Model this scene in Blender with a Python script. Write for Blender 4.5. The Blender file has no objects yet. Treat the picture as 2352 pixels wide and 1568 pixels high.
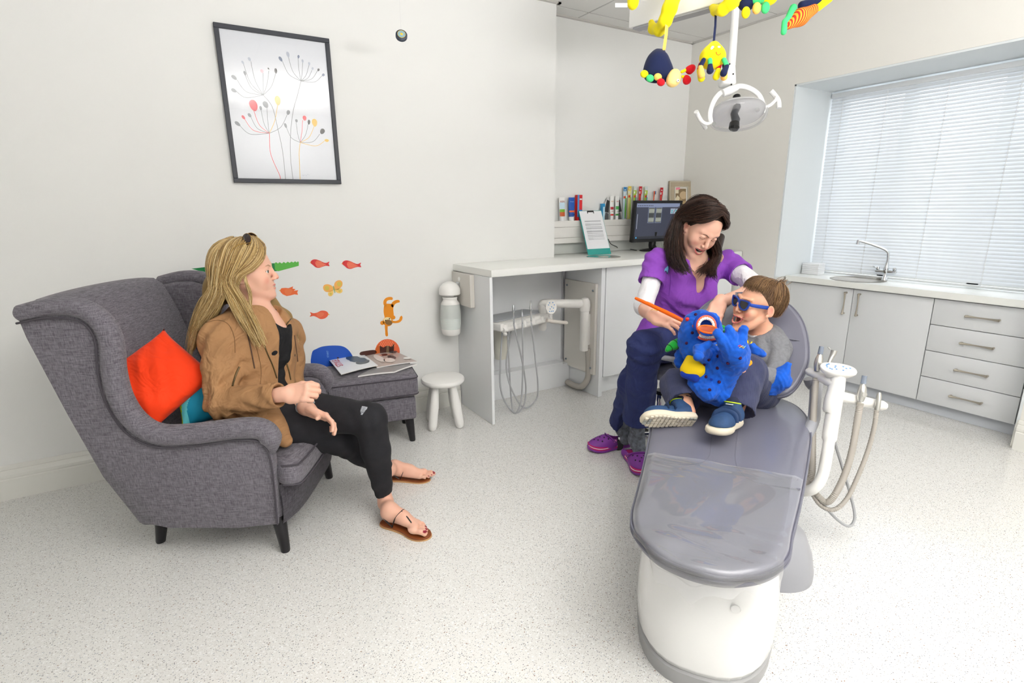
import bpy, bmesh, math, random
import numpy as np
from mathutils import Vector, Matrix
random.seed(7); RNG = np.random.RandomState(7)
SC = bpy.context.scene; COL = SC.collection
pi = math.pi
# ------------------------------------------------------------ camera, sky, lights, exposure
CAM_H = 1.27; FPX = 1219.235
def _rot(a, b, c):
    return (Matrix.Rotation(a, 3, 'Z') @ Matrix.Rotation(b, 3, 'X') @ Matrix.Rotation(c, 3, 'Z'))
CR = _rot(-0.537652, 1.324403, -0.010279)
CC = Vector((0, 0, CAM_H))
cd = bpy.data.cameras.new('camera'); cam = bpy.data.objects.new('camera', cd); COL.objects.link(cam)
cam.matrix_world = Matrix.Translation(CC) @ CR.to_4x4()
cd.sensor_width = 36.0; cd.lens = FPX / 2352 * 36.0; cd.clip_start = 0.02
SC.camera = cam
SC.view_settings.view_transform = 'Standard'; SC.view_settings.look = 'None'
SC.view_settings.gamma = 1; SC.view_settings.use_curve_mapping = False
SC.view_settings.exposure = 0.14
world = bpy.data.worlds.new('sky'); SC.world = world; world.use_nodes = True
bg = world.node_tree.nodes['Background']; bg.inputs[0].default_value = (0.90, 0.95, 1.0, 1); bg.inputs[1].default_value = 3.2
def area(name, loc, rot, sx, sy, power, col=(1, 1, 1)):
    l = bpy.data.lights.new(name, 'AREA'); l.shape = 'RECTANGLE'; l.size = sx; l.size_y = sy; l.energy = power; l.color = col
    o = bpy.data.objects.new(name, l); COL.objects.link(o); o.location = loc; o.rotation_euler = rot; return o
# daylight from the window the room has, flash bounced off the ceiling behind the photographer, second upward fill light added to brighten the room
area('flash_bounce_light', (1.15, -0.9, 1.55), (math.pi - 0.15, 0, -0.5), 0.9, 0.9, 92, (1, 0.99, 0.98))
area('added_fill_light', (1.0, -0.2, 1.6), (math.pi, 0, 0), 0.5, 0.5, 60, (1, 0.99, 0.98))
def W(px, py, D):          # a photo pixel at axial depth D metres -> point in the room
    return CC + CR @ Vector(((px - 1176) / FPX * D, -(py - 784) / FPX * D, -D))
CAMR = CR @ Vector((1, 0, 0)); CAMU = CR @ Vector((0, 1, 0)); CAMF = CR @ Vector((0, 0, -1))
def WX(px, py, X):
    d = CR @ Vector(((px - 1176), -(py - 784), -FPX)); return CC + d * ((X - CC.x) / d.x)
def WY(px, py, Y):
    d = CR @ Vector(((px - 1176), -(py - 784), -FPX)); return CC + d * ((Y - CC.y) / d.y)
def WZ(px, py, Z):
    d = CR @ Vector(((px - 1176), -(py - 784), -FPX)); return CC + d * ((Z - CC.z) / d.z)
# ------------------------------------------------------------ materials
def srgb(c):
    if isinstance(c, str):
        c = [int(c[i:i + 2], 16) / 255 for i in (0, 2, 4)]
    return tuple(((v / 12.92) if v <= 0.04045 else ((v + 0.055) / 1.055) ** 2.4) for v in c)
MC = {}
def mat(name, col='ffffff', rough=0.5, metal=0.0, bump=0.0, bscale=200, var=0.0, vscale=8, spec=0.5, coat=0.0, trans=0.0, alpha=1.0,
        sheen=0.0, emit=0.0, ior=1.45, vcol=False, weave=0, sss=0.0, fold=0.0, fscale=16):
    if name in MC: return MC[name]
    m = bpy.data.materials.new(name); m.use_nodes = True; nt = m.node_tree; N = nt.nodes; L = nt.links
    b = N['Principled BSDF']; c = srgb(col)
    b.inputs['Base Color'].default_value = (*c, 1); b.inputs['Roughness'].default_value = rough; b.inputs['Metallic'].default_value = metal
    b.inputs['Specular IOR Level'].default_value = spec; b.inputs['Coat Weight'].default_value = coat; b.inputs['IOR'].default_value = ior
    b.inputs['Transmission Weight'].default_value = trans; b.inputs['Alpha'].default_value = alpha; b.inputs['Sheen Weight'].default_value = sheen
    if sss: b.inputs['Subsurface Weight'].default_value = sss; b.inputs['Subsurface Radius'].default_value = (0.012, 0.005, 0.003); b.inputs['Subsurface Scale'].default_value = 0.5
    if emit: b.inputs['Emission Color'].default_value = (*c, 1); b.inputs['Emission Strength'].default_value = emit
    tc = N.new('ShaderNodeTexCoord'); src = None
    if vcol:
        a = N.new('ShaderNodeVertexColor'); a.layer_name = 'Col'; src = a.outputs['Color']; L.new(src, b.inputs['Base Color'])
    if var:
        n = N.new('ShaderNodeTexNoise'); n.inputs['Scale'].default_value = vscale; n.inputs['Detail'].default_value = 6
        L.new(tc.outputs['Object'], n.inputs['Vector'])
        mr = N.new('ShaderNodeMapRange'); mr.inputs['From Min'].default_value = 0.3; mr.inputs['From Max'].default_value = 0.7
        mr.inputs['To Min'].default_value = 1 - var; mr.inputs['To Max'].default_value = 1 + var; L.new(n.outputs['Fac'], mr.inputs['Value'])
        mx = N.new('ShaderNodeVectorMath'); mx.operation = 'SCALE'
        if src: L.new(src, mx.inputs[0])
        else: mx.inputs[0].default_value = c
        L.new(mr.outputs[0], mx.inputs['Scale']); L.new(mx.outputs[0], b.inputs['Base Color'])
    if bump or weave:
        bp = N.new('ShaderNodeBump'); bp.inputs['Distance'].default_value = 0.002; bp.inputs['Strength'].default_value = min(1, bump or weave)
        if weave:
            w = [N.new('ShaderNodeTexWave') for _ in (0, 1)]
            for i, x in enumerate(w):
                x.inputs['Scale'].default_value = bscale; x.inputs['Distortion'].default_value = 2.0; x.inputs['Detail'].default_value = 2; x.bands_direction = 'XZ'[i]
                L.new(tc.outputs['Object'], x.inputs['Vector'])
            ad = N.new('ShaderNodeMath'); ad.operation = 'ADD'; L.new(w[0].outputs['Fac'], ad.inputs[0]); L.new(w[1].outputs['Fac'], ad.inputs[1])
            L.new(ad.outputs[0], bp.inputs['Height'])
        else:
            n2 = N.new('ShaderNodeTexNoise'); n2.inputs['Scale'].default_value = bscale; n2.inputs['Detail'].default_value = 4
            L.new(tc.outputs['Object'], n2.inputs['Vector']); L.new(n2.outputs['Fac'], bp.inputs['Height'])
        L.new(bp.outputs[0], b.inputs['Normal'])
        if fold:   # soft cloth creases
            n3 = N.new('ShaderNodeTexNoise'); n3.inputs['Scale'].default_value = fscale; n3.inputs['Detail'].default_value = 2.5; n3.inputs['Distortion'].default_value = 1.6; L.new(tc.outputs['Object'], n3.inputs['Vector'])
            b3 = N.new('ShaderNodeBump'); b3.inputs['Distance'].default_value = fold; b3.inputs['Strength'].default_value = 1.0; L.new(n3.outputs['Fac'], b3.inputs['Height']); L.new(b3.outputs[0], bp.inputs['Normal'])
    MC[name] = m; return m
# ------------------------------------------------------------ mesh building
class MB:
    def __init__(s): s.bm = bmesh.new()
    def _xf(s, vs, M):
        if M is not None: bmesh.ops.transform(s.bm, matrix=M, verts=vs)
        return vs
    def box(s, a, b, bev=0.0, M=None, seg=2):
        a = Vector(a); b = Vector(b); r = bmesh.ops.create_cube(s.bm, size=1)['verts']
        for v in r:
            v.co = Vector(((a.x + b.x) / 2 + v.co.x * (b.x - a.x), (a.y + b.y) / 2 + v.co.y * (b.y - a.y), (a.z + b.z) / 2 + v.co.z * (b.z - a.z)))
        if bev:
            es = list({e for v in r for e in v.link_edges})
            rr = bmesh.ops.bevel(s.bm, geom=es, offset=bev, segments=seg, affect='EDGES', profile=0.5)
            r = list({v for f in rr['faces'] for v in f.verts} | {v for v in r if v.is_valid})
            # include all verts of the island
            st = list(r); seen = set(r)
            while st:
                v = st.pop()
                for e in v.link_edges:
                    o = e.other_vert(v)
                    if o not in seen: seen.add(o); st.append(o)
            r = list(seen)
        s._xf(r, M); return s
    def tube(s, pts, rad, seg=12, cap=True, flat=None, M=None):
        pts = [Vector(p) for p in pts]; n = len(pts)
        if not hasattr(rad, '__len__'): rad = [rad] * n
        rings = []; up = None; vs = []
        for i, p in enumerate(pts):
            t = (pts[min(i + 1, n - 1)] - pts[max(i - 1, 0)])
            if t.length < 1e-9: t = Vector((0, 0, 1))
            t.normalize()
            if up is None:
                up = Vector((0, 0, 1)) if abs(t.z) < 0.9 else Vector((1, 0, 0))
                if flat is not None: up = Vector(flat[1])
            x = up.cross(t)
            if x.length < 1e-6: x = Vector((1, 0, 0)).cross(t)
            x.normalize(); y = t.cross(x); up = y
            fx = 1.0 if flat is None else flat[0]
            ring = [s.bm.verts.new(p + (x * math.cos(a) + y * (math.sin(a) * fx)) * rad[i]) for a in [2 * pi * k / seg for k in range(seg)]]
            rings.append(ring); vs += ring
        for i in range(n - 1):
            for k in range(seg):
                s.bm.faces.new((rings[i][k], rings[i][(k + 1) % seg], rings[i + 1][(k + 1) % seg], rings[i + 1][k]))
        if cap:
            s.bm.faces.new(rings[0][::-1]); s.bm.faces.new(rings[-1])
        s._xf(vs, M); return s
    def cyl(s, a, b, r0, r1=None, seg=24, M=None): return s.tube([a, b], [r0, r0 if r1 is None else r1], seg, M=M)
    def lathe(s, prof, seg=32, M=None, sx=1, sy=1):
        rings = []; vs = []
        for r, z in prof:
            if r < 1e-5: v = s.bm.verts.new((0, 0, z)); rings.append([v]); vs.append(v)
            else:
                ring = [s.bm.verts.new((r * sx * math.cos(2 * pi * k / seg), r * sy * math.sin(2 * pi * k / seg), z)) for k in range(seg)]
                rings.append(ring); vs += ring
        for A, B in zip(rings, rings[1:]):
            for k in range(seg):
                k2 = (k + 1) % seg
                if len(A) == 1 and len(B) == 1: continue
                if len(A) == 1: s.bm.faces.new((A[0], B[k2], B[k]))
                elif len(B) == 1: s.bm.faces.new((A[k], A[k2], B[0]))
                else: s.bm.faces.new((A[k], A[k2], B[k2], B[k]))
        for R, fl in ((rings[0], True), (rings[-1], False)):
            if len(R) > 1: s.bm.faces.new(R[::-1] if fl else R)
        s._xf(vs, M); return s
    def prism(s, poly, h, M=None, bev=0.0, seg=2):   # polygon in XY extruded by h along Z
        vb = [s.bm.verts.new((x, y, 0)) for x, y in poly]; vt = [s.bm.verts.new((x, y, h)) for x, y in poly]
        n = len(poly); fs = [s.bm.faces.new(vb[::-1]), s.bm.faces.new(vt)]
        for i in range(n): fs.append(s.bm.faces.new((vb[i], vb[(i + 1) % n], vt[(i + 1) % n], vt[i])))
        vs = vb + vt
        if bev:
            es = [e for e in fs[1].edges] + [e for e in fs[0].edges]
            rr = bmesh.ops.bevel(s.bm, geom=es, offset=bev, segments=seg, affect='EDGES', profile=0.5)
            seen = set(v for v in vs if v.is_valid) | {v for f in rr['faces'] for v in f.verts}
            vs = list(seen)
        s._xf(vs, M); return s
    def ball(s, c, r, seg=20, M=None):
        if not hasattr(r, '__len__'): r = (r, r, r)
        vs = bmesh.ops.create_uvsphere(s.bm, u_segments=seg, v_segments=max(6, seg // 2), radius=1)['verts']
        for v in vs: v.co = Vector((v.co.x * r[0], v.co.y * r[1], v.co.z * r[2]))
        if M is not None: bmesh.ops.transform(s.bm, matrix=M, verts=vs)
        for v in vs: v.co += Vector(c)
        return s
    def grid(s, fn, nu, nv, thick=0.0, closeu=False):   # fn(u,v)->point
        g = [[s.bm.verts.new(fn(i / nu, j / nv)) for j in range(nv + 1)] for i in range(nu + (0 if closeu else 1))]
        n = len(g); fs = []
        for i in range(nu):
            for j in range(nv):
                fs.append(s.bm.faces.new((g[i][j], g[(i + 1) % n][j], g[(i + 1) % n][j + 1], g[i][j + 1])))
        if thick:
            r = bmesh.ops.solidify(s.bm, geom=fs, thickness=thick)
        return s
def wmat(o):
    m = o.matrix_basis.copy()
    while o.parent: o = o.parent; m = o.matrix_basis @ m
    return m
def obj(name, b, m, parent=None, world=False, smooth=True, angle=40, mods=None):
    me = bpy.data.meshes.new(name)
    if isinstance(b, MB):
        bmesh.ops.recalc_face_normals(b.bm, faces=b.bm.faces[:]); b.bm.to_mesh(me); b.bm.free()
    else: me = b; me.name = name
    if m is not None:
        for mm in (m if isinstance(m, (list, tuple)) else [m]): me.materials.append(mm)
    o = bpy.data.objects.new(name, me); COL.objects.link(o)
    if parent is not None:
        if world: me.transform(wmat(parent).inverted())
        o.parent = parent
    if smooth:
        me.polygons.foreach_set('use_smooth', [True] * len(me.polygons))
        if angle < 180 and len(me.polygons) < 60000:
            try: me.set_sharp_from_angle(angle=math.radians(angle))
            except Exception: pass
    return o
def thing(name, label, cat, loc=(0, 0, 0), rz=0, group=None):
    o = bpy.data.objects.new(name, None); COL.objects.link(o); o.empty_display_size = 0.05
    o.location = loc; o.rotation_euler = (0, 0, rz); o['label'] = label; o['category'] = cat
    if group: o['group'] = group
    return o
def tag(o, label, cat, group=None):
    o['label'] = label; o['category'] = cat
    if group: o['group'] = group
    return o
def struct(name, b, m, **k):
    o = obj(name, b, m, **k); o['kind'] = 'structure'; return o
def lerp(a, b, t): return a + (b - a) * t
def catmull(P, n=8, closed=False):
    P = [Vector(p) for p in P]; out = []; N = len(P)
    rng = range(N if closed else N - 1)
    for i in rng:
        g = (lambda k: P[k % N]) if closed else (lambda k: P[max(0, min(N - 1, k))])
        p0, p1, p2, p3 = g(i - 1), g(i), g(i + 1), g(i + 2)
        for k in range(n):
            t = k / n
            out.append(0.5 * ((2 * p1) + (p2 - p0) * t + (2 * p0 - 5 * p1 + 4 * p2 - p3) * t * t + (3 * p1 - p0 - 3 * p2 + p3) * t ** 3))
    if not closed: out.append(P[-1].copy())
    return out
def frame(o, xa=None, za=None, ya=None):    # matrix from origin and two axes
    if za is not None and xa is not None:
        z = Vector(za).normalized(); x = Vector(xa); x = (x - z * x.dot(z)).normalized(); y = z.cross(x)
    elif ya is not None and za is not None:
        y = Vector(ya).normalized(); z = Vector(za); z = (z - y * z.dot(y)).normalized(); x = y.cross(z)
    M = Matrix((x, y, z)).transposed().to_4x4(); M.translation = Vector(o); return M
def text(body, size, ext=0.0003, M=None, m=None, name='lettering', parent=None, align='CENTER', bold=0.0):
    cu = bpy.data.curves.new('t', 'FONT'); cu.body = body; cu.size = size; cu.extrude = ext; cu.align_x = align; cu.align_y = 'CENTER'; cu.offset = bold; cu.resolution_u = 2
    t = bpy.data.objects.new('t', cu); COL.objects.link(t)
    bpy.context.view_layer.update()
    me = bpy.data.meshes.new_from_object(t.evaluated_get(bpy.context.evaluated_depsgraph_get()))
    bpy.data.objects.remove(t); bpy.data.curves.remove(cu)
    if M is not None: me.transform(M)
    return obj(name, me, m, parent, world=True, smooth=False)
# ------------------------------------------------------------ smooth implicit modelling (numpy), meshed with surface nets
class SDF:
    """blend of tapered capsules, ellipsoids and boxes"""
    def __init__(s): s.P = []; s.paint = []; s.warp = None; s.M = Matrix.Identity(4); s.sc = 1.0
    def _p(s, p): return np.array(s.M @ Vector(p), dtype=np.float32)
    def cap(s, a, b, ra, rb=None, k=0.02, op=1):
        a = s._p(a); b = s._p(b); ra *= s.sc; rb = ra if rb is None else rb * s.sc; k *= s.sc; m = max(ra, rb)
        s.P.append(('c', np.minimum(a, b) - m, np.maximum(a, b) + m, (a, b, ra, rb), k, op)); return s
    def chain(s, pts, rs, k=0.02, op=1):
        for i in range(len(pts) - 1): s.cap(pts[i], pts[i + 1], rs[i], rs[i + 1], k, op)
        return s
    def ell(s, c, r, k=0.02, op=1, R=None):
        if not hasattr(r, '__len__'): r = (r, r, r)
        Rm = s.M.to_3x3().normalized()
        if R is not None: Rm = Rm @ R
        Rm = np.array(Rm, dtype=np.float32); c = s._p(c); r = np.array(r, dtype=np.float32) * s.sc; m = float(r.max())
        s.P.append(('e', c - m, c + m, (c, r, Rm), k * s.sc, op)); return s
    def box(s, c, h, rad=0.01, k=0.02, op=1, R=None):
        Rm = s.M.to_3x3().normalized()
        if R is not None: Rm = Rm @ R
        Rm = np.array(Rm, dtype=np.float32); c = s._p(c); h = np.array(h, dtype=np.float32) * s.sc; m = float(np.linalg.norm(h))
        s.P.append(('b', c - m, c + m, (c, h, Rm, rad * s.sc), k * s.sc, op)); return s
    def col(s, c, r, color, soft=0.3):    # albedo blob
        Rm = s.M.to_3x3().normalized()
        if not hasattr(r, '__len__'): r = (r, r, r)
        s.paint.append((s._p(c), np.array(r, dtype=np.float32) * s.sc, np.array(Rm, dtype=np.float32), np.array(srgb(color), dtype=np.float32), soft)); return s
    def _d(s, pr, X):
        t, q = pr[0], pr[3]
        if t == 'c':
            a, b, ra, rb = q; ab = b - a; L = float(ab @ ab) + 1e-12; pa = X - a
            h = np.clip((pa @ ab) / L, 0, 1); v = pa - h[:, None] * ab
            return np.sqrt((v * v).sum(1)) - (ra + (rb - ra) * h)
        if t == 'e':
            c, r, Rm = q; v = (X - c) @ Rm; k1 = v / r; k0 = np.sqrt((k1 * k1).sum(1)); k1 = k1 / r; k2 = np.sqrt((k1 * k1).sum(1)) + 1e-9
            return k0 * (k0 - 1) / k2
        c, h, Rm, rad = q; v = np.abs((X - c) @ Rm) - (h - rad)
        return np.sqrt((np.maximum(v, 0) ** 2).sum(1)) + np.minimum(v.max(1), 0) - rad
    def eval(s, X, prims):
        d = np.full(len(X), 1.0, dtype=np.float32)
        for pr in prims:
            k, op = pr[4], pr[5]; e = s._d(pr, X)
            if op == 1:
                h = np.maximum(k - np.abs(d - e), 0) / k; d = np.minimum(d, e) - h * h * k * 0.25
            elif op == -1:
                h = np.maximum(k - np.abs(d + e), 0) / k; d = np.maximum(d, -e) + h * h * k * 0.25
            else:
                h = np.maximum(k - np.abs(d - e), 0) / k; d = np.maximum(d, e) + h * h * k * 0.25
        if s.warp is not None: d = d + s.warp(X).astype(np.float32)
        return d
    def grid(s, res, B=16, sph=None, excl=()):
        adds = [p for p in s.P if p[5] == 1]
        lo = np.min([p[1] for p in adds], 0) - 4 * res; hi = np.max([p[2] for p in adds], 0) + 4 * res
        nb = np.ceil((hi - lo) / (res * B)).astype(int); half = res * B / 2
        ii = np.stack(np.meshgrid(*[np.arange(n) for n in nb], indexing='ij'), -1).reshape(-1, 3)
        cen = (lo + (ii + 0.5) * res * B).astype(np.float32); dc = np.abs(s.eval(cen, s.P)); act = ii[dc < half * 1.7320508 * 1.35 + 0.006]
        if sph is not None: cc_ = cen[dc < half * 1.7320508 * 1.35 + 0.006]; act = act[((cc_ - sph[0]) ** 2).sum(1) < (sph[1] + half * 1.74) ** 2]
        elif excl:
            cc_ = cen[dc < half * 1.7320508 * 1.35 + 0.006]; kk = np.ones(len(act), bool)
            for c, r in excl: kk &= ((cc_ - c) ** 2).sum(1) > max(0, r - half * 1.74 - res) ** 2
            act = act[kk]
        g = np.stack(np.meshgrid(*[np.arange(B + 1)] * 3, indexing='ij'), -1).reshape(-1, 3)
        NX, NY, NZ = (nb * B + 2).tolist(); allid = []; allv = []; allq = []
        for bi in act:
            o = bi * B; wlo = lo + o * res; whi = wlo + B * res
            pr = [p for p in s.P if np.all(p[1] - p[4] - 0.012 < whi) and np.all(p[2] + p[4] + 0.012 > wlo)]
            if not any(p[5] == 1 for p in pr): continue
            X = (wlo + g * res).astype(np.float32); d = s.eval(X, pr).reshape(B + 1, B + 1, B + 1); ins = d < 0
            if ins.all() or not ins.any(): continue
            acc = np.zeros((B, B, B, 3), dtype=np.float32); cnt = np.zeros((B, B, B), dtype=np.float32)
            for ax in range(3):
                sl0 = [slice(None)] * 3; sl1 = [slice(None)] * 3; sl0[ax] = slice(0, B); sl1[ax] = slice(1, B + 1)
                d0 = d[tuple(sl0)]; d1 = d[tuple(sl1)]; cr = (d0 < 0) != (d1 < 0); t = np.where(cr, d0 / np.where(cr, d0 - d1, 1), 0)
                o1, o2 = [a for a in range(3) if a != ax]
                for e1 in (0, 1):
                    for e2 in (0, 1):
                        sl = [slice(None)] * 3; sl[ax] = slice(0, B); sl[o1] = slice(e1, e1 + B); sl[o2] = slice(e2, e2 + B)
                        c = cr[tuple(sl)]; tt = t[tuple(sl)]; cnt += c
                        acc[..., ax] += np.where(c, tt, 0); acc[..., o1] += c * e1; acc[..., o2] += c * e2
                # quads on edges whose low corner is in this block
                ci = np.argwhere(cr); ci = ci[(ci[:, o1] < B) & (ci[:, o2] < B)]
                if len(ci):
                    gi = ci + o; a1 = np.zeros(3, int); a1[o1] = 1; a2 = np.zeros(3, int); a2[o2] = 1
                    cells = [gi, gi - a1, gi - a1 - a2, gi - a2]
                    ok = np.all(cells[2] >= 0, axis=1)
                    ids = np.stack([(c[:, 0] * NY + c[:, 1]) * NZ + c[:, 2] for c in cells], 1)
                    fl = ins[tuple(sl0)][tuple(ci.T)]
                    if ax == 1: fl = ~fl
                    ids = np.where(fl[:, None], ids, ids[:, ::-1]); allq.append(ids[ok])
            m = cnt > 0; cc = np.argwhere(m); v = acc[m] / cnt[m][:, None] + cc
            allv.append(wlo + v * res); gc = cc + o; allid.append((gc[:, 0] * NY + gc[:, 1]) * NZ + gc[:, 2])
        ids = np.concatenate(allid); V = np.concatenate(allv); Q = np.concatenate(allq)
        od = np.argsort(ids); sid = ids[od]; pos = np.clip(np.searchsorted(sid, Q), 0, len(sid) - 1); ok = (sid[pos] == Q).all(1)
        F = od[pos[ok]].astype(np.int64); cen = V[F].mean(1); k = np.ones(len(F), bool)
        if sph is not None: k &= ((cen - sph[0]) ** 2).sum(1) < sph[1] ** 2
        for c, r in excl: k &= ((cen - c) ** 2).sum(1) > (r - (0 if sph is not None else .6 * res)) ** 2
        F = F[k]; u, inv = np.unique(F, return_inverse=True); return V[u], inv.reshape(-1, 4)
    def mesh(s, res=0.004, name='m', base=None, fine=()):
        """fine: (centre, radius, resolution) balls meshed more finely (face, hands, feet)"""
        fine = [(np.array(tuple(c), dtype=np.float32), r, q) for c, r, q in fine]; Vs = []; Fs = []; n = 0
        for i in range(len(fine) + 1):
            ex = [(c, r) for c, r, q in fine[:i]]
            v, f = s.grid(fine[i][2], sph=fine[i][:2], excl=ex) if i < len(fine) else s.grid(res, excl=ex)
            Vs.append(v); Fs.append(f + n); n += len(v)
        V = np.concatenate(Vs); F = np.concatenate(Fs).astype(np.int32); me = bpy.data.meshes.new(name)
        me.vertices.add(len(V)); me.vertices.foreach_set('co', V.astype(np.float32).ravel())
        me.loops.add(F.size); me.loops.foreach_set('vertex_index', F.ravel())
        me.polygons.add(len(F)); me.polygons.foreach_set('loop_start', np.arange(0, F.size, 4, dtype=np.int32)); me.polygons.foreach_set('loop_total', np.full(len(F), 4, dtype=np.int32))
        me.update(calc_edges=True)
        if base is not None:
            C = np.ones((len(V), 4), dtype=np.float32); C[:, :3] = srgb(base); VV = V.astype(np.float32)
            for c, r, Rm, color, soft in s.paint:
                m = np.where((np.abs(VV - c) < r.max()).all(1))[0]
                if not len(m): continue
                q = np.sqrt(((((VV[m] - c) @ Rm) / r) ** 2).sum(1)); w = np.clip((1 - q) / max(soft, 1e-3), 0, 1)[:, None]; w = w * w * (3 - 2 * w)
                C[m, :3] = C[m, :3] * (1 - w) + color * w
            a = me.color_attributes.new('Col', 'FLOAT_COLOR', 'POINT'); a.data.foreach_set('color', C.ravel())
        return me
def strands(b, guides, n, seg=12, r0=0.0016, jit=0.012, sides=3, clump=0.5, wave=0.004, taper=0.35, short=.72):
    """hair strands: each follows a random blend of two neighbouring guide polylines; returns per-vertex shade"""
    G = [np.array([tuple(p) for p in catmull(g, 6)]) for g in guides]
    def samp(g, t):
        x = t * (len(g) - 1); i = min(int(x), len(g) - 2); return g[i] * (1 - (x - i)) + g[i + 1] * (x - i)
    shades = []
    for _ in range(n):
        q = RNG.rand() * (len(G) - 1); i = int(q); f = q - i; off = RNG.randn(3) * jit; ph = RNG.rand() * 6.28; L = short + (1 - short) * RNG.rand(); pts = []; sh = RNG.rand()
        wv = RNG.randn(3) * wave
        for k in range(seg + 1):
            t = k / seg * L; p = samp(G[i], t) * (1 - f) + samp(G[i + 1], t) * f
            pts.append(p + off * (0.35 + 0.9 * t - clump * t * t) + wv * math.sin(t * 9 + ph) * t)
        rr = [r0 * (1 - (1 - taper) * (k / seg) ** 2) for k in range(seg + 1)]
        nv = len(b.bm.verts); b.tube(pts, rr, sides, cap=False); shades += [sh] * (sides * (seg + 1))
    return shades
def shade_attr(o, shades, cols):
    me = o.data; C = np.ones((len(me.vertices), 4), dtype=np.float32); cs = np.array([srgb(c) for c in cols]); s = np.array(shades) * (len(cols) - 1)
    i = np.clip(s.astype(int), 0, len(cols) - 2); f = (s - i)[:, None]; C[:len(s), :3] = cs[i] * (1 - f) + cs[i + 1] * f
    a = me.color_attributes.new('Col', 'FLOAT_COLOR', 'POINT'); a.data.foreach_set('color', C.ravel())
# ------------------------------------------------------------ the room
X0, X1, Y0, Y1, YR, XS, ZC = -2.4, 3.63, -1.9, 3.075, 3.25, 2.185, 2.52
WALL = mat('wall_paint', 'eeeeec', 0.75, bump=0.08, bscale=350)
WALLW = mat('window_wall_paint', 'ebe9e3', 0.75, bump=0.08, bscale=350)
TRIM = mat('gloss_white_trim', 'e9e8e2', 0.35)
LAM = mat('white_laminate', 'eef0f2', 0.22)
LAM2 = mat('grey_white_door_laminate', 'dfe1e3', 0.3)
WTOP = mat('white_worktop', 'f1f2ee', 0.3)
CHROME = mat('chrome', 'd8dadc', 0.12, 1.0)
STEEL = mat('brushed_steel', 'b9b2a6', 0.32, 1.0)
def floor_mat():
    m = bpy.data.materials.new('flecked_vinyl'); m.use_nodes = True; N = m.node_tree.nodes; L = m.node_tree.links; b = N['Principled BSDF']
    b.inputs['Roughness'].default_value = 0.15; b.inputs['Specular IOR Level'].default_value = 0.55
    tc = N.new('ShaderNodeTexCoord'); cur = None
    col = N.new('ShaderNodeRGB'); col.outputs[0].default_value = (*srgb('e4e3e0'), 1); cur = col.outputs[0]
    for sc, thr, prob, c, ofs in ((150, 0.30, 0.16, '8a8a8e', 0), (210, 0.32, 0.22, 'a09c98', 3.1), (170, 0.30, 0.13, '9aa2ae', 7.7), (110, 0.24, 0.07, '957b6b', 5.3), (300, 0.36, 0.40, 'cbc8c4', 9.1), (110, 0.36, 0.3, 'efefee', 1.7)):
        mp = N.new('ShaderNodeMapping'); mp.inputs['Location'].default_value = (ofs, ofs * 0.7, 0); mp.inputs['Scale'].default_value = (1, 1.35, 1); mp.inputs['Rotation'].default_value = (0, 0, ofs)
        L.new(tc.outputs['Object'], mp.inputs[0])
        v = N.new('ShaderNodeTexVoronoi'); v.inputs['Scale'].default_value = sc; L.new(mp.outputs[0], v.inputs['Vector'])
        lt = N.new('ShaderNodeMath'); lt.operation = 'LESS_THAN'; lt.inputs[1].default_value = thr; L.new(v.outputs['Distance'], lt.inputs[0])
        sp = N.new('ShaderNodeSeparateColor'); L.new(v.outputs['Color'], sp.inputs[0])
        pr = N.new('ShaderNodeMath'); pr.operation = 'LESS_THAN'; pr.inputs[1].default_value = prob; L.new(sp.outputs[0], pr.inputs[0])
        mu = N.new('ShaderNodeMath'); mu.operation = 'MULTIPLY'; L.new(lt.outputs[0], mu.inputs[0]); L.new(pr.outputs[0], mu.inputs[1])
        mx = N.new('ShaderNodeMix'); mx.data_type = 'RGBA'; L.new(mu.outputs[0], mx.inputs[0]); L.new(cur, mx.inputs[6]); mx.inputs[7].default_value = (*srgb(c), 1); cur = mx.outputs[2]
    L.new(cur, b.inputs['Base Color']); return m
struct('floor', MB().box((X0 - .2, Y0 - .2, -0.1), (X1 + 1.2, YR + .2, 0)), floor_mat(), smooth=False)
struct('wall_back', MB().box((X0 - .1, Y1, 0), (XS, YR + .1, ZC + .1)), WALL, smooth=False)
struct('wall_recess', MB().box((XS, YR, 0), (X1 + .1, YR + .1, ZC + .1)), WALL, smooth=False)
struct('wall_left', MB().box((X0 - .1, Y0, 0), (X0, Y1, ZC + .1)), WALL, smooth=False)
struct('wall_front', MB().box((X0 - .1, Y0 - .1, 0), (X1 + .1, Y0, ZC + .1)), WALL, smooth=False)
WY0, WY1, WZ1 = 0.87, 2.345, 2.055
b = MB()
b.box((X1, WY1, 0), (X1 + .62, YR + .1, ZC + .1)).box((X1, Y0 - .1, 0), (X1 + .62, WY0, ZC + .1)).box((X1, WY0, WZ1), (X1 + .62, WY1, ZC + .1))
struct('wall_right', b, WALLW, smooth=False)
REV = mat('reveal_paint', 'e3e8ea', 0.6)
b = MB()   # reveal linings around the window recess
b.box((X1 + .002, WY1 - .012, 0.76), (4.3, WY1 - .0005, WZ1)).box((X1 + .002, WY0 - .02, WZ1 - .012), (4.3, WY1 + .02, WZ1 - .0005)).box((X1 + .002, WY0 + .0005, 0.0), (4.3, WY0 + .012, WZ1))
struct('trim_1', b, REV, smooth=False)
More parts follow.
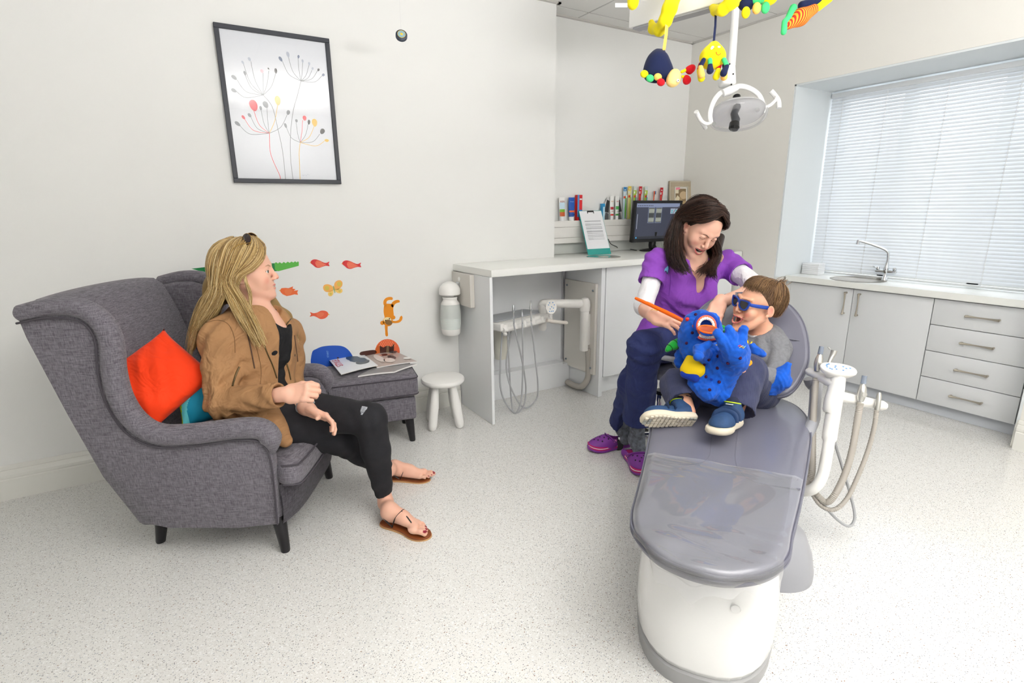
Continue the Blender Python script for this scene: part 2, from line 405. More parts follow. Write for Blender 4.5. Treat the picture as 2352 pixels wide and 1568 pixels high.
# outer sill wall, window frame, panes
b = MB().box((4.16, WY0, 0), (4.25, WY1, 0.74)); struct('wall_sill', b, WALLW, smooth=False)
b = MB()
for z0, z1 in ((0.74, 0.80), (WZ1 - .07, WZ1)): b.box((4.17, WY0, z0), (4.23, WY1, z1))
for y in (WY0, 1.33, 1.85, WY1 - .06): b.box((4.17, y, 0.74), (4.23, y + .06, WZ1))
win = struct('window_1', b, TRIM, smooth=False)
GL = mat('window_glass', 'ffffff', 0.02, trans=1.0, ior=1.01)
for y0, y1 in ((WY0 + .06, 1.33), (1.39, 1.85), (1.91, WY1 - .06)): obj('pane', MB().box((4.197, y0, 0.80), (4.203, y1, WZ1 - .07)), GL, win, smooth=False)
# ceiling: slab, tee bars greyed to draw their shadow gaps, and tiles
gm = mat('tee_bar_gap_shade', 'b9b7b3', 0.6)
struct('ceiling', MB().box((X0 - .1, Y0 - .1, ZC + .004), (X1 + .7, YR + .1, ZC + .12)), gm, smooth=False)
ceil = bpy.data.objects['ceiling']
tm = mat('mineral_ceiling_tile', 'e6e5e2', 0.85, bump=0.25, bscale=240)
xs = [2.48 + .6 * k for k in range(-9, 2)] + [X1]; ys = [3.12 - .6 * k for k in range(0, 10)]
xs = [X0] + [x for x in xs if x > X0 + .05 and x < X1 - .03] + [X1]; ys = [YR] + ys; ys = [y for y in ys if y > Y0] + [Y0]
for i in range(len(xs) - 1):
    for j in range(len(ys) - 1):
        x0, x1, y1, y0 = xs[i] + .006, xs[i + 1] - .006, ys[j] - .006, ys[j + 1] + .006
        if x1 < XS and y0 > Y1 - .02: continue
        if x1 < XS and y1 > Y1: y1 = Y1 - .006
        if x1 - x0 < .03 or y1 - y0 < .03: continue
        obj('ceiling_tile', MB().box((x0, y0, ZC), (x1, y1, ZC + .012), bev=.002, seg=1), tm, ceil, smooth=False)
b = MB(); b.box((XS, YR - .022, ZC - .01), (X1, YR, ZC)).box((X1 - .022, Y0, ZC - .01), (X1, YR, ZC)).box((X0, Y1 - .022, ZC - .01), (XS + .022, Y1, ZC)).box((XS, Y1 - .022, ZC - .01), (XS + .022, YR, ZC))
b.box((X0, Y0, ZC - .01), (X0 + .022, Y1, ZC)).box((X0, Y0, ZC - .01), (X1, Y0 + .022, ZC))
struct('trim_2', b, mat('wall_angle_gap_shade', 'c9c7c2', 0.5), smooth=False)  # perimeter strips greyed to draw the shadow gap along the walls
# skirting boards with a moulded top, profile (out from wall, height)
SK = [(0, 0), (.022, 0), (.022, .095), (.018, .099), (.021, .106), (.0215, .118), (.016, .132), (.011, .138), (.013, .142), (.010, .156), (.004, .160), (0, .160)]
def skirt(name, a, b_, out):
    bm = MB(); a = Vector(a); b_ = Vector(b_); out = Vector(out); r0 = [bm.bm.verts.new(a + out * p + Vector((0, 0, z))) for p, z in SK]; r1 = [bm.bm.verts.new(b_ + out * p + Vector((0, 0, z))) for p, z in SK]
    n = len(SK)
    for i in range(n): bm.bm.faces.new((r0[i], r0[(i + 1) % n], r1[(i + 1) % n], r1[i]))
    bm.bm.faces.new(r0); bm.bm.faces.new(r1[::-1]); return struct(name, bm, TRIM, smooth=False)
skirt('baseboard_back', (X0, Y1, 0), (1.42, Y1, 0), (0, -1, 0)); skirt('baseboard_left', (X0, Y0, 0), (X0, Y1, 0), (1, 0, 0))
skirt('baseboard_right', (X1, Y0, 0), (X1, WY0, 0), (-1, 0, 0)); skirt('baseboard_front', (X0, Y0, 0), (X1, Y0, 0), (0, 1, 0))
skirt('baseboard_return', (X1, WY0 + .001, 0), (3.74, WY0 + .001, 0), (0, .6, 0))
# downlights in the ceiling
dl_t = mat('downlight_trim', 'f2f2f0', 0.4); dl_e = mat('downlight_lamp', 'fff6ea', 0.5, emit=24.0)
for i, (x, y) in enumerate([(-1.3, 1.9), (.55, 1.9), (2.35, 1.9), (-1.3, .1), (.55, .1), (2.35, .1), (.55, -1.3), (2.35, -1.3)]):
    t = thing('ceiling_downlight', 'round recessed downlight in the tiled ceiling, %s' % ['above the wing armchair', 'before the framed print', 'above the back counter', 'left of the camera', 'above the camera', 'right of the camera', 'behind the camera', 'in the far rear corner'][i], 'lamp', (x, y, ZC), group='recessed ceiling downlights')
    obj('trim_ring', MB().lathe([(.068, -.004), (.085, -.006), (.092, -.001), (.092, .0), (.068, .0)], 28), dl_t, t)
    obj('lamp_disc', MB().lathe([(0, -.002), (.066, -.002), (.066, .0), (0, .0)], 28), dl_e, t)
# ------------------------------------------------------------ venetian blind, one object per slat
BX = 4.06
t = thing('venetian_blind', 'white venetian blind with half closed slats covering the whole window', 'blind', (BX, 1.6, 2.03))
SL = bpy.data.materials.new('blind_slat'); SL.use_nodes = True; n_ = SL.node_tree; bs = n_.nodes['Principled BSDF']; bs.inputs['Base Color'].default_value = (*srgb('e9ecef'), 1); bs.inputs['Roughness'].default_value = .35
tl = n_.nodes.new('ShaderNodeBsdfTranslucent'); tl.inputs[0].default_value = (.85, .9, .95, 1); mx = n_.nodes.new('ShaderNodeMixShader'); mx.inputs[0].default_value = 0.10
n_.links.new(bs.outputs[0], mx.inputs[1]); n_.links.new(tl.outputs[0], mx.inputs[2]); n_.links.new(mx.outputs[0], n_.nodes['Material Output'].inputs[0])
ya, yb = WY0 + .02, WY1 - .022
obj('headrail', MB().box((BX - .018, ya, 1.998), (BX + .018, yb, 2.028), bev=.003), mat('blind_rail', 'e4e7e9', .3), t, world=True)
obj('bottom_rail', MB().box((BX - .012, ya, .774), (BX + .012, yb, .788), bev=.003), MC['blind_rail'], t, world=True)
pitch = .0218; ns = 55; ang = math.radians(64); slat = None
for i in range(ns):
    z = 1.986 - i * pitch
    if slat is None:
        bm = MB(); R = Matrix.Rotation(-ang, 4, 'Y')
        prof = [(u * .0125, .0022 * (1 - u * u)) for u in (-1, -.6, -.2, .2, .6, 1)]; L_ = (yb - ya) / 2
        ra = [bm.bm.verts.new(R @ Vector((u, -L_, h))) for u, h in prof]; rb = [bm.bm.verts.new(R @ Vector((u, L_, h))) for u, h in prof]
        for k in range(5): bm.bm.faces.new((ra[k], ra[k + 1], rb[k + 1], rb[k]))
        slat = obj('slat', bm, SL, t, world=False); slat.location = (0, (ya + yb) / 2 - 1.6, z - 2.03)
    else:
        c = slat.copy(); COL.objects.link(c); c.location = (0, (ya + yb) / 2 - 1.6, z - 2.03)
for y in (2.24, 1.96, 1.62, 1.28, 1.0):
    b = MB()
    b.cyl((BX - .012, y, .78), (BX - .012, y, 2.0), .0011, seg=6).cyl((BX + .012, y, .78), (BX + .012, y, 2.0), .0011, seg=6)
    for i in range(ns): z = 1.986 - i * pitch; b.box((BX - .012, y - .004, z - .012), (BX - .0112, y + .004, z + .001))
    obj('ladder_cord', b, mat('cord_white', 'f2f4f6', .6), t, world=True)
# neighbouring building surface outside so daylight is soft: pale rendered wall across the yard
struct('wall_outside', MB().box((7.5, -3, -1), (7.7, 7, 1.15)), mat('pale_render', 'c9ccd0', .9), smooth=False)
# ------------------------------------------------------------ right-hand counter in the window recess
def bar_handle(p0, p1, out, parent, name='handle'):
    p0 = Vector(p0); p1 = Vector(p1); out = Vector(out); d = (p1 - p0)
    pts = []; rs = []
    for k in range(13):
        s = k / 12; pts.append(p0 + d * s + out * (.022 - .006 * (1 - (2 * s - 1) ** 2))); rs.append(.0042 + .0036 * abs(2 * s - 1) ** 2)
    b = MB().tube(pts, rs, 10); 
    for q in (p0 + d * .02, p1 - d * .02): b.cyl(q, q + out * .024, .0062, .0075, 12)
    return obj(name, b, STEEL, parent, world=True)
t = thing('sink_cabinet', 'pale grey base cabinet with two doors under the round sink', 'cabinet', (3.8, 1.87, 0))
obj('carcass', MB().box((3.805, 1.402, .1), (4.15, 2.33, .724)), LAM2, t, world=True, smooth=False)
obj('filler_strip', MB().box((3.79, 2.305, .075), (3.806, 2.343, .724)), LAM2, t, world=True, smooth=False)
obj('plinth', MB().box((3.83, WY0 + .02, 0.001), (3.846, 2.33, .1)), mat('plinth_laminate', 'cfd3da', .35), t, world=True, smooth=False)
d1 = obj('door', MB().box((3.785, 1.862, .078), (3.803, 2.302, .718), bev=.0015), LAM2, t, world=True)
bar_handle((3.785, 1.902, .545), (3.785, 1.902, .693), (-1, 0, 0), d1)
d2 = obj('door', MB().box((3.785, 1.402, .078), (3.803, 1.858, .718), bev=.0015), LAM2, t, world=True)
bar_handle((3.785, 1.815, .545), (3.785, 1.815, .693), (-1, 0, 0), d2)
t = thing('drawer_cabinet', 'pale grey base cabinet of four drawers with brushed steel bow handles', 'cabinet', (3.8, 1.16, 0))
obj('carcass', MB().box((3.805, WY0 + .016, .1), (4.15, 1.399, .724)), LAM2, t, world=True, smooth=False)
obj('end_strip', MB().box((3.79, WY0 + .016, .07), (3.806, .922, .724)), LAM2, t, world=True, smooth=False)
for z0, z1 in ((.564, .718), (.403, .560), (.238, .399), (.078, .234)):
    d = obj('drawer', MB().box((3.785, .926, z0), (3.803, 1.397, z1), bev=.0015), LAM2, t, world=True)
    bar_handle((3.785, 1.078, (z0 + z1) / 2), (3.785, 1.230, (z0 + z1) / 2), (-1, 0, 0), d)
# worktop with a round cut-out (ring of quads around the bowl) and the sink
SX, SY, SR = 3.93, 1.915, .152
b = MB(); n = 48; x0, x1, y0, y1 = 3.755, 4.158, WY0 + .014, WY1 - .014; zt, zb = .767, .727
def sqp(a):
    dx, dy = math.cos(a), math.sin(a); s = min((x1 - SX) / dx if dx > 0 else (x0 - SX) / dx if dx < 0 else 9, (y1 - SY) / dy if dy > 1e-9 else (y0 - SY) / dy if dy < -1e-9 else 9)
    return SX + dx * s, SY + dy * s
angs = sorted([2 * pi * k / n for k in range(n)] + [math.atan2(yy - SY, xx - SX) % (2 * pi) for xx in (x0, x1) for yy in (y0, y1)])
I = [[b.bm.verts.new((SX + SR * math.cos(a), SY + SR * math.sin(a), z)) for a in angs] for z in (zt, zb)]
O = [[b.bm.verts.new((*sqp(a), z)) for a in angs] for z in (zt, zb)]; m_ = len(angs)
for k in range(m_):
    k2 = (k + 1) % m_; b.bm.faces.new((I[0][k], I[0][k2], O[0][k2], O[0][k])); b.bm.faces.new((I[1][k], O[1][k], O[1][k2], I[1][k2])); b.bm.faces.new((O[0][k], O[0][k2], O[1][k2], O[1][k])); b.bm.faces.new((I[0][k], I[1][k], I[1][k2], I[0][k2]))
w = tag(obj('worktop', b, WTOP, angle=30), 'white worktop under the venetian blind with a round sink let in', 'worktop')
t = thing('sink', 'round stainless steel sink bowl let into the window worktop', 'sink', (SX, SY, .767))
obj('bowl', MB().lathe([(.168, .0015), (.168, .003), (.152, .003), (.147, -.002), (.140, -.03), (.128, -.09), (.10, -.118), (.03, -.124), (.0, -.124)], 48), mat('sink_steel', '8f887c', .35, 1.0), t)
b = MB()
for k in range(5): b.box((.1345, -.03 + k * .012, -.045), (.138, -.024 + k * .012, -.022))
obj('overflow', b, mat('dark_slot', '2a2a2a', .5), t, smooth=False)
obj('waste', MB().lathe([(0, -.120), (.022, -.120), (.026, -.1235), (0, -.1235)], 20), CHROME, t)
TX, TY = 4.085, 1.86
TX = 4.0 + .02
t = thing('mixer_tap', 'chrome kitchen mixer tap with swan neck and two lever handles behind the sink', 'tap', (TX, 1.79, .767))
b = MB().lathe([(0, 0), (.019, 0), (.019, .006), (.014, .012), (.012, .05), (.016, .055), (.017, .085), (.013, .095), (.011, .12), (0, .122)], 20); obj('body', b, CHROME, t)
ay = Vector((-.35, .94, 0)).normalized()
obj('crossbar', MB().tube([(0, -.065, .062), (0, -.06, .062), (0, .06, .062), (0, .065, .062)], [.008, .0105, .0105, .008], 14), CHROME, t)
for s in (-1, 1): obj('lever', MB().lathe([(0, .072), (.011, .072), (.013, .08), (.011, .088), (0, .09)], 14, M=Matrix.Translation((0, s * .052, 0))).tube([(0, s * .05, .082), (-.02, s * .062, .087), (-.038, s * .068, .09)], [.004, .004, .005], 8), CHROME, t)
obj('spout', MB().tube(catmull([(0, 0, .11), (0, 0, .16), (-.008, .012, .20), (-.05, .075, .235), (-.10, .14, .262), (-.108, .152, .262)], 6), .0085, 12).cyl((-.106, .149, .266), (-.108, .152, .238), .011, .0105, 14), CHROME, t)
pm = mat('printed_paper_pile', 'f1f2f4', .7)
for k in range(6):
    r = Matrix.Translation((3.98 + RNG.rand() * .004, 2.262, 0)) @ Matrix.Rotation((RNG.rand() - .5) * .10, 4, 'Z')
    tag(obj('paper_towel_pack', MB().box((-.045, -.062, .768 + k * .0135), (.045, .062, .768 + k * .0135 + .0128), bev=.002, M=r), pm),
        'white folded paper towel bundle in the windowsill corner pile, %s' % ['lowest of the pile', 'second from the bottom', 'third from the bottom', 'fourth from the bottom', 'second from the top', 'topmost of the pile'][k], 'paper towels', 'folded paper towels by the window')
# ------------------------------------------------------------ wing armchair
FAB = bpy.data.materials.new('grey_woven_upholstery'); FAB.use_nodes = True
def _fab():
    N = FAB.node_tree.nodes; L = FAB.node_tree.links; b = N['Principled BSDF']; b.inputs['Roughness'].default_value = .9; b.inputs['Specular IOR Level'].default_value = .2; b.inputs['Sheen Weight'].default_value = .15
    tc = N.new('ShaderNodeTexCoord'); cur = None
    def nz(scx, scy, scz, s):
        mp = N.new('ShaderNodeMapping'); mp.inputs['Scale'].default_value = (scx, scy, scz); L.new(tc.outputs['Object'], mp.inputs[0])
        n = N.new('ShaderNodeTexNoise'); n.inputs['Scale'].default_value = s; n.inputs['Detail'].default_value = 3; L.new(mp.outputs[0], n.inputs['Vector']); return n.outputs['Fac']
    a = nz(.12, .12, 1.6, 320); c = nz(1.6, 1.6, .10, 320); ad = N.new('ShaderNodeMath'); ad.operation = 'ADD'; L.new(a, ad.inputs[0]); L.new(c, ad.inputs[1])
    mr = N.new('ShaderNodeMapRange'); mr.inputs['From Min'].default_value = .75; mr.inputs['From Max'].default_value = 1.25; L.new(ad.outputs[0], mr.inputs['Value'])
    mx = N.new('ShaderNodeMix'); mx.data_type = 'RGBA'; mx.inputs[6].default_value = (*srgb('56525a'), 1); mx.inputs[7].default_value = (*srgb('86828a'), 1); L.new(mr.outputs[0], mx.inputs[0]); L.new(mx.outputs[2], b.inputs['Base Color'])
    bp = N.new('ShaderNodeBump'); bp.inputs['Strength'].default_value = .5; bp.inputs['Distance'].default_value = .001; L.new(ad.outputs[0], bp.inputs['Height']); L.new(bp.outputs[0], b.inputs['Normal'])
_fab()
PIPE = mat('piping_fabric', '4c484f', .9); LEGB = mat('black_stained_leg', '17161a', .35)
def legs(t, pts, zt=.15, r0=.017, r1=.027):
    for x, y, dx, dy in pts: obj('leg', MB().tube([(x + dx, y + dy, 0), (x + dx, y + dy, .004), (x, y, zt)], [r0 * .9, r0, r1], 20), LEGB, t)
def pad(x0, x1, y0, y1, z0, z1, crown=.02, nx=18, ny=18, rad=.03, bulge=0.0):
    """a soft upholstered cushion: rounded box with a crowned top"""
    b = MB(); b.box((x0, y0, z0), (x1, y1, z1)); bmesh.ops.subdivide_edges(b.bm, edges=b.bm.edges[:], cuts=nx, use_grid_fill=True)
    cx, cy, cz = (x0 + x1) / 2, (y0 + y1) / 2, (z0 + z1) / 2; hx, hy, hz = (x1 - x0) / 2, (y1 - y0) / 2, (z1 - z0) / 2
    for v in b.bm.verts:
        q = [v.co.x - cx, v.co.y - cy, v.co.z - cz]; h = [hx, hy, hz]; r = min(rad, hz * .95)
        i = [max(-hh + r, min(hh - r, qq)) for qq, hh in zip(q, h)]; d = Vector([a - c for a, c in zip(q, i)])
        if d.length > 1e-6: d = d.normalized() * r
        p = Vector(i) + d; u, w = p.x / hx, p.y / hy
        k = max(0, 1 - u * u) * max(0, 1 - w * w)
        p.z += crown * k ** .6 * (1 if p.z > 0 else -.25)
        e = max(0, 1 - (p.z / hz) ** 2) if abs(p.z) < hz else 0
        p.x += bulge * e * (1 if u > .6 else -1 if u < -.6 else 0) * (1 - w * w * .7); p.y += bulge * e * (1 if w > .6 else -1 if w < -.6 else 0) * (1 - u * u * .7)
        v.co = Vector((cx, cy, cz)) + p
    return b
AC = thing('armchair', 'grey fabric wing armchair with tapered black legs, the blonde person sitting in it', 'armchair', (.078, 2.355, 0), math.radians(-28.6))
PRO = [(-.255, .155), (-.15, .135), (.10, .125), (.245, .13), (.262, .30), (.268, .44), (.258, .50), (.20, .515), (0, .495), (-.12, .50), (-.19, .56), (-.222, .65), (-.22, .75), (-.20, .85), (-.205, .90), (-.235, .945), (-.29, .962), (-.36, .962), (-.455, .945), (-.44, .88), (-.385, .60), (-.33, .36)]
def flare(z, sd): return sd * (.012 + max(0, z - .13) * .085)
for sd in (-1, 1):
    b = MB(); th = .05
    o_ = [b.bm.verts.new((x, sd * .305 + flare(z, sd), z)) for x, z in PRO]; i_ = [b.bm.verts.new((x, sd * .255 + flare(z, sd) * .9, z)) for x, z in PRO]; n = len(PRO)
    fs = [b.bm.faces.new(o_), b.bm.faces.new(i_)]
    for k in range(n): fs.append(b.bm.faces.new((o_[k], o_[(k + 1) % n], i_[(k + 1) % n], i_[k])))
    bmesh.ops.bevel(b.bm, geom=list(fs[0].edges) + list(fs[1].edges), offset=.014, segments=3, affect='EDGES', profile=.5)
    s_ = obj('side_panel', b, FAB, AC, angle=50)
    path = [(x, sd * .285 + flare(z, sd) * 1.05, z) for x, z in [(.262, .43), (.268, .485), (.245, .522), (.18, .53), (0, .512), (-.11, .515), (-.175, .565), (-.207, .65), (-.207, .75), (-.19, .85), (-.197, .915), (-.235, .962), (-.29, .978), (-.36, .976), (-.455, .955)]]
    pp = catmull(path, 6); m = len(pp); b = MB()
    rr = [(.012 + .026 * min(1, k / 6)) * (1 - .25 * max(0, (k - m * .5) / (m * .5))) for k in range(m)]; rr[-1] = .02
    b.tube(pp, rr, 18); obj('arm_roll', b, FAB, AC, angle=80)
    off = [(x + .0, sd * .309 + flare(z, sd) + sd * .004, z) for x, z in [(.25, .14), (.262, .30), (.266, .40), (.258, .455), (.235, .488), (.16, .494), (0, .474), (-.125, .478), (-.205, .535), (-.243, .64), (-.243, .75), (-.225, .85), (-.228, .90), (-.252, .932), (-.30, .944), (-.37, .944), (-.45, .93)]]
    obj('piping', MB().tube(catmull(off, 5), .0035, 8), PIPE, AC)
b = MB(); b.box((-.30, -.30, .13), (.255, .30, .285), bev=.02)
for v in b.bm.verts:
    if v.co.x > 0: v.co.x += .045 * max(0, 1 - (v.co.y / .30) ** 2)
    if v.co.x < -.2: v.co.x += .03 if v.co.z < .2 else -.03
obj('base', b, FAB, AC, angle=60)
b = MB()
def frontpan(u, v):
    y = -.305 + .61 * u; z = .13 + .158 * v; return (.262 + .05 * (1 - (2 * u - 1) ** 4) * (.75 + .25 * v) + .008 * math.sin(pi * v), y, z)
b.grid(frontpan, 24, 8, thick=.03); obj('front_rail', b, FAB, AC, angle=60)
b = MB()   # padded back between the wings
def backf(u, v):
    a = 2 * pi * v; y = -.275 + .55 * u; s = .5 - .5 * math.cos(a) if False else 0
    return (0, y, 0)
BP = [(-.21, .36), (-.225, .50), (-.27, .68), (-.315, .84), (-.345, .93), (-.365, .975), (-.40, 1.0), (-.44, 1.002), (-.475, .985), (-.488, .955), (-.46, .85), (-.40, .60), (-.33, .30)]
nu = 14; rings = []
for i in range(nu + 1):
    u = i / nu; y = -.285 + .57 * u; c = 1 - abs(2 * u - 1) ** 2.5
    rings.append([b.bm.verts.new((x + (.022 * c if k < 6 else 0) - .02, y, z - .012 * (1 - c) * (1 if z > .9 else 0))) for k, (x, z) in enumerate(BP)])
for i in range(nu):
    for k in range(len(BP)):
        k2 = (k + 1) % len(BP); b.bm.faces.new((rings[i][k], rings[i][k2], rings[i + 1][k2], rings[i + 1][k]))
b.bm.faces.new(rings[0]); b.bm.faces.new(rings[-1][::-1]); obj('backrest', b, FAB, AC, angle=60)
cb = pad(-.20, .345, -.272, .272, .288, .392, crown=.030, rad=.032, bulge=.010)
for v in cb.bm.verts: v.co.y *= 1 + .16 * min(1, max(0, (v.co.x - .245) / .03)); v.co.z -= .012 * max(0, (v.co.x - .1) / .25)
sc_ = obj('seat_cushion', cb, FAB, AC, angle=80)
for z in (.294, .372): obj('piping', MB().tube(catmull([(.285, -.316, z), (.325, -.312, z), (.350, -.27, z), (.358, 0, z), (.350, .27, z), (.325, .312, z), (.285, .316, z)], 8), .0035, 8), PIPE, sc_)
legs(AC, [(.235, -.275, .015, -.012), (.235, .275, .015, .012), (-.24, -.20, -.03, 0), (-.24, .20, -.03, 0)])
# ------------------------------------------------------------ footstool (upholstered) against the wall
u = Vector((-.98, .19, 0)).normalized()
OT = thing('ottoman', 'grey fabric footstool with piped cushion top beside the wall, magazines lying on it', 'footstool', (.72, 2.865, 0), math.atan2(u.y, u.x) + pi)
obj('base', MB().box((-.275, -.165, .135), (.275, .165, .265), bev=.014, seg=3), FAB, OT)
oc = obj('cushion', pad(-.29, .29, -.178, .178, .27, .395, crown=.012, rad=.022, bulge=.004), FAB, OT, angle=80)
for z in (.286, .378):
    r_ = .0035; c_ = [(-.286, -.17), (-.27, -.181), (.27, -.181), (.286, -.17), (.292, -.155), (.292, .155), (.27, .178), (-.27, .178), (-.292, .155), (-.292, -.155), (-.286, -.17)]
    obj('piping', MB().tube([(x, y, z) for x, y in c_], r_, 8), PIPE, oc)
legs(OT, [(-.24, -.13, -.01, -.01), (.235, -.13, .012, -.012), (-.24, .13, -.01, .0), (.235, .13, .012, 0)])
# ------------------------------------------------------------ cushions in the armchair
def pillow(name, label, cat, w, th, M, m, seg=30, cr=None, mats=None):
    b = MB(); n = seg; vt = {}
    for s in (1, -1):
        for i in range(n + 1):
            for j in range(n + 1):
                u, v = 2 * i / n - 1, 2 * j / n - 1; e = (1 - u ** 2) * (1 - v ** 2)
                if e <= 1e-9 and s == -1: vt[(s, i, j)] = vt[(1, i, j)]; continue
                pinch = 1 - .07 * (1 - abs(u) ** 6) * abs(v) ** 2; p2 = 1 - .07 * (1 - abs(v) ** 6) * abs(u) ** 2
                z = s * th * max(e, 0) ** .42 + .006 * math.sin(u * 5 + v * 3 * s) * max(e, 0) ** .5 + .003 * math.sin(u * 13 - v * 9) * max(e, 0) ** .5
                vt[(s, i, j)] = b.bm.verts.new((u * w * p2, v * w * pinch, z))
    for s in (1, -1):
        for i in range(n):
            for j in range(n):
                q = [vt[(s, i, j)], vt[(s, i + 1, j)], vt[(s, i + 1, j + 1)], vt[(s, i, j + 1)]]
                if len(set(q)) == 4:
                    f = b.bm.faces.new(q if s > 0 else q[::-1])
                    if mats: f.material_index = mats(2 * (i + .5) / n - 1, 2 * (j + .5) / n - 1, s)
    b.bm.transform(M); return tag(obj(name, b, m, angle=180), label, cat)
ORG = mat('orange_cotton', 'ff3e00', .8, bump=.3, bscale=40, sheen=.1, fold=.012, fscale=9)
yv = (W(440, 830, 1.98) - W(330, 880, 1.98)).normalized()
pillow('scatter_cushion', 'plain orange cotton cushion propped in the near corner of the wing armchair', 'cushion', .140, .060, frame(W(366, 868, 1.96), xa=(W(385, 757, 2.02) - W(268, 855, 1.94)), za=-(CAMF) * .85 + Vector((.25, -.1, .35))), ORG)
RB = [mat('cushion_teal', '007e9e', .8, bump=.2, bscale=60), mat('cushion_aqua', '5fc6cf', .8), mat('cushion_lime', 'b2ce1c', .8), mat('cushion_yellow', 'f7cf00', .8), mat('cushion_blue', '2a57a6', .8)]
def rbm(u, v, s):
    r = math.hypot(u - .25, v + .75)
    return 0 if r < .98 else 1 if r < 1.2 else 2 if r < 1.42 else 3
pillow('scatter_cushion', 'cushion with concentric rainbow bands of teal, aqua, lime and yellow behind the blonde person', 'cushion', .115, .045, frame(W(482, 900, 2.03), xa=(W(540, 930, 2.10) - W(400, 960, 2.00)), za=-(CAMF) * .85 + Vector((.25, -.1, .35))), RB, mats=rbm, seg=64)
# ------------------------------------------------------------ plastic children's stool
WP = mat('white_plastic', 'f4f3f0', .35)
t = thing('childs_stool', 'small round white plastic stool between footstool and counter', 'stool', (1.187, 2.80, 0))
obj('seat', MB().lathe([(0, .262), (.09, .262), (.118, .266), (.127, .275), (.129, .286), (.124, .296), (.108, .302), (.05, .304), (0, .304)], 48), WP, t)
for k in range(4):
    a = math.radians(28 + 90 * k); d = Vector((math.cos(a), math.sin(a), 0)); p0 = d * .068 + Vector((0, 0, .275)); p1 = d * .118
    pts = [p0 + (p1 - p0) * s for s in (0, .25, .5, .75, .9, .97, 1)]; obj('leg', MB().tube(pts, [.018, .024, .028, .027, .026, .022, .012], 20), WP, t)
# ------------------------------------------------------------ magazines on the footstool
MZ = .4045
def mag(name, label, corners, z, cols, th=.006, prn=None):
    """corners: 4 floor-plan points (x,y) clockwise from the spine start; slightly wavy cover"""
    A, B_, C_, D_ = [Vector((*c, 0)) for c in corners]; b = MB(); n = 10
    def fn(u, v):
        p = A * (1 - u) * (1 - v) + B_ * u * (1 - v) + C_ * u * v + D_ * (1 - u) * v; return (p.x, p.y, z + .003 * math.sin(pi * u) + .002 * math.sin(pi * v))
    for lay, (dz) in enumerate((th, 0)):
        pass
    g = [[[b.bm.verts.new(Vector(fn(i / n, j / n)) + Vector((0, 0, dz))) for j in range(n + 1)] for i in range(n + 1)] for dz in (0, th)]
    for i in range(n):
        for j in range(n):
            b.bm.faces.new((g[1][i][j], g[1][i + 1][j], g[1][i + 1][j + 1], g[1][i][j + 1])).material_index = 1; b.bm.faces.new((g[0][i][j], g[0][i][j + 1], g[0][i + 1][j + 1], g[0][i + 1][j]))
    for k in range(n):
        for (a1, a2) in (((k, 0), (k + 1, 0)), ((k, n), (k + 1, n)), ((0, k), (0, k + 1)), ((n, k), (n, k + 1))):
            b.bm.faces.new((g[0][a1[0]][a1[1]], g[0][a2[0]][a2[1]], g[1][a2[0]][a2[1]], g[1][a1[0]][a1[1]]))
    o = obj(name, b, [mat('paper_edge', 'efeeea', .6), cols], angle=60); tag(o, label, 'magazine', 'magazines on the footstool')
    M = Matrix(((B_ - A).normalized(), (D_ - A).normalized(), Vector((0, 0, 1)))).transposed().to_4x4(); M.translation = A + Vector((0, 0, z + th + .0052)); return o, M, (B_ - A).length, (D_ - A).length
p = lambda x, y: tuple(WZ(x, y, .415)[:2])
mag('magazine', 'thin grey magazine lying lowest under the open picture magazine', [p(822, 862), p(905, 852), p(958, 834), p(870, 838)], MZ, mat('mag_grey', '8d8b8c', .35), th=.008)
o, M, w, h = mag('magazine', 'magazine with a wedding picture on the cover, beside the stool end of the footstool', [p(866, 846), p(958, 832), p(905, 808), p(829, 813)], MZ + .012, mat('mag_photo_page', 'b9aaa3', .28), th=.005)
def patch(b, x, y, sx, sy, M, rot=0, n=9, dz=.0):
    vs = [b.bm.verts.new(M @ Vector((x + sx * math.cos(2 * pi * k / n + rot) * 1, y + sy * math.sin(2 * pi * k / n + rot), dz))) for k in range(n)]; b.bm.faces.new(vs)
for nm, c, L_ in (('printed_picture', '4f4a4c', [(.55, .4, .10, .14), (.75, .75, .1, .09)]), ('printed_picture', '6b2f25', [(.45, .62, .1, .07), (.62, .85, .06, .05)]), ('printed_picture', 'e9e2dd', [(.25, .45, .10, .26), (.42, .25, .14, .14)]), ('printed_picture', 'd9a08c', [(.36, .62, .04, .05), (.56, .58, .04, .05), (.66, .60, .03, .04)]), ('printed_picture', 'f3f1ee', [(.86, .22, .1, .07)])):
    b = MB()
    for k, (x, y, sx, sy) in enumerate(L_): patch(b, x * w, y * h, sx * w, sy * h, M, rot=k, dz=.0004 + .0001 * ('4f6eda'.find(c[0]) + 1))
    obj(nm, b, mat('print_' + c, c, .3), o, world=True, smooth=False)
text('HELLO!', .022, .0001, M @ Matrix.Translation((w * .22, h * .93, .0012)) @ Matrix.Rotation(0, 4, 'Z'), mat('print_red', 'd8261c', .4), parent=o, bold=.0008)
o, M, w, h = mag('magazine', 'white magazine with red title lettering and a figure in a blue dress on its cover', [p(784, 864), p(868, 843), p(826, 811), p(750, 823)], MZ + .018, mat('mag_white', 'eceef2', .3), th=.004)
for c, L_ in (('2d4560', [(.60, .50, .17, .17), (.52, .60, .12, .12), (.74, .38, .14, .12)]), ('49525c', [(.72, .28, .2, .10)]), ('e0b49c', [(.36, .76, .05, .035), (.45, .72, .10, .02)]), ('231f20', [(.33, .80, .05, .03)])):
    b = MB()
    for k, (x, y, sx, sy) in enumerate(L_): patch(b, x * w, y * h, sx * w, sy * h, M, rot=.3 * k, dz=.0005 + .0002 * k)
    obj('printed_picture', b, mat('print_' + c, c, .3), o, world=True, smooth=False)
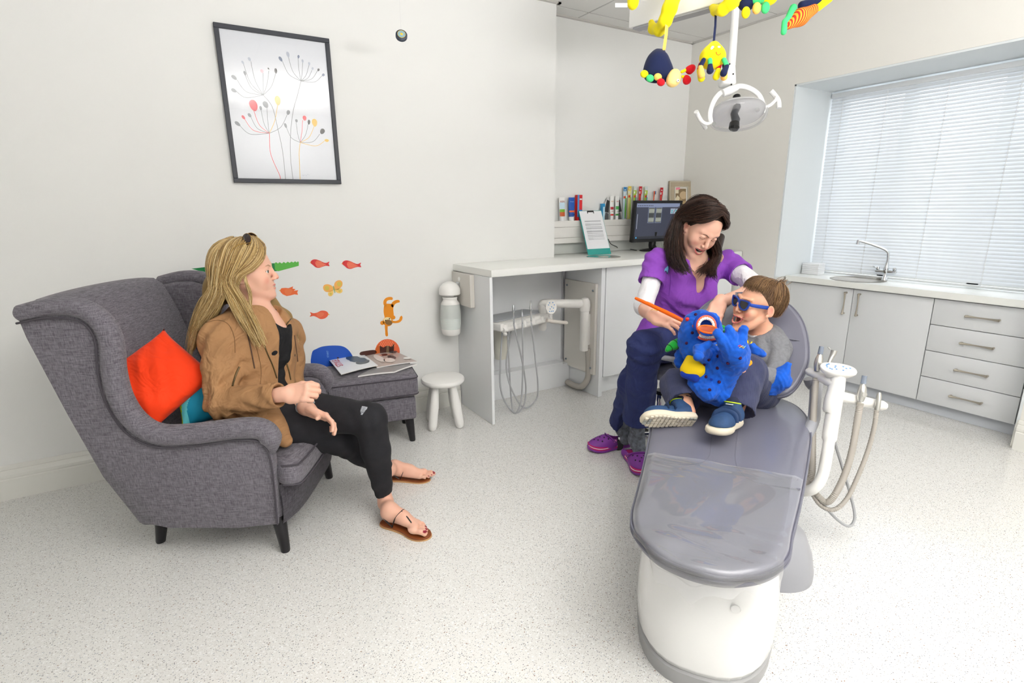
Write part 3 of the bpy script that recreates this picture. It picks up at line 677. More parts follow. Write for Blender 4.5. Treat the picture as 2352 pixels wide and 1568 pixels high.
text('STYLE', .055, .0001, M @ Matrix.Translation((w * .13, h * .5, .001)) @ Matrix.Rotation(pi / 2, 4, 'Z'), mat('print_red', 'd8261c', .4), parent=o)
# ------------------------------------------------------------ framed umbel print on the wall
PX0, PX1, PZ0, PZ1 = .230, .752, 1.405, 2.117
t = thing('framed_print', 'large black framed print of umbel flowers with red and yellow seed heads', 'picture', ((PX0 + PX1) / 2, Y1 - .012, 1.76))
FRM = mat('black_picture_frame', '2f323b', .4); b = MB(); fw = .021; yb_ = Y1 - .001; yf = Y1 - .024
for a, c in (((PX0, PZ0), (PX1, PZ0 + fw)), ((PX0, PZ1 - fw), (PX1, PZ1)), ((PX0, PZ0 + fw), (PX0 + fw, PZ1 - fw)), ((PX1 - fw, PZ0 + fw), (PX1, PZ1 - fw))): b.box((a[0], yf, a[1]), (c[0], yb_, c[1]), bev=.0015, seg=1)
obj('frame', b, FRM, t, world=True)
paper = obj('print_sheet', MB().box((PX0 + .015, Y1 - .012, PZ0 + .015), (PX1 - .015, Y1 - .010, PZ1 - .015)), mat('print_paper', 'eceef4', .7), t, world=True, smooth=False)
# pixel position inside the crop (x 160..1225, y 150..1500) mapped to the sheet
def pp_(x, y):
    q = WY(460 + x * .2551, 30 + y * .2551, Y1 - .013); return q
INK = {'g': mat('ink_grey', '8a8d94', .6), 'd': mat('ink_dark', '2b2526', .6), 'r': mat('ink_red', 'f0394a', .6), 'y': mat('ink_yellow', 'f2c53a', .6), 'b': mat('ink_blue_grey', '7c88a3', .6), 'p': mat('ink_pink', 'f4b9c4', .6), 'l': mat('ink_pale', 'c2c8d6', .6)}
def stem(pts, c, w=.0011):
    P_ = catmull([pp_(*q) for q in pts], 8); b = MB()
    for i in range(len(P_) - 1):
        d = (P_[i + 1] - P_[i]); n_ = Vector((-d.z, 0, d.x)).normalized() * w
        b.bm.faces.new([b.bm.verts.new(v) for v in (P_[i] - n_, P_[i] + n_, P_[i + 1] + n_, P_[i + 1] - n_)])
    return b
def seed(b, x, y, a, bb, rot):
    c = pp_(x, y); vs = []
    for k in range(20):
        th = 2 * pi * k / 20; u_, v_ = bb * math.cos(th) * (1 + .15 * math.sin(th)), a * math.sin(th); r = math.radians(rot)
        vs.append(b.bm.verts.new(c + Vector((u_ * math.cos(r) - v_ * math.sin(r), -.0004, u_ * math.sin(r) + v_ * math.cos(r)))))
    b.bm.faces.new(vs)
UMB = [((567, 738), 'g', [((330, 600), 'g', (305, 580), .013, .008, 50), ((325, 705), 'g', (303, 697), .012, .008, 65), ((405, 560), 'g', (401, 541), .010, .005, 10), ((390, 460), 'l', (383, 445), .008, .005, 30), ((455, 435), 'l', (442, 416), .009, .006, 20), ((565, 540), 'p', (556, 523), .008, .006, 20), ((618, 520), 'd', (614, 500), .005, .003, 40), ((680, 540), 'd', (680, 521), .012, .006, 0)]),
       ((907, 612), 'd', [((740, 435), 'b', (723, 414), .012, .007, 30), ((793, 395), 'l', (789, 373), .013, .007, 10), ((880, 405), 'b', (884, 393), .008, .005, -15), ((922, 445), 'l', (921, 432), .008, .005, 0), ((978, 470), 'l', (980, 456), .008, .005, 0), ((1005, 515), 'l', (1011, 500), .007, .005, -20), ((1055, 520), 'd', (1064, 511), .007, .005, -30), ((1095, 565), 'b', (1107, 557), .008, .006, -50)]),
       ((622, 1082), 'r', [((355, 1012), 'g', (336, 996), .014, .008, 50), ((400, 955), 'r', (388, 938), .010, .006, 35), ((455, 935), 'g', (444, 920), .010, .007, 30), ((482, 880), 'r', (480, 832), .026, .018, 10), ((548, 875), 'g', (544, 856), .010, .006, 5), ((600, 850), 'g', (588, 824), .016, .012, 20), ((697, 825), 'y', (697, 788), .022, .013, 0), ((782, 915), 'g', (792, 895), .012, .008, -20)]),
       ((900, 1165), 'y', [((778, 1035), 'g', (768, 1013), .012, .006, 15), ((864, 985), 'g', (866, 970), .008, .006, 0), ((922, 965), 'r', (939, 946), .012, .009, 0), ((972, 1000), 'd', (978, 982), .012, .006, -10), ((1025, 1020), 'y', (1029, 987), .019, .013, 0), ((1075, 1090), 'd', (1099, 1065), .015, .011, -35), ((1117, 1153), 'y', (1138, 1147), .007, .011, 0)])]
stb = {}; sdb = {}
for hub, hc, rays in UMB:
    for e, c, sp, a, bb, rot in rays:
        mid = ((hub[0] + e[0]) / 2 + (e[0] - hub[0]) * .14, (hub[1] + e[1]) / 2 + 8 + abs(e[0] - hub[0]) * .13)
        sc2 = c if c in 'ry' else 'g'
        obj('stem', stem([e, mid, hub], sc2), INK[sc2], paper, world=True, smooth=False)
        b = MB(); seed(b, sp[0], sp[1], a, bb, rot); obj('seed_head', b, INK[c], paper, world=True, smooth=False)
for pts, c in (([(567, 738), (648, 845), (700, 1050), (742, 1250), (768, 1500)], 'g'), ([(907, 612), (875, 740), (835, 890), (812, 1100), (813, 1300), (835, 1500)], 'g'), ([(622, 1082), (635, 1270), (715, 1460), (719, 1500)], 'r'), ([(900, 1165), (890, 1270), (900, 1500)], 'y')):
    obj('stem', stem(pts, c, .0013), INK[c], paper, world=True, smooth=False)
b = stem([(915, 1462), (930, 1455), (925, 1468), (945, 1456), (955, 1466), (965, 1452), (985, 1460)], 'l', .0005); obj('signature', b, INK['l'], paper, world=True, smooth=False)
gl = bpy.data.materials.new('picture_glass'); gl.use_nodes = True; nt = gl.node_tree; N = nt.nodes; L = nt.links
fr = N.new('ShaderNodeFresnel'); fr.inputs[0].default_value = 1.5; ts = N.new('ShaderNodeBsdfTransparent'); gs = N.new('ShaderNodeBsdfGlossy'); gs.inputs['Roughness'].default_value = .02; mx = N.new('ShaderNodeMixShader')
L.new(fr.outputs[0], mx.inputs[0]); L.new(ts.outputs[0], mx.inputs[1]); L.new(gs.outputs[0], mx.inputs[2]); L.new(mx.outputs[0], N['Material Output'].inputs[0])
obj('glass', MB().box((PX0 + .015, Y1 - .0175, PZ0 + .015), (PX1 - .015, Y1 - .0165, PZ1 - .015)), gl, t, world=True, smooth=False)
# ------------------------------------------------------------ vinyl wall stickers
SV = Y1 - .0006
def stk(px_poly, col, name=None, parent=None, d=0, nm='shape', sm=4):
    P_ = [WY(x, y, SV - d * .0003) for x, y in px_poly]; P_ = catmull(P_, sm, closed=True) if sm else P_; b = MB()
    n = Vector((0, -.00025, 0)); v0 = [b.bm.verts.new(q) for q in P_]; v1 = [b.bm.verts.new(q + n) for q in P_]; b.bm.faces.new(v0[::-1]); b.bm.faces.new(v1)
    for i in range(len(v0)): b.bm.faces.new((v0[i], v0[(i + 1) % len(v0)], v1[(i + 1) % len(v0)], v1[i]))
    return obj(nm, b, mat('vinyl_' + col, col, .4), parent, world=True, smooth=False)
def crop(x, y): return (380 + x * .2979, 500 + y * .2979)
def cp(L_): return [crop(*q) for q in L_]
def root(px, py, label, cat='sticker', name='wall_sticker'): return thing(name, label, cat, tuple(WY(px, py, SV)), group='animal wall stickers')
def dots(b, x0, y0, x1, y1, s, r, inside, d=2):
    y = y0; j = 0
    while y < y1:
        x = x0 + (s / 2 if j % 2 else 0)
        while x < x1:
            if inside(x, y):
                c = WY(*crop(x, y), SV - .0003 * d - .0003); vs = [b.bm.verts.new(c + Vector((math.cos(2 * pi * k / 8) * r, 0, math.sin(2 * pi * k / 8) * r))) for k in range(8)]; b.bm.faces.new(vs)
            x += s
        y += s * .8; j += 1
for dx, dy, lab in ((0, 0, 'red bird sticker on the wall, left one of the two red birds'), (244, 8, 'red bird sticker on the wall, nearer the counter of the two red birds')):
    t = root(*crop(1190 + dx, 355 + dy), lab); g = lambda L_: cp([(x + dx, y + dy) for x, y in L_])
    stk(g([(1118, 346), (1130, 326), (1155, 320), (1185, 328), (1215, 342), (1238, 348), (1264, 338), (1258, 354), (1265, 372), (1240, 370), (1215, 376), (1185, 386), (1160, 382), (1140, 366)]), 'dc3437', parent=t, nm='body')
    stk(g([(1155, 350), (1165, 330), (1190, 332), (1215, 350), (1240, 362), (1210, 376), (1185, 384), (1165, 376)]), 'ef6c50', parent=t, d=1, nm='wing')
    b = MB(); dots(b, 1160 + dx, 334 + dy, 1236 + dx, 384 + dy, 10, .0012, lambda x, y: ((x - dx - 1192) / 34) ** 2 + ((y - dy - 356) / 22) ** 2 < 1); obj('dots', b, mat('vinyl_dot', 'f9c4a2', .4), t, world=True, smooth=False)['kind'] = 'stuff'
    stk(g([(1110, 346), (1122, 341), (1121, 350)]), 'f2b233', parent=t, sm=0, d=1, nm='beak'); stk(g([(1134, 332), (1138, 332), (1138, 336), (1134, 336)]), '2b1a1a', parent=t, sm=0, d=1, nm='eye')
t = root(*crop(950, 565), 'orange bird sticker just in front of the blonde person\'s face')
stk(cp([(882, 560), (895, 542), (925, 540), (950, 542), (985, 528), (980, 545), (1003, 550), (990, 562), (1024, 558), (1016, 574), (1022, 594), (995, 590), (965, 598), (935, 603), (905, 590), (890, 575)]), 'f4713a', parent=t, nm='body', sm=0)
stk(cp([(920, 560), (940, 545), (975, 553), (972, 580), (945, 597), (925, 585)]), 'f58148', parent=t, d=1, nm='wing'); stk(cp([(874, 561), (887, 553), (887, 566)]), 'f2b233', parent=t, sm=0, d=1, nm='beak')
t = root(*crop(1190, 748), 'coral bird sticker facing the monkey sticker, lowest of the birds')
stk(cp([(1115, 727), (1140, 735), (1170, 730), (1200, 716), (1235, 718), (1255, 735), (1252, 755), (1230, 775), (1195, 780), (1165, 765), (1140, 757), (1113, 762), (1122, 745)]), 'ef6646', parent=t, nm='body')
stk(cp([(1165, 735), (1195, 728), (1222, 735), (1215, 755), (1190, 768), (1170, 755)]), 'f27a55', parent=t, d=1, nm='wing'); stk(cp([(1268, 747), (1252, 738), (1253, 750)]), 'f2b233', parent=t, sm=0, d=1, nm='beak')
t = root(*crop(1295, 545), 'pale orange butterfly sticker with flower patterned wings')
stk(cp([(1296, 545), (1280, 522), (1250, 512), (1222, 520), (1216, 545), (1232, 568), (1262, 572), (1290, 560)]), 'f8b75e', parent=t, nm='wing'); stk(cp([(1303, 545), (1302, 510), (1318, 488), (1345, 481), (1364, 497), (1362, 525), (1340, 548), (1312, 556)]), 'f8b75e', parent=t, nm='wing')
stk(cp([(1292, 560), (1268, 566), (1253, 582), (1260, 602), (1280, 603), (1294, 585)]), 'f6cf72', parent=t, nm='wing'); stk(cp([(1306, 556), (1335, 546), (1360, 548), (1364, 570), (1345, 582), (1320, 575)]), 'f6cf72', parent=t, nm='wing')
stk(cp([(1290, 528), (1300, 530), (1310, 572), (1303, 577)]), 'a9b87a', parent=t, d=1, nm='body')
for c in ((1245, 542, 18), (1340, 510, 18), (1274, 586, 10), (1343, 564, 10)): stk([crop(c[0] + c[2] * math.cos(a * pi / 4), c[1] + c[2] * math.sin(a * pi / 4)) for a in range(8)], 'dfc357', parent=t, d=1, nm='spot')
t = root(*crop(1735, 760), 'upside down orange monkey sticker hanging by one arm')
MK = 'f0951f'
stk(cp([(1690, 668), (1722, 662), (1755, 668), (1757, 710), (1760, 765), (1740, 780), (1700, 778), (1690, 765), (1682, 720)]), MK, parent=t, nm='body')
stk(cp([(1683, 672), (1682, 640), (1700, 618), (1728, 610), (1750, 614), (1750, 632), (1725, 634), (1706, 645), (1703, 680)]), MK, parent=t, nm='leg'); stk(cp([(1738, 678), (1750, 650), (1775, 635), (1800, 634), (1806, 650), (1785, 657), (1768, 668), (1756, 690)]), MK, parent=t, nm='leg')
stk(cp([(1748, 793), (1775, 795), (1800, 785), (1808, 765), (1820, 755), (1828, 768), (1822, 790), (1800, 808), (1765, 812), (1745, 806)]), MK, parent=t, nm='arm'); stk(cp([(1692, 830), (1712, 832), (1713, 870), (1716, 905), (1706, 914), (1696, 905), (1694, 870)]), MK, parent=t, nm='arm')
hd = stk([crop(1715 + 38 * math.cos(a * pi / 8), 798 + 38 * math.sin(a * pi / 8)) for a in range(16)], MK, parent=t, d=1, nm='head')
for c in ((1672, 810, 16), (1757, 768, 16)): stk([crop(c[0] + c[2] * math.cos(a * pi / 4), c[1] + c[2] * math.sin(a * pi / 4)) for a in range(8)], MK, parent=t, d=1, nm='ear')
stk([crop(1712 + 30 * math.cos(a * pi / 6), 786 + 20 * math.sin(a * pi / 6)) for a in range(12)], 'f4e3b0', parent=hd, d=2, nm='face'); stk([crop(1721 + 28 * math.cos(a * pi / 6 - .2), 806 + 21 * math.sin(a * pi / 6)) for a in range(12)], '8d6a3d', parent=hd, d=3, nm='muzzle')
for c in ((1697, 791), (1727, 778)): stk([crop(c[0] + 5 * math.cos(a * pi / 4), c[1] + 5 * math.sin(a * pi / 4)) for a in range(8)], '2c2118', parent=hd, d=4, nm='eye')
t = root(*crop(940, 370), 'long green crocodile sticker half hidden behind the blonde head')
stk(cp([(200, 392), (340, 376), (560, 360), (840, 350), (900, 372), (870, 410), (640, 425), (450, 432), (330, 430), (270, 412)]), '138043', parent=t, nm='body', sm=0)
stk(cp([(840, 352), (852, 342), (868, 352), (880, 342), (898, 352), (912, 340), (928, 350), (942, 338), (958, 347), (972, 337), (986, 345), (1000, 335), (1012, 344), (1020, 336), (1028, 340), (1028, 370), (870, 412), (845, 400)]), '5bb947', parent=t, d=1, nm='tail', sm=0)
t = root(*crop(1300, 1040), 'royal blue rounded animal sticker above the footstool')
stk(cp([(1130, 1040), (1165, 1010), (1220, 990), (1310, 984), (1370, 992), (1410, 1018), (1440, 1060), (1445, 1090), (1400, 1150), (1250, 1160), (1130, 1150)]), '2459c4', parent=t, nm='body'); stk(cp([(1322, 1078), (1330, 1074), (1338, 1078), (1336, 1088), (1326, 1088)]), '3a2030', parent=t, d=1, nm='eye')
text('START', .014, .0001, Matrix.Translation(WY(*crop(1252, 1050), SV - .0006)) @ Matrix.Rotation(pi / 2, 4, 'X') @ Matrix.Rotation(pi / 2, 4, 'Z'), mat('vinyl_pale', '8fc3f0', .4), parent=t)
t = root(*crop(1700, 1000), 'orange round sticker with a dark brown cat in it above the magazines')
stk([crop(1712 + 95 * math.cos(a * pi / 12), 1030 + 96 * math.sin(a * pi / 12)) for a in range(24)], 'ef6f45', parent=t, nm='disc', sm=0)
stk(cp([(1618, 1010), (1650, 965), (1655, 1080), (1618, 1070)]), 'd2672a', parent=t, d=1, nm='panel', sm=0)
b = MB(); dots(b, 1640, 945, 1775, 995, 17, .0026, lambda x, y: (x - 1712) ** 2 + (y - 1030) ** 2 < 88 ** 2); obj('dots', b, mat('vinyl_dot2', 'fbb187', .4), t, world=True, smooth=False)['kind'] = 'stuff'
stk(cp([(1652, 985), (1680, 1000), (1700, 988), (1720, 986), (1740, 995), (1764, 966), (1760, 1050), (1765, 1100), (1655, 1100)]), '4a241c', parent=t, d=2, nm='cat', sm=0); stk(cp([(1706, 988), (1722, 988), (1725, 1060), (1700, 1060)]), '7a6248', parent=t, d=3, nm='stripe', sm=0)
stk(cp([(1500, 1040), (1530, 1028), (1618, 1020), (1618, 1060), (1510, 1060)]), '4a241c', parent=t, d=1, nm='tail')
t = root(*crop(1010, 1042), 'small red round sticker at the edge of the beige jacket'); stk([crop(1005 + 18 * math.cos(a * pi / 6), 1042 + 16 * math.sin(a * pi / 6)) for a in range(12)], 'd22335', parent=t, nm='disc', sm=0)
# ------------------------------------------------------------ hanging disc
c = W(922, 82, 2.35); t = thing('hanging_ornament', 'small dark disc with a blue and yellow rosette hanging on a thread', 'ornament', tuple(c))
M = frame(c, xa=CAMR, za=-CAMF + CAMR * .25 + CAMU * .15); b = MB().lathe([(0, -.010), (.020, -.010), (.0255, -.006), (.0255, .006), (.020, .010), (0, .010)], 36, M=M); obj('disc', b, mat('disc_navy', '39414f', .5), t, world=True)
b = MB().lathe([(0, .0102), (.0165, .0102), (.0165, .0108), (0, .0108)], 36, M=M); obj('rosette', b, mat('disc_sky', '35a9e0', .5), t, world=True)
b = MB()
for k in range(14):
    a = 2 * pi * k / 14; P_ = [M @ Vector((r * math.cos(a + r * 25), r * math.sin(a + r * 25), .0111)) for r in (.004, .008, .012, .0155)]
    for q0, q1 in zip(P_, P_[1:]): b.tube([q0, q1], .0006, 4)
b.tube([M @ Vector((.0168 * math.cos(a), .0168 * math.sin(a), .0108)) for a in [2 * pi * k / 32 for k in range(33)]], .0008, 5); b.lathe([(0, .0111), (.0042, .0111), (.0042, .0116), (0, .0116)], 16, M=M)
obj('petals', b, mat('disc_yellow', 'ffd400', .5), t, world=True); obj('thread', MB().cyl(c + Vector((0, 0, .025)), (c.x, c.y, ZC), .0005, seg=5), mat('thread', 'dddddd', .6), t, world=True)
# ------------------------------------------------------------ left-hand counter with the open bay
t = thing('counter_worktop', 'long white worktop along the back wall above the open instrument bay', 'worktop', (1.43, 2.62, .89))
b = MB(); pol = [(1.432, 2.62), (3.622, 2.62), (3.622, YR - .002), (XS + .002, YR - .002), (XS + .002, Y1 - .002), (1.405, Y1 - .002)]
b.prism(pol, .04, M=Matrix.Translation((0, 0, .892)), bev=.002); obj('slab', b, WTOP, t, world=True)
t = thing('open_bay_cabinet', 'white open counter bay holding the instrument tray, with kick box and side panel', 'cabinet', (1.85, 2.85, 0))
obj('side_panel', MB().box((1.424, 2.628, 0.001), (1.442, Y1 - .002, .891), bev=.0008, seg=1), LAM, t, world=True)
obj('back_panel', MB().box((1.444, 3.055, 0.001), (2.268, 3.07, .89)), LAM, t, world=True, smooth=False)
obj('divider_panel', MB().box((2.27, 2.66, 0.001), (2.288, 3.07, .89), bev=.0008, seg=1), LAM, t, world=True)
obj('front_post', MB().box((2.289, 2.668, 0.001), (2.309, 2.70, .89)), LAM, t, world=True, smooth=False)
obj('kick_box', MB().box((1.444, 2.985, 0.001), (2.268, 3.053, .168)), LAM, t, world=True, smooth=False)
obj('kick_shelf', MB().box((1.444, 2.975, .170), (2.20, 3.053, .186)), LAM, t, world=True, smooth=False)
obj('corner_angle', MB().box((2.236, 3.04, .19), (2.250, 3.054, .885)), mat('angle_alu', 'cfd0d4', .3, .6), t, world=True, smooth=False)
obj('mounting_board', MB().box((2.248, 2.69, .155), (2.269, 3.03, .78), bev=.001, seg=1), mat('warm_white_board', 'dedad3', .4), t, world=True)
for y, z in ((2.715, .735), (3.0, .79 - .05), (2.72, .20), (3.0, .20)): obj('screw', MB().cyl((2.246, y, z), (2.240, y, z), .007, .005, 12), mat('zinc', '7f8d98', .35, .9), t, world=True)
for i, (x0, x1) in enumerate(((2.313, 2.752), (2.756, 3.196), (3.200, 3.60))):
    t = thing('base_cabinet', 'white base cabinet door in the back counter, %s' % ['next to the open instrument bay', 'hidden behind the person in the purple tunic', 'in the corner behind the grey chair back'][i], 'cabinet', ((x0 + x1) / 2, 2.9, 0))
    obj('carcass', MB().box((x0, 2.69, .12), (x1, 3.06, .885)), LAM, t, world=True, smooth=False); obj('plinth', MB().box((x0, 2.735, 0.001), (x1, 2.75, .119)), LAM, t, world=True, smooth=False)
    obj('door', MB().box((x0 + .003, 2.668, .135), (x1 - .001, 2.688, .885), bev=.0012, seg=1), LAM, t, world=True)
# board on the outside of the side panel and the separator bottle
t = thing('separator_bottle', 'white domed plastic bottle with half clear water tank hung on a wall bracket', 'bottle', (1.335, 2.985, .50))
obj('backboard', MB().box((1.395, 2.82, .69), (1.4235, Y1 - .003, .887), bev=.001, seg=1), mat('warm_white_board', 'dedad3', .4), t, world=True)
obj('knockout_cap', MB().cyl((1.3945, 2.965, .85), (1.391, 2.965, .85), .013, .012, 18), WP, t, world=True)
obj('bracket', MB().box((1.388, 2.955, .79), (1.3948, 3.0, .83)).box((1.35, 2.97, .79), (1.39, 2.99, .798)), CHROME, t, world=True, smooth=False)
M = Matrix.Translation((1.332, 2.975, 0))
obj('cap', MB().lathe([(0, .838), (.02, .836), (.042, .825), (.058, .808), (.065, .792), (.066, .762), (.060, .757), (.0, .757)], 36, M=M), WP, t, world=True)
obj('neck_ring', MB().lathe([(.02, .757), (.026, .757), (.026, .744), (.044, .744), (.047, .739), (.044, .734), (.044, .722), (.056, .706), (.058, .700), (.03, .700)], 32, M=M), WP, t, world=True)
tank = mat('frosted_tank', 'e6ebe8', .35, trans=.25, alpha=1)
obj('tank', MB().lathe([(.03, .700), (.058, .699), (.063, .66), (.064, .62), (.062, .57), (.058, .545), (.0, .545)], 36, M=M), tank, t, world=True)
obj('water', MB().lathe([(0, .615), (.0646, .615), (.0628, .57), (.0588, .546), (0, .546)], 36, M=M), mat('tank_water', 'dfe6e2', .3), t, world=True)
obj('base_cup', MB().lathe([(.058, .546), (.060, .545), (.057, .515), (.050, .507), (0, .506)], 36, M=M), WP, t, world=True)
# ------------------------------------------------------------ instrument delivery unit in the bay
WPL = mat('white_enamel_plastic', 'eceae6', .3); GRY = mat('grey_silicone_mat', 'aeb1b5', .45); HOSE = mat('grey_hose', 'aeafb2', .4); GP = mat('warm_grey_plastic', 'd8d2c9', .4)
t = thing('instrument_delivery_unit', 'white dental delivery tray with hanging handpieces on a jointed tube arm inside the counter bay', 'dental unit', (2.2, 2.75, .3))
obj('post', MB().lathe([(0, .325), (.026, .325), (.029, .33), (.029, .50), (.030, .502), (.030, .598), (.034, .60), (.0365, .64), (.034, .665), (.022, .684), (0, .69)], 32, M=Matrix.Translation((2.205, 2.745, 0))), WPL, t, world=True)
obj('arm', MB().tube(catmull([(2.205, 2.745, .648), (2.10, 2.79, .652), (1.98, 2.85, .656), (1.955, 2.875, .650), (1.95, 2.885, .62)], 6), [.029] * 24 + [.026], 24), WPL, t, world=True)
obj('pivot', MB().lathe([(0, .47), (.018, .474), (.026, .49), (.027, .52), (.027, .65), (0, .655)], 26, M=Matrix.Translation((1.95, 2.87, 0))), WPL, t, world=True)
b = MB().box((2.235, 2.735, .36), (2.247, 2.80, .575)); obj('wall_bracket', b.box((2.20, 2.75, .37), (2.24, 2.775, .56)), WPL, t, world=True, smooth=False)
q0 = WZ(1158, 752, .565); q1 = WZ(1266, 724, .575)
TM = frame((q0 + q1) / 2, xa=(q1 - q0), za=(0, 0, 1)); Wd = (q1 - q0).length
b = MB().prism([(-Wd / 2 - .03, .0), (Wd / 2, 0), (Wd / 2 + .01, .05), (Wd / 2 - .03, .22), (-Wd / 2 - .05, .24)], .052, M=Matrix.Translation((0, 0, -.03)), bev=.014, seg=3); obj('tray_body', b, WPL, t).data.transform(wmat(t).inverted() @ TM)
b = MB().prism([(-Wd / 2 - .02, .045), (Wd / 2 - .02, .045), (Wd / 2 - .01, .08), (Wd / 2 - .05, .205), (-Wd / 2 - .04, .225)], .008, M=Matrix.Translation((0, 0, .0225)), bev=.003); obj('tray_mat', b, GRY, t).data.transform(wmat(t).inverted() @ TM)
b = MB()
for k in range(6):
    x = -Wd / 2 + .01 + k * (Wd - .02) / 5; b.tube([(x, .03, .012), (x, .0, .004), (x, -.008, -.028)], [.017, .017, .014], 14)
b.tube([(-Wd / 2 - .01, .0, -.02), (Wd / 2, 0, -.018)], .017, 14).ball((-Wd / 2, -.008, -.045), (.012, .014, .012)); obj('handpiece_rest', b, WPL, t).data.transform(wmat(t).inverted() @ TM)
P_ = WY(1266, 706, 2.72); M = frame(P_, xa=CAMR * 1 - CAMU * .1, za=-CAMF + CAMU * .5)
b = MB().prism([(.034 * math.cos(a) * (1), .052 * math.sin(a)) for a in [2 * pi * k / 28 for k in range(28)]], .008, M=M, bev=.002); kp = obj('keypad', b, WPL, t, world=True)
b = MB()
for x, y in ((-.012, .028), (.008, .032), (-.018, .012), (.018, .016), (.002, .0), (.014, -.008), (-.006, -.016), (.004, -.032), (.014, -.03), (-.008, -.034)): b.lathe([(0, .0082), (.0036, .0082), (.0036, .009), (0, .009)], 10, M=M @ Matrix.Translation((x, y, 0)))
obj('buttons', b, mat('keypad_blue', '5f9bd6', .4), kp, world=True)['kind'] = 'stuff'
obj('handle', MB().tube([WY(1256, 735, 2.72), WY(1268, 738, 2.72), WY(1301, 741, 2.72), WY(1303, 741, 2.72)], [.012, .0125, .0115, .008], 16), GP, t, world=True)
obj('drain_cup', MB().lathe([(0, .30), (.04, .31), (.045, .37), (.046, .53), (0, .53)], 20, M=Matrix.Translation((1.66, 2.93, 0))), mat('cream_cup', 'e2dfd2', .5), t, world=True)
HS = [[(1180, 744), (1193, 799), (1204, 855), (1208, 897), (1202, 933), (1185, 948), (1163, 928), (1150, 891), (1149, 841), (1154, 754)],
      [(1200, 743), (1201, 841), (1198, 911), (1191, 939), (1182, 949), (1175, 925), (1168, 813), (1166, 754)],
      [(1220, 740), (1230, 827), (1235, 877), (1233, 914), (1213, 935), (1194, 928), (1171, 883), (1163, 841), (1168, 799), (1175, 754)]]
TIP = [((1179, 700), (1180, 744)), ((1199, 709), (1200, 743)), ((1219, 690), (1220, 738))]
for k, hp in enumerate(HS):
    n = len(hp); pts = [WY(x, y, 2.70 + .12 * max(0, (i - n * .45) / (n * .55))) for i, (x, y) in enumerate(hp)]
    obj('hose', MB().tube(catmull(pts, 8), .0052, 10), HOSE, t, world=True)
    a = WY(*TIP[k][0], 2.705); c_ = WY(*TIP[k][1], 2.70)
    pts = [a.lerp(c_, s) for s in (0, .06, .2, .35, .5, .52, .6, 1)]
    rs = [[.0035, .005, .0085, .008, .006, .005, .005, .0055], [.001, .0015, .002, .005, .0075, .0075, .005, .0055], [.0025, .003, .0035, .0085, .0085, .008, .005, .0055]][k]
    obj('handpiece', MB().tube(pts, rs, 14), CHROME, t, world=True)
pts = [WY(1351, 800, 2.745), WY(1352, 840, 2.745), WY(1350, 868, 2.75), WY(1338, 886, 2.78), WY(1322, 886, 2.86), WY(1303, 877, 2.97)]
pc = catmull(pts, 14); rs = [.0205 + .0010 * (k % 2) for k in range(len(pc))]; obj('supply_hose', MB().tube(pc, rs, 18), mat('corrugated_grey', 'b5b0a8', .5), t, world=True)
# ------------------------------------------------------------ trunking ledge and things on it
LY0, LZ = YR - .05, 1.175
t = thing('trunking_ledge', 'white plastic trunking ledge along the recess wall carrying toothpaste and toothbrushes', 'trunking', (2.9, YR - .03, 1.0))
obj('body', MB().box((XS + .003, LY0 + .002, 1.012), (X1 - .003, YR - .002, LZ)), WPL, t, world=True, smooth=False)
for z0, z1 in ((1.014, 1.052), (1.055, 1.128), (1.131, LZ)): obj('cover_strip', MB().box((XS + .003, LY0 - .004, z0), (X1 - .003, LY0 + .001, z1), bev=.001, seg=1), WPL, t, world=True)
obj('socket_hole', MB().box((2.60, LY0 - .0052, 1.062), (2.645, LY0 - .0045, 1.125), bev=.0003), mat('socket_dark', '3b3f44', .5), t, world=True)
obj('upstand', MB().box((XS + .003, YR - .012, .9335), (X1 - .003, YR - .002, 1.0115)), mat('upstand_shade_grey', 'd5d8d4', .5), t, world=True, smooth=False)  # grey-green colour carries the shade under the trunking and the clipboard's tint
LX = lambda px: WY(px, 505, LY0 + .022).x
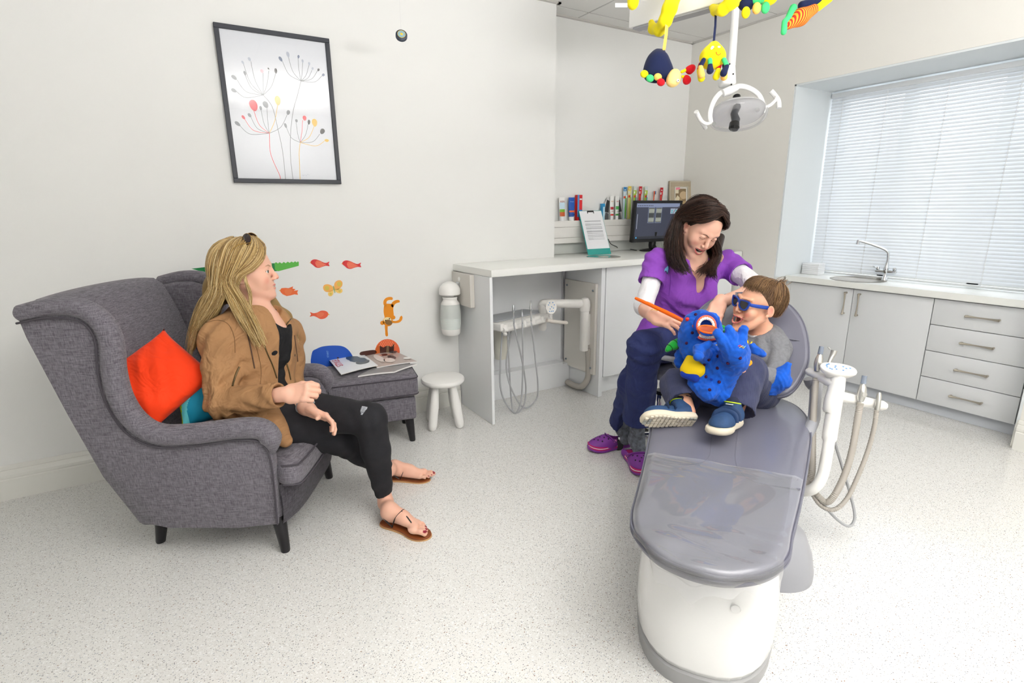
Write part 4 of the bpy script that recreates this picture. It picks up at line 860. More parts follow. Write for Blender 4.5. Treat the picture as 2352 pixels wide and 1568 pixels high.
def tubebox(px, w, h, body, label, bands, txt=None, cap=True, kind='toothpaste_tube'):
    w *= 1.18; x = LX(px); y = LY0 + .022; t = thing(kind, label, 'toothpaste', (x, y, LZ), group='toothpaste tubes on the ledge'); z0 = .028 if cap else .0
    if cap: obj('cap', MB().lathe([(0, 0), (w * .36, 0), (w * .36, .026), (w * .3, .029), (0, .029)], 20), mat('cap_white', 'f4f5f6', .4), t)
    b = MB(); rings = []
    for s in (0, .1, .5, .9, 1):
        a_ = w * .36 + (w * .5 - w * .36) * min(1, s * 3); d_ = w * .30 * (1 - s) + .001; rings.append([b.bm.verts.new((a_ * math.cos(2 * pi * k / 20), d_ * math.sin(2 * pi * k / 20), z0 + s * (h - z0))) for k in range(20)])
    for A_, B_ in zip(rings, rings[1:]):
        for k in range(20): b.bm.faces.new((A_[k], A_[(k + 1) % 20], B_[(k + 1) % 20], B_[k]))
    b.bm.faces.new(rings[0][::-1]); b.bm.faces.new(rings[-1]); o = obj('tube', b, mat('tube_' + body, body, .35), t)
    for z_a, z_b, c in bands:
        bb = MB(); f = lambda z: max(0, (h - z) / (h - z0)); q = []
        for z in (z_a, (z_a + z_b) / 2, z_b):
            dd = w * .30 * f(z) + .0012 + .0006; q.append([bb.bm.verts.new((u * w * .44, -dd * math.sqrt(max(0, 1 - (u * .85) ** 2)), z)) for u in (-1, -.6, -.2, .2, .6, 1)])
        for A_, B_ in zip(q, q[1:]):
            for k in range(5): bb.bm.faces.new((A_[k], A_[k + 1], B_[k + 1], B_[k]))
        obj('label_print', bb, mat('pr_' + c, c, .4), o)
    if txt:
        for s, sz, z, c in txt: text(s, sz, .0001, Matrix.Translation((x, y - w * .30 * ((h - z) / (h - z0)) - .0035, LZ + z)) @ Matrix.Rotation(pi / 2, 4, 'X'), mat('pr_' + c, c, .4), parent=o)
tubebox(1264, .036, .165, 'eef2f4', 'pale blue and white toothpaste tube half hidden by the wall edge', [(.03, .06, '6bb6e0'), (.12, .155, '4fa6dc')])
tubebox(1290, .044, .165, 'f2f2f0', 'kids toothpaste tube with red, green and orange stripes and KIDS lettering', [(.032, .062, 'd2622e'), (.062, .082, '7cb82f'), (.085, .13, 'cfe6f5')], [('KIDS', .018, .135, 'b02a2a')])
tubebox(1312, .046, .165, '1556b8', 'deep blue toothpaste tube with white cap and orange flower', [(.035, .05, '0b3f94'), (.06, .072, 'f06a2a')], [('Fresh', .014, .135, '8fc1f2')])
tubebox(1404, .031, .175, 'f3f3f1', 'slim white kids toothpaste tube with red band and strawberry', [(.030, .042, 'd6312b'), (.075, .095, 'c5303f')], [('KIDS', .011, .135, 'cf8a1c'), ('MINT', .009, .06, 'c23a32')])
tubebox(1416, .031, .175, 'f3f3f1', 'slim white kids toothpaste tube with green band', [(.030, .042, '3c9c3c'), (.075, .100, '58b25e')], [('KIDS', .011, .135, 'cf3b1c'), ('MILD', .009, .06, '2d8a4a')])
def carton(px, w, h, cols, label, cat='carton', name='toothpaste_carton', d=.03, y=None):
    x = LX(px); y = LY0 + .02 if y is None else y; t = thing(name, label, cat, (x, y, LZ)); obj('carton', MB().box((-w / 2, -d / 2, 0), (w / 2, d / 2, h), bev=.0008, seg=1), mat('ct_' + cols[0][0], cols[0][0], .4), t)
    for c, x0, x1, z0, z1 in cols[1:]: obj('print', MB().box((x0 * w - w / 2, -d / 2 - .0006, z0 * h), (x1 * w - w / 2, -d / 2 - .0002, z1 * h)), mat('ct_' + c, c, .4), t, smooth=False)
    return t
carton(1328, .045, .183, [('e2262c',), ('4c8fca', 0, .36, .14, 1), ('3f76c4', .36, 1, .0, .42), ('f2c9a0', .5, .8, .14, .34), ('f2f2f2', .45, .9, .80, .86), ('e8c23a', .5, .95, .04, .10)], 'red and blue toothpaste carton with a yellow cartoon animal behind the clipboard')
t = carton(1383, .022, .12, [('2a9bd6',), ('bfe2f2', .1, .9, 0, .8)], 'small light blue box just behind the clipboard', name='small_carton')
for px, lab, xx in ((1395, 'black and white photo card standing left of the slim toothpaste tubes', 0), (1424, 'black and white photo card standing right of the slim toothpaste tubes', 1)):
    x = LX(px); t = thing('photo_card', lab, 'card', (x, LY0 + .035, LZ)); w = .05
    b = MB().prism([(-w / 2, 0), (w / 2, 0), (w / 2, .165), (-w / 2 + .028, .165), (-w / 2, .12)], .0015, M=Matrix.Rotation(pi / 2, 4, 'X')); obj('card', b, mat('card_pale', 'd5d5d6', .4), t, smooth=False)
    for c, poly in (('3a3b3d', [(-.024, .06), (.0, .15), (.024, .14), (.02, .05)]), ('5d5e60', [(-.024, .0), (-.01, .055), (.02, .045), (.022, 0)])):
        obj('print', MB().prism([(a * (1 - 2 * xx), z) for a, z in poly][::(1 - 2 * xx)], .0004, M=Matrix.Translation((0, -.0016, 0)) @ Matrix.Rotation(pi / 2, 4, 'X')), mat('pr_' + c, c, .4), t, smooth=False)
def brush_pack(px, h, top, body, label, brush, y=None, w=.032):
    h -= .012; x = LX(px); t = thing('toothbrush_pack', label, 'toothbrush', (x, LY0 + .022, LZ), group='packed toothbrushes on the ledge')
    obj('card', MB().box((-w / 2, 0, 0), (w / 2, .0012, h), bev=.0003, seg=1), mat('bp_' + body, body, .4), t)
    obj('header', MB().box((-w / 2, -.0008, h - .03), (w / 2, -.0002, h)), mat('bp_' + top, top, .4), t, smooth=False)
    obj('hang_hole', MB().box((-w * .22, -.0012, h - .024), (w * .22, -.0009, h - .018)), mat('bp_hole', 'f5f5f3', .5), t, smooth=False)
    for k, c in enumerate(('f2f4f4', 'e8503a')): obj('print', MB().box((-w * .38, -.0008, h - .055 - k * .03), (-w * .05 if k == 0 else w * .38, -.0002, h - .038 - k * .03)), mat('bp_' + c, c, .4), t, smooth=False)
    bx = w * .2; b = MB().tube([(bx, -.006, .008), (bx, -.006, .08), (bx, -.0055, .13), (bx, -.006, h - .07)], [.003, .0042, .0025, .0038], 10); tb = obj('brush_handle', b, mat('bp_' + brush, brush, .35), t)
    obj('bristles', MB().box((bx - .004, -.014, h - .082), (bx + .004, -.009, h - .058)), mat('bristle', 'f4f8fa', .7), tb, smooth=False)
brush_pack(1433, .255, '2a86c4', 'cfe4ee', 'blue topped toothbrush pack with a lime green brush, tallest on the ledge', '5fc31c')
brush_pack(1443.5, .262, 'e9c94a', 'f1e69a', 'yellow topped toothbrush pack behind the monitor', 'a9d23c')
brush_pack(1456, .262, 'd9e2e2', 'b9d452', 'clear topped lime toothbrush pack, left one of the two', '2fa3cf')
brush_pack(1468, .262, 'c9252f', 'd83a42', 'red toothbrush pack standing left among the packs above the monitor', 'f2f2f4')
brush_pack(1481, .262, 'd9e2e2', 'b9d452', 'clear topped lime toothbrush pack, nearer the orange brush', '2fa3cf')
brush_pack(1516, .255, 'c9252f', 'd83a42', 'red toothbrush pack standing alone beside the photo frame', 'f2f2f4')
x = LX(1498); t = thing('toothbrush', 'loose orange toothbrush standing upright behind the monitor', 'toothbrush', (x, LY0 + .02, LZ))
obj('handle', MB().tube([(0, 0, 0), (0, 0, .08), (.003, 0, .15), (.006, 0, .215)], [.006, .0055, .004, .005], 12), mat('brush_orange', 'f2560f', .35), t); obj('bristles', MB().box((.009, -.005, .19), (.020, .005, .215)), mat('bristle_blue', '6a8fb8', .6), t, smooth=False)
# photo frame leaning at the corner
c0 = WY(1565, 492, 3.165); t = thing('framed_photo', 'taupe wooden photo frame with a sepia baby picture above the monitor', 'picture frame', (c0.x, 3.165, LZ), -.32)
Mf = Matrix.Rotation(math.radians(-7), 4, 'X'); TA = mat('taupe_frame', 'b5a78f', .6, var=.05, vscale=60); b = MB(); w, h, fw = .215, .30, .045
for a, c in (((-w / 2, 0), (w / 2, fw)), ((-w / 2, h - fw), (w / 2, h)), ((-w / 2, fw), (-w / 2 + fw, h - fw)), ((w / 2 - fw, fw), (w / 2, h - fw))): b.box((a[0], 0, a[1]), (c[0], .016, c[1]), bev=.003)
b.bm.transform(Mf); obj('frame', b, TA, t)
b = MB()
for a, c in (((-w / 2 + .004, .004), (w / 2 - .004, .010)), ((-w / 2 + .004, h - .010), (w / 2 - .004, h - .004)), ((-w / 2 + .004, .010), (-w / 2 + .010, h - .010)), ((w / 2 - .010, .010), (w / 2 - .004, h - .010)), ((-w / 2 + fw, fw), (w / 2 - fw, fw + .005)), ((-w / 2 + fw, h - fw - .005), (w / 2 - fw, h - fw)), ((-w / 2 + fw, fw), (-w / 2 + fw + .005, h - fw)), ((w / 2 - fw - .005, fw), (w / 2 - fw, h - fw))): b.box((a[0], -.003, a[1]), (c[0], .002, c[1]))
b.bm.transform(Mf); obj('bead', b, mat('frame_bead', 'cdc6b4', .6), t, smooth=False)
def fl(poly, c, d, nm='print'):
    b = MB().prism(poly, .0004, M=Mf @ Matrix.Translation((0, .008 - d * .0006, 0)) @ Matrix.Rotation(pi / 2, 4, 'X')); return obj(nm, b, mat('pf_' + c, c, .4), t, smooth=False)
fl([(-w / 2 + fw, fw), (w / 2 - fw, fw), (w / 2 - fw, h - fw), (-w / 2 + fw, h - fw)], 'efece4', 0, 'mount')
x0, x1, z0, z1 = -.048, .048, .062, .238
fl([(x0, z0), (x1, z0), (x1, z1), (x0, z1)], '8c7656', 1, 'photo'); fl([(.024 + .034 * math.cos(a), .185 + .032 * math.sin(a)) for a in [2 * pi * k / 20 for k in range(20)] if math.cos(a) * .034 + .024 < .048], 'cdb48e', 2, 'photo_head')
fl([(x0, .13), (-.02, .15), (.0, .17), (.02, .135), (x1, .14), (x1, .10), (x0, .09)], 'b49a72', 3, 'photo_arm'); fl([(x0, .16), (-.03, .185), (-.01, .165), (-.02, .13), (x0, .13)], 'e6dabd', 4, 'photo_flower'); fl([(x0, .2), (-.02, .2), (-.02, z1), (x0, z1)], 'e9dfc4', 2, 'photo_light')
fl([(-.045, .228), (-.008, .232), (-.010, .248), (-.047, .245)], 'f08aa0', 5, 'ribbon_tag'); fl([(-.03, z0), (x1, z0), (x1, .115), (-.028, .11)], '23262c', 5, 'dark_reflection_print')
# monitor
mc = WY(1510, 508, 3.03); t = thing('computer_monitor', 'black computer monitor showing two dental x-ray images on the back counter', 'monitor', (mc.x, 3.05, .932))
th = math.radians(-4); MM = frame(mc, xa=(math.cos(th), math.sin(th), 0), za=(0, -.06, 1)); MM = MM @ Matrix.Rotation(pi / 2, 4, 'X')   # local x right, y up, z toward viewer
w, h = .47, .31; BLK = mat('black_monitor_plastic', '141416', .35)
b = MB().box((-w / 2, -h / 2, -.03), (w / 2, h / 2, -.004), bev=.004)
for a, c in (((-w / 2, -h / 2), (w / 2, -h / 2 + .024)), ((-w / 2, h / 2 - .02), (w / 2, h / 2)), ((-w / 2, -h / 2), (-w / 2 + .018, h / 2)), ((w / 2 - .018, -h / 2), (w / 2, h / 2))): b.box((a[0], a[1], -.006), (c[0], c[1], .004), bev=.001, seg=1)
b.bm.transform(MM); obj('bezel', b, BLK, t, world=True)
def scr(nm, x0, y0, x1, y1, c, d, e=.9, par=None):
    m = mat('scr_' + c + str(e), c, .3, emit=e); m.node_tree.nodes['Principled BSDF'].inputs['Base Color'].default_value = (0.01, .01, .01, 1)
    b = MB().box((x0, y0, -.004 + d * .0006), (x1, y1, -.0036 + d * .0006)); b.bm.transform(MM); return obj(nm, b, m, par or t, world=True, smooth=False)
sw, sh = w / 2 - .019, h / 2 - .021
s0 = scr('screen', -sw, -sh - .003 + .006, sw, sh, '34384a', 0)
scr('title_bar', -sw, sh - .028, sw, sh, '7e88a4', 1, par=s0); scr('task_bar', -sw, -sh + .004, sw, -sh + .022, '23252e', 1, par=s0); scr('start_button', -sw + .016, -sh + .008, -sw + .026, -sh + .018, '35b6ee', 2, par=s0)
for k in range(9): scr('toolbar_icon', -sw + .018 + k * .017, sh - .020, -sw + .026 + k * .017, sh - .013, '2a2d38', 2, par=s0)
for k in range(2):
    x = -.095 + k * .072; scr('xray_frame', x, -.012, x + .062, .105, '8390ac', 1, par=s0); scr('xray_image', x + .003, -.009, x + .059, .102, '3a3d3e', 2, par=s0)
    for z0_, z1_ in ((.060, .098), (-.006, .030)):
        b = MB()
        for q in range(4): b.ball((x + .011 + q * .013, (z0_ + z1_) / 2, -.0018), (.0075, (z1_ - z0_) / 2, .0006), 10)
        b.bm.transform(MM); obj('xray_teeth', b, mat('scr_teeth', '8c9088', .4, emit=.4), s0, world=True)
scr('preview_panel', .125, .055, .195, .095, '9aa2b4', 1, par=s0)
for k in range(4): scr('preview_mark', .133 + (k % 2) * .04, .062 + (k // 2) * .014, .147 + (k % 2) * .04, .070 + (k // 2) * .014, '3aa7a8', 2, par=s0)
b = MB().box((-sw + .016, -.055, -.003), (-sw + .020, .055, -.0026)); b.bm.transform(MM); obj('side_ruler', b, mat('scr_ruler', '9aa0ae', .4, emit=.5), s0, world=True, smooth=False)
b = MB().tube([MM @ Vector((0, -.08, -.03)), MM @ Vector((0, -h / 2 - .03, -.035)), Vector((mc.x, 3.06, .945))], [.03, .028, .032], 16); b.lathe([(0, .933), (.115, .933), (.115, .938), (.06, .948), (0, .95)], 36, M=Matrix.Translation((mc.x, 3.06, 0)), sy=.8); obj('stand', b, BLK, t, world=True)
pts = [WY(1397, 549, LY0 - .01), WY(1403, 560, 3.17), WY(1408, 567, 3.12), (0, 0, 0), (0, 0, 0), (0, 0, 0)]; pts[3] = WZ(1424, 573, .9365); pts[2] = pts[1].lerp(pts[3], .6) + Vector((0, 0, .006)); pts[4] = WZ(1446, 572, .9365); pts[5] = WZ(1462, 575, .9365)
tag(obj('power_cable', MB().tube(catmull(pts, 8), .003, 8), mat('cable_black', '1c1c1e', .5)), 'thin black cable from the trunking socket to the monitor stand', 'cable')
# clipboard leaning on the trunking
TEAL = mat('teal_acrylic', '2fb5ae', .15, trans=.25); a0 = WZ(1352, 585, .933); a1 = WZ(1403, 583, .933); b0 = WY(1328, 485, LY0 - .008); b1 = WY(1381, 482, LY0 - .008)
ux = (a1 - a0); ux.z = 0; ux = Vector((1, 0, 0)); up_ = ((b0 + b1) / 2 - (a0 + a1) / 2).normalized(); MCb = frame((a0 + a1) / 2, xa=(a1 - a0).normalized() + (b1 - b0).normalized(), za=up_); MCb = MCb @ Matrix.Rotation(pi / 2, 4, 'X')
Hc = ((b0 + b1) / 2 - (a0 + a1) / 2).length; Wc = (a1 - a0).length * .5 + (b1 - b0).length * .5
t = thing('clipboard', 'turquoise clipboard holding a printed form, leaning against the trunking', 'clipboard', tuple((a0 + a1) / 2))
b = MB().box((-Wc / 2, 0, -.003), (Wc / 2, Hc, 0), bev=.0008, seg=1); b.bm.transform(MCb); obj('board', b, TEAL, t, world=True)
b = MB().box((-Wc / 2 + .006, Hc * .13, .0004), (Wc / 2 - .004, Hc - .004, .0016)); b.bm.transform(MCb); sh_ = obj('paper', b, mat('form_paper', 'f1f2f6', .7), t, world=True, smooth=False)
b = MB(); b2 = MB()
for k, (z, hh) in enumerate([(.74, .02), (.69, .008), (.66, .014), (.62, .006), (.575, .02), (.53, .008), (.50, .02), (.465, .01), (.43, .006), (.40, .006), (.365, .004), (.335, .004)]):
    (b if hh > .007 else b2).box((-Wc * .34, Hc * z, .0017), (Wc * .36, Hc * (z + hh * 1.4), .0019)); b2.box((-Wc * .33, Hc * z + .001, .002), (-Wc * .12, Hc * z + .003, .0021))
b.bm.transform(MCb); b2.bm.transform(MCb); obj('form_band', b, mat('form_grey', 'c4c5ca', .7), sh_, world=True, smooth=False)['kind'] = 'stuff'; obj('form_text', b2, mat('form_ink', '8d8f96', .7), sh_, world=True, smooth=False)['kind'] = 'stuff'
b = MB().box((-.028, Hc - .014, .002), (.028, Hc - .002, .005), bev=.001).cyl((-.026, Hc - .004, .003), (-.026, Hc - .024, .003), .0025).cyl((.026, Hc - .004, .003), (.026, Hc - .024, .003), .0025); b.bm.transform(MCb); obj('clip', b, mat('clip_black', '202022', .3, .5), t, world=True)
# waste chute ring let into the worktop
c0 = WZ(1386, 590, .932); t = thing('waste_chute_lid', 'round steel waste chute lid let into the back worktop before the clipboard', 'lid', (c0.x, c0.y, .932))
obj('ring', MB().lathe([(0, .0005), (.118, .0005), (.118, .003), (.112, .004), (.05, .0035), (.045, .0025), (0, .0025)], 56), mat('polished_steel', 'c9c6bf', .12, 1.0), t); obj('flap', MB().lathe([(.0, .003), (.035, .003), (.033, .005), (0, .006)], 24), STEEL, t)
# ------------------------------------------------------------ dental patient chair
CO = Vector((.89, .62, 0)); CAX = Vector((.806, .592, 0)).normalized(); CPY = Vector((-.592, .806, 0)).normalized()
DCM = frame(CO, xa=CAX, za=(0, 0, 1)); DCI = DCM.inverted()
VIN = mat('grey_vinyl_upholstery', '717180', .32, bump=.12, bscale=260, coat=.15); VIND = mat('dark_welt', '6a6a78', .4); GLW = mat('white_glossy_shell', 'f1f1f0', .12, coat=.5); SLV = mat('silver_grey_plastic', 'a1a2a8', .3); GBS = mat('grey_base_strip', 'a5a5a6', .4)
t = thing('dental_chair', 'grey vinyl dental chair with white pedestal and clear plastic sheet over the foot end', 'dental chair', tuple(CO), math.atan2(CAX.y, CAX.x))
OUT = [(1451, 1195), (1456, 1235), (1500, 1285), (1560, 1318), (1625, 1338), (1690, 1344), (1760, 1332), (1806, 1300), (1818, 1245), (1838, 1160), (1856, 1060), (1860, 1005), (1848, 965), (1812, 935), (1740, 915), (1640, 915), (1545, 935), (1505, 965), (1492, 1010), (1480, 1075), (1462, 1150)]
zf = .462; ol = [DCI @ WZ(x, y, .43) for x, y in OUT]; ol = catmull([(p.x, p.y, 0) for p in ol], 6, closed=True); cen = Vector((.62, .01, 0))
def slab(ol, z0, z1, rnd=.02, crown=.006):
    b = MB(); rings = []
    for s, z in ((.90, z0), (.985, z0 + .008), (1.0, z0 + rnd), (1.0, z1 - rnd), (.985, z1 - .006), (.96, z1), (.85, z1 + crown * .6), (.6, z1 + crown), (.3, z1 + crown * 1.1)):
        rings.append([b.bm.verts.new((cen.x + (p.x - cen.x) * (1 - (1 - s) * .5), cen.y + (p.y - cen.y) * s, z)) for p in ol])
    n = len(ol)
    for A_, B_ in zip(rings, rings[1:]):
        for k in range(n): b.bm.faces.new((A_[k], A_[(k + 1) % n], B_[(k + 1) % n], B_[k]))
    b.bm.faces.new(rings[0][::-1]); b.bm.faces.new(rings[-1]); return b
st = obj('seat_cushion', slab(ol, .412, zf), VIN, t, angle=80)
for dz, r in ((.050, .004), (.038, .004)): obj('welt', MB().tube([(cen.x + (p.x - cen.x) * 1.001, cen.y + (p.y - cen.y) * 1.003, .40 + dz) for p in ol + ol[:1]], r, 8, cap=False), VIND, st)
for L_ in ([(1640, 960), (1634, 1010), (1630, 1045), (1610, 1064), (1560, 1068), (1494, 1056)], [(1700, 960), (1692, 1010), (1690, 1062), (1712, 1098), (1760, 1114), (1838, 1124)]):
    pts = [DCI @ WZ(x, y, zf + .004) for x, y in L_]; obj('seam', MB().tube(catmull([(p.x, p.y, zf + .0052) for p in pts], 8), .0026, 6), VIND, st)
# pedestal shell
def sel(cx, cy, hx, hy, z, n=40, e=2.6): return [(cx + math.copysign(abs(math.cos(a)) ** (2 / e), math.cos(a)) * hx, cy + math.copysign(abs(math.sin(a)) ** (2 / e), math.sin(a)) * hy, z) for a in [2 * pi * k / n for k in range(n)]]
def loft(secs):
    b = MB(); rg = [[b.bm.verts.new(p) for p in s] for s in secs]; n = len(rg[0])
    for A_, B_ in zip(rg, rg[1:]):
        for k in range(n): b.bm.faces.new((A_[k], A_[(k + 1) % n], B_[(k + 1) % n], B_[k]))
    b.bm.faces.new(rg[0][::-1]); b.bm.faces.new(rg[-1]); return b
SEC = [(.05, .53, .355, .198), (.07, .53, .362, .204), (.14, .525, .368, .206), (.22, .52, .362, .200), (.30, .515, .352, .190), (.36, .51, .335, .178), (.395, .51, .31, .16)]
obj('pedestal', loft([sel(cx, .03, hx, hy, z) for z, cx, hx, hy in SEC]), GLW, t, angle=80)
obj('base_strip', loft([sel(.53, .03, .36, .20, 0), sel(.53, .03, .362, .203, .045), sel(.53, .03, .35, .195, .052)]), GBS, t, angle=50)
obj('screw_cap', MB().lathe([(0, 0), (.012, 0), (.011, .003), (0, .004)], 20, M=frame((.168, -.045, .29), xa=(0, 1, 0), za=(-1, 0, .1))), GLW, t)
obj('rear_foot', loft([sel(.81, -.15, .14 * s, .165 * s, z, e=2.2) for s, z in ((1, 0), (1, .03), (.93, .09), (.78, .15), (.5, .19), (.2, .205))]), SLV, t, angle=80)
obj('seat_pan', loft([sel(.60, .01, .45, .19, z, e=3) for z in (.375, .40)]), SLV, t)
# backrest: shield shaped slab in a reclined plane
th = math.radians(52); J = Vector((1.13, .0, .47)); BD = Vector((math.cos(th), 0, math.sin(th))); BN = Vector((-math.sin(th), 0, math.cos(th)))
BM_ = DCM @ frame(J, xa=(0, -1, 0), za=BN)       # local x = screen right, y = up the back, z = out of the back
BI = BM_.inverted()
def onback(px, py, off=0):
    d = CR @ Vector(((px - 1176), -(py - 784), -FPX)); o = BI @ CC; dd = BI.to_3x3() @ d; s = (off - o.z) / dd.z; return o + dd * s
BO = [(1786, 910), (1820, 897), (1845, 862), (1858, 818), (1852, 760), (1832, 718), (1795, 688), (1730, 672), (1665, 676), (1618, 700), (1588, 740), (1572, 800), (1575, 860), (1600, 905), (1690, 922)]
bo = [onback(x, y) for x, y in BO]; bo = catmull([(p.x, p.y, 0) for p in bo], 6, closed=True); c0 = sum(bo, Vector()) / len(bo)
b = MB(); rings = []
for s, z in ((.5, -.055), (.9, -.055), (.985, -.045), (1, -.025), (1, -.008), (.975, .004), (.93, .002), (.80, -.008), (.5, -.018), (.2, -.021)): rings.append([b.bm.verts.new(c0 + (p - c0) * s + Vector((0, 0, z))) for p in bo])
n = len(bo)
for A_, B_ in zip(rings, rings[1:]):
    for k in range(n): b.bm.faces.new((A_[k], A_[(k + 1) % n], B_[(k + 1) % n], B_[k]))
b.bm.faces.new(rings[0][::-1]); b.bm.faces.new(rings[-1]); b.bm.transform(BM_); bk = obj('backrest', b, VIN, t, world=True, angle=80)
for s, z in ((1.004, -.006), (1.004, -.022)):
    b = MB().tube([c0 + (p - c0) * s + Vector((0, 0, z)) for p in bo + bo[:1]], .0042, 8, cap=False); b.bm.transform(BM_); obj('welt', b, VIND, bk, world=True)
for L_ in ([(1854, 786), (1810, 778), (1770, 776)], [(1770, 776), (1740, 800)], [(1640, 745), (1665, 765), (1690, 790)]):
    b = MB().tube(catmull([Vector(onback(*q, -.004)) * 1 for q in L_], 8), .002, 6); b.bm.transform(BM_); obj('seam', b, VIND, bk, world=True)
obj('armrest', MB().ball((0, 0, 0), (.055, .026, .014), 24, M=None).bm and MB().tube([W(1516, 822, 2.42), W(1524, 821, 2.43), W(1552, 826, 2.46), W(1580, 834, 2.50)], [.012, .021, .022, .018], 16, flat=(.6, (0, 0, 1))), SLV, t, world=True, angle=80)
obj('armrest_stem', MB().tube(catmull([W(1550, 832, 2.46), W(1562, 850, 2.5), W(1570, 900, 2.5)], 6), [.013] * 7 + [.017] * 6, 14), SLV, t, world=True)
obj('side_bracket', MB().tube(catmull([W(1862, 868, 2.16), W(1868, 882, 2.16), W(1884, 884, 2.14)], 4), .028, 18).tube(catmull([W(1874, 885, 2.15), W(1872, 930, 2.1), W(1868, 965, 2.05), W(1850, 1000, 1.98), W(1820, 1030, 1.95)], 8), .022, 16), SLV, t, world=True)
# clear sheet over the foot end
cs = bpy.data.materials.new('clear_plastic_sheet'); cs.use_nodes = True; nt = cs.node_tree; N = nt.nodes; L = nt.links
ts = N.new('ShaderNodeBsdfTransparent'); ts.inputs[0].default_value = (.97, .97, .98, 1); gs = N.new('ShaderNodeBsdfGlossy'); gs.inputs['Roughness'].default_value = .06; fr = N.new('ShaderNodeFresnel'); fr.inputs[0].default_value = 1.45
ad = N.new('ShaderNodeMath'); ad.operation = 'MULTIPLY_ADD'; ad.inputs[1].default_value = 1.0; ad.inputs[2].default_value = .02; L.new(fr.outputs[0], ad.inputs[0]); mx = N.new('ShaderNodeMixShader'); L.new(ad.outputs[0], mx.inputs[0]); L.new(ts.outputs[0], mx.inputs[1]); L.new(gs.outputs[0], mx.inputs[2]); L.new(mx.outputs[0], N['Material Output'].inputs[0]); df = N.new('ShaderNodeBsdfDiffuse'); df.inputs[0].default_value = (.9, .9, .92, 1); m2 = N.new('ShaderNodeMixShader'); m2.inputs[0].default_value = .12; L.new(mx.outputs[0], m2.inputs[1]); L.new(df.outputs[0], m2.inputs[2]); L.new(m2.outputs[0], N['Material Output'].inputs[0])
def yspan(x):
    ys = [p.y + (q.y - p.y) * (x - p.x) / (q.x - p.x) for p, q in zip(ol, ol[1:] + ol[:1]) if (p.x - x) * (q.x - x) <= 0 and abs(q.x - p.x) > 1e-7]; return min(ys), max(ys)
def xfront(y):
    xs_ = [p.x + (q.x - p.x) * (y - p.y) / (q.y - p.y) for p, q in zip(ol, ol[1:] + ol[:1]) if (p.y - y) * (q.y - y) <= 0 and abs(q.y - p.y) > 1e-7]; return min(xs_) if xs_ else .16
YT = yspan(.17); YK = yspan(.60)
def sheet(u, v):   # u across -1..1 , v 0..1 from the knee to the hanging hem
    yt = (YT[0] + YT[1]) / 2 + u * (YT[1] - YT[0]) / 2 * .985; xf = min(xfront(yt), .17) - .006; s = min(1, v / .66); x = .60 + (xf - .60) * s
    lo, hi = yspan(max(.17, x)); y = (lo + hi) / 2 + u * (hi - lo) / 2 * .985; e = max(0, abs(u) - .9) * 10
    z = zf + .0105 + (.0035 * math.sin(x * 40 + y * 22) * max(0, math.sin(x * 9 + 1)) + .0016 * math.sin(x * 118 - u * 3.5 + 1) * max(0, math.sin(x * 13 + u)) + .0012 * math.sin(u * 9 + x * 20)) * (1 - e) - .010 * e - .007 * max(0, s - .9) * 10
    if v > .66:
        q = (v - .66) / .34; x = xf - .010 * math.sin(pi * min(1, q * 2)) + (.018 + .012 * math.sin(u * 9)) * q; y = yt * (1 - .02 * q) + .007 * math.sin(u * 11 + 2) * q; z = zf - .002 - q * (.085 + .022 * math.sin(u * 5.5 + .5) + .014 * math.sin(u * 12))
    return (x, y, z)
b = MB().grid(lambda a, c: sheet(2 * a - 1, c), 60, 90); tag(obj('plastic_sheet', (b.bm.transform(DCM), b)[1], cs, angle=180), 'clear creased plastic protective sheet over the foot end of the dental chair', 'sheet')
# ------------------------------------------------------------ assistant's suction stand beside the chair
t = thing('suction_stand', 'white suction stand with oval keypad, silver handpieces and ribbed hoses right of the dental chair', 'dental unit', tuple(W(1880, 1130, 1.92) * 1))
t.location.z = 0
DZ = 1.98
obj('column', MB().tube(catmull([W(1926, 862, DZ), W(1921, 905, DZ), W(1908, 985, DZ - .01), W(1900, 1040, DZ - .03), W(1888, 1095, DZ - .04), W(1868, 1122, DZ - .03), W(1835, 1128, DZ + .02), W(1780, 1120, DZ + .08)], 8), [.025] * 20 + [.0195] * 37, 24), WPL, t, world=True)
obj('swivel_joint', MB().tube([W(1924, 868, DZ), W(1922, 885, DZ), W(1911, 920, DZ), W(1909, 942, DZ), W(1905, 950, DZ)], [.0235, .0265, .0265, .029, .022], 28), WPL, t, world=True)
KM = frame(W(1925, 848, DZ), xa=W(1960, 855, DZ - .01) - W(1885, 840, DZ + .01), za=Vector((0, 0, 1)) - CAMF * .35)
b = loft([[(x * s, y * s, z) for x, y, _ in sel(0, 0, .062, .036, 0, 44, 2.3)] for s, z in ((.45, -.045), (.55, -.03), (.9, -.012), (1, -.004), (1, .002), (.97, .006), (.9, .007))]); b.bm.transform(KM); kp = obj('keypad', b, WPL, t, world=True, angle=60)
b = MB()
for x, y in ((-.04, .006), (-.036, .014), (-.03, .018), (-.04, -.004), (-.032, -.012), (-.026, -.016), (-.012, .0), (-.008, .01), (.012, -.014), (.018, .012), (.026, .002), (.04, .006), (-.01, -.012)): b.lathe([(0, .0072), (.0035, .0072), (.0035, .008), (0, .008)], 10, M=KM @ Matrix.Translation((x, y, 0)))
obj('buttons', b, MC['keypad_blue'], kp, world=True)['kind'] = 'stuff'
obj('left_arm', MB().tube([W(1854, 852, DZ + .13), W(1858, 853, DZ + .12), W(1868, 856, DZ + .10), W(1918, 882, DZ)], [.010, .016, .018, .020], 22), WPL, t, world=True)
obj('right_arm', MB().tube([W(1918, 904, DZ), W(1938, 912, DZ), W(1965, 918, DZ), W(2010, 928, DZ), W(2026, 931, DZ), W(2034, 933, DZ)], [.016, .0195, .019, .0185, .0185, .013], 22), WPL, t, world=True)
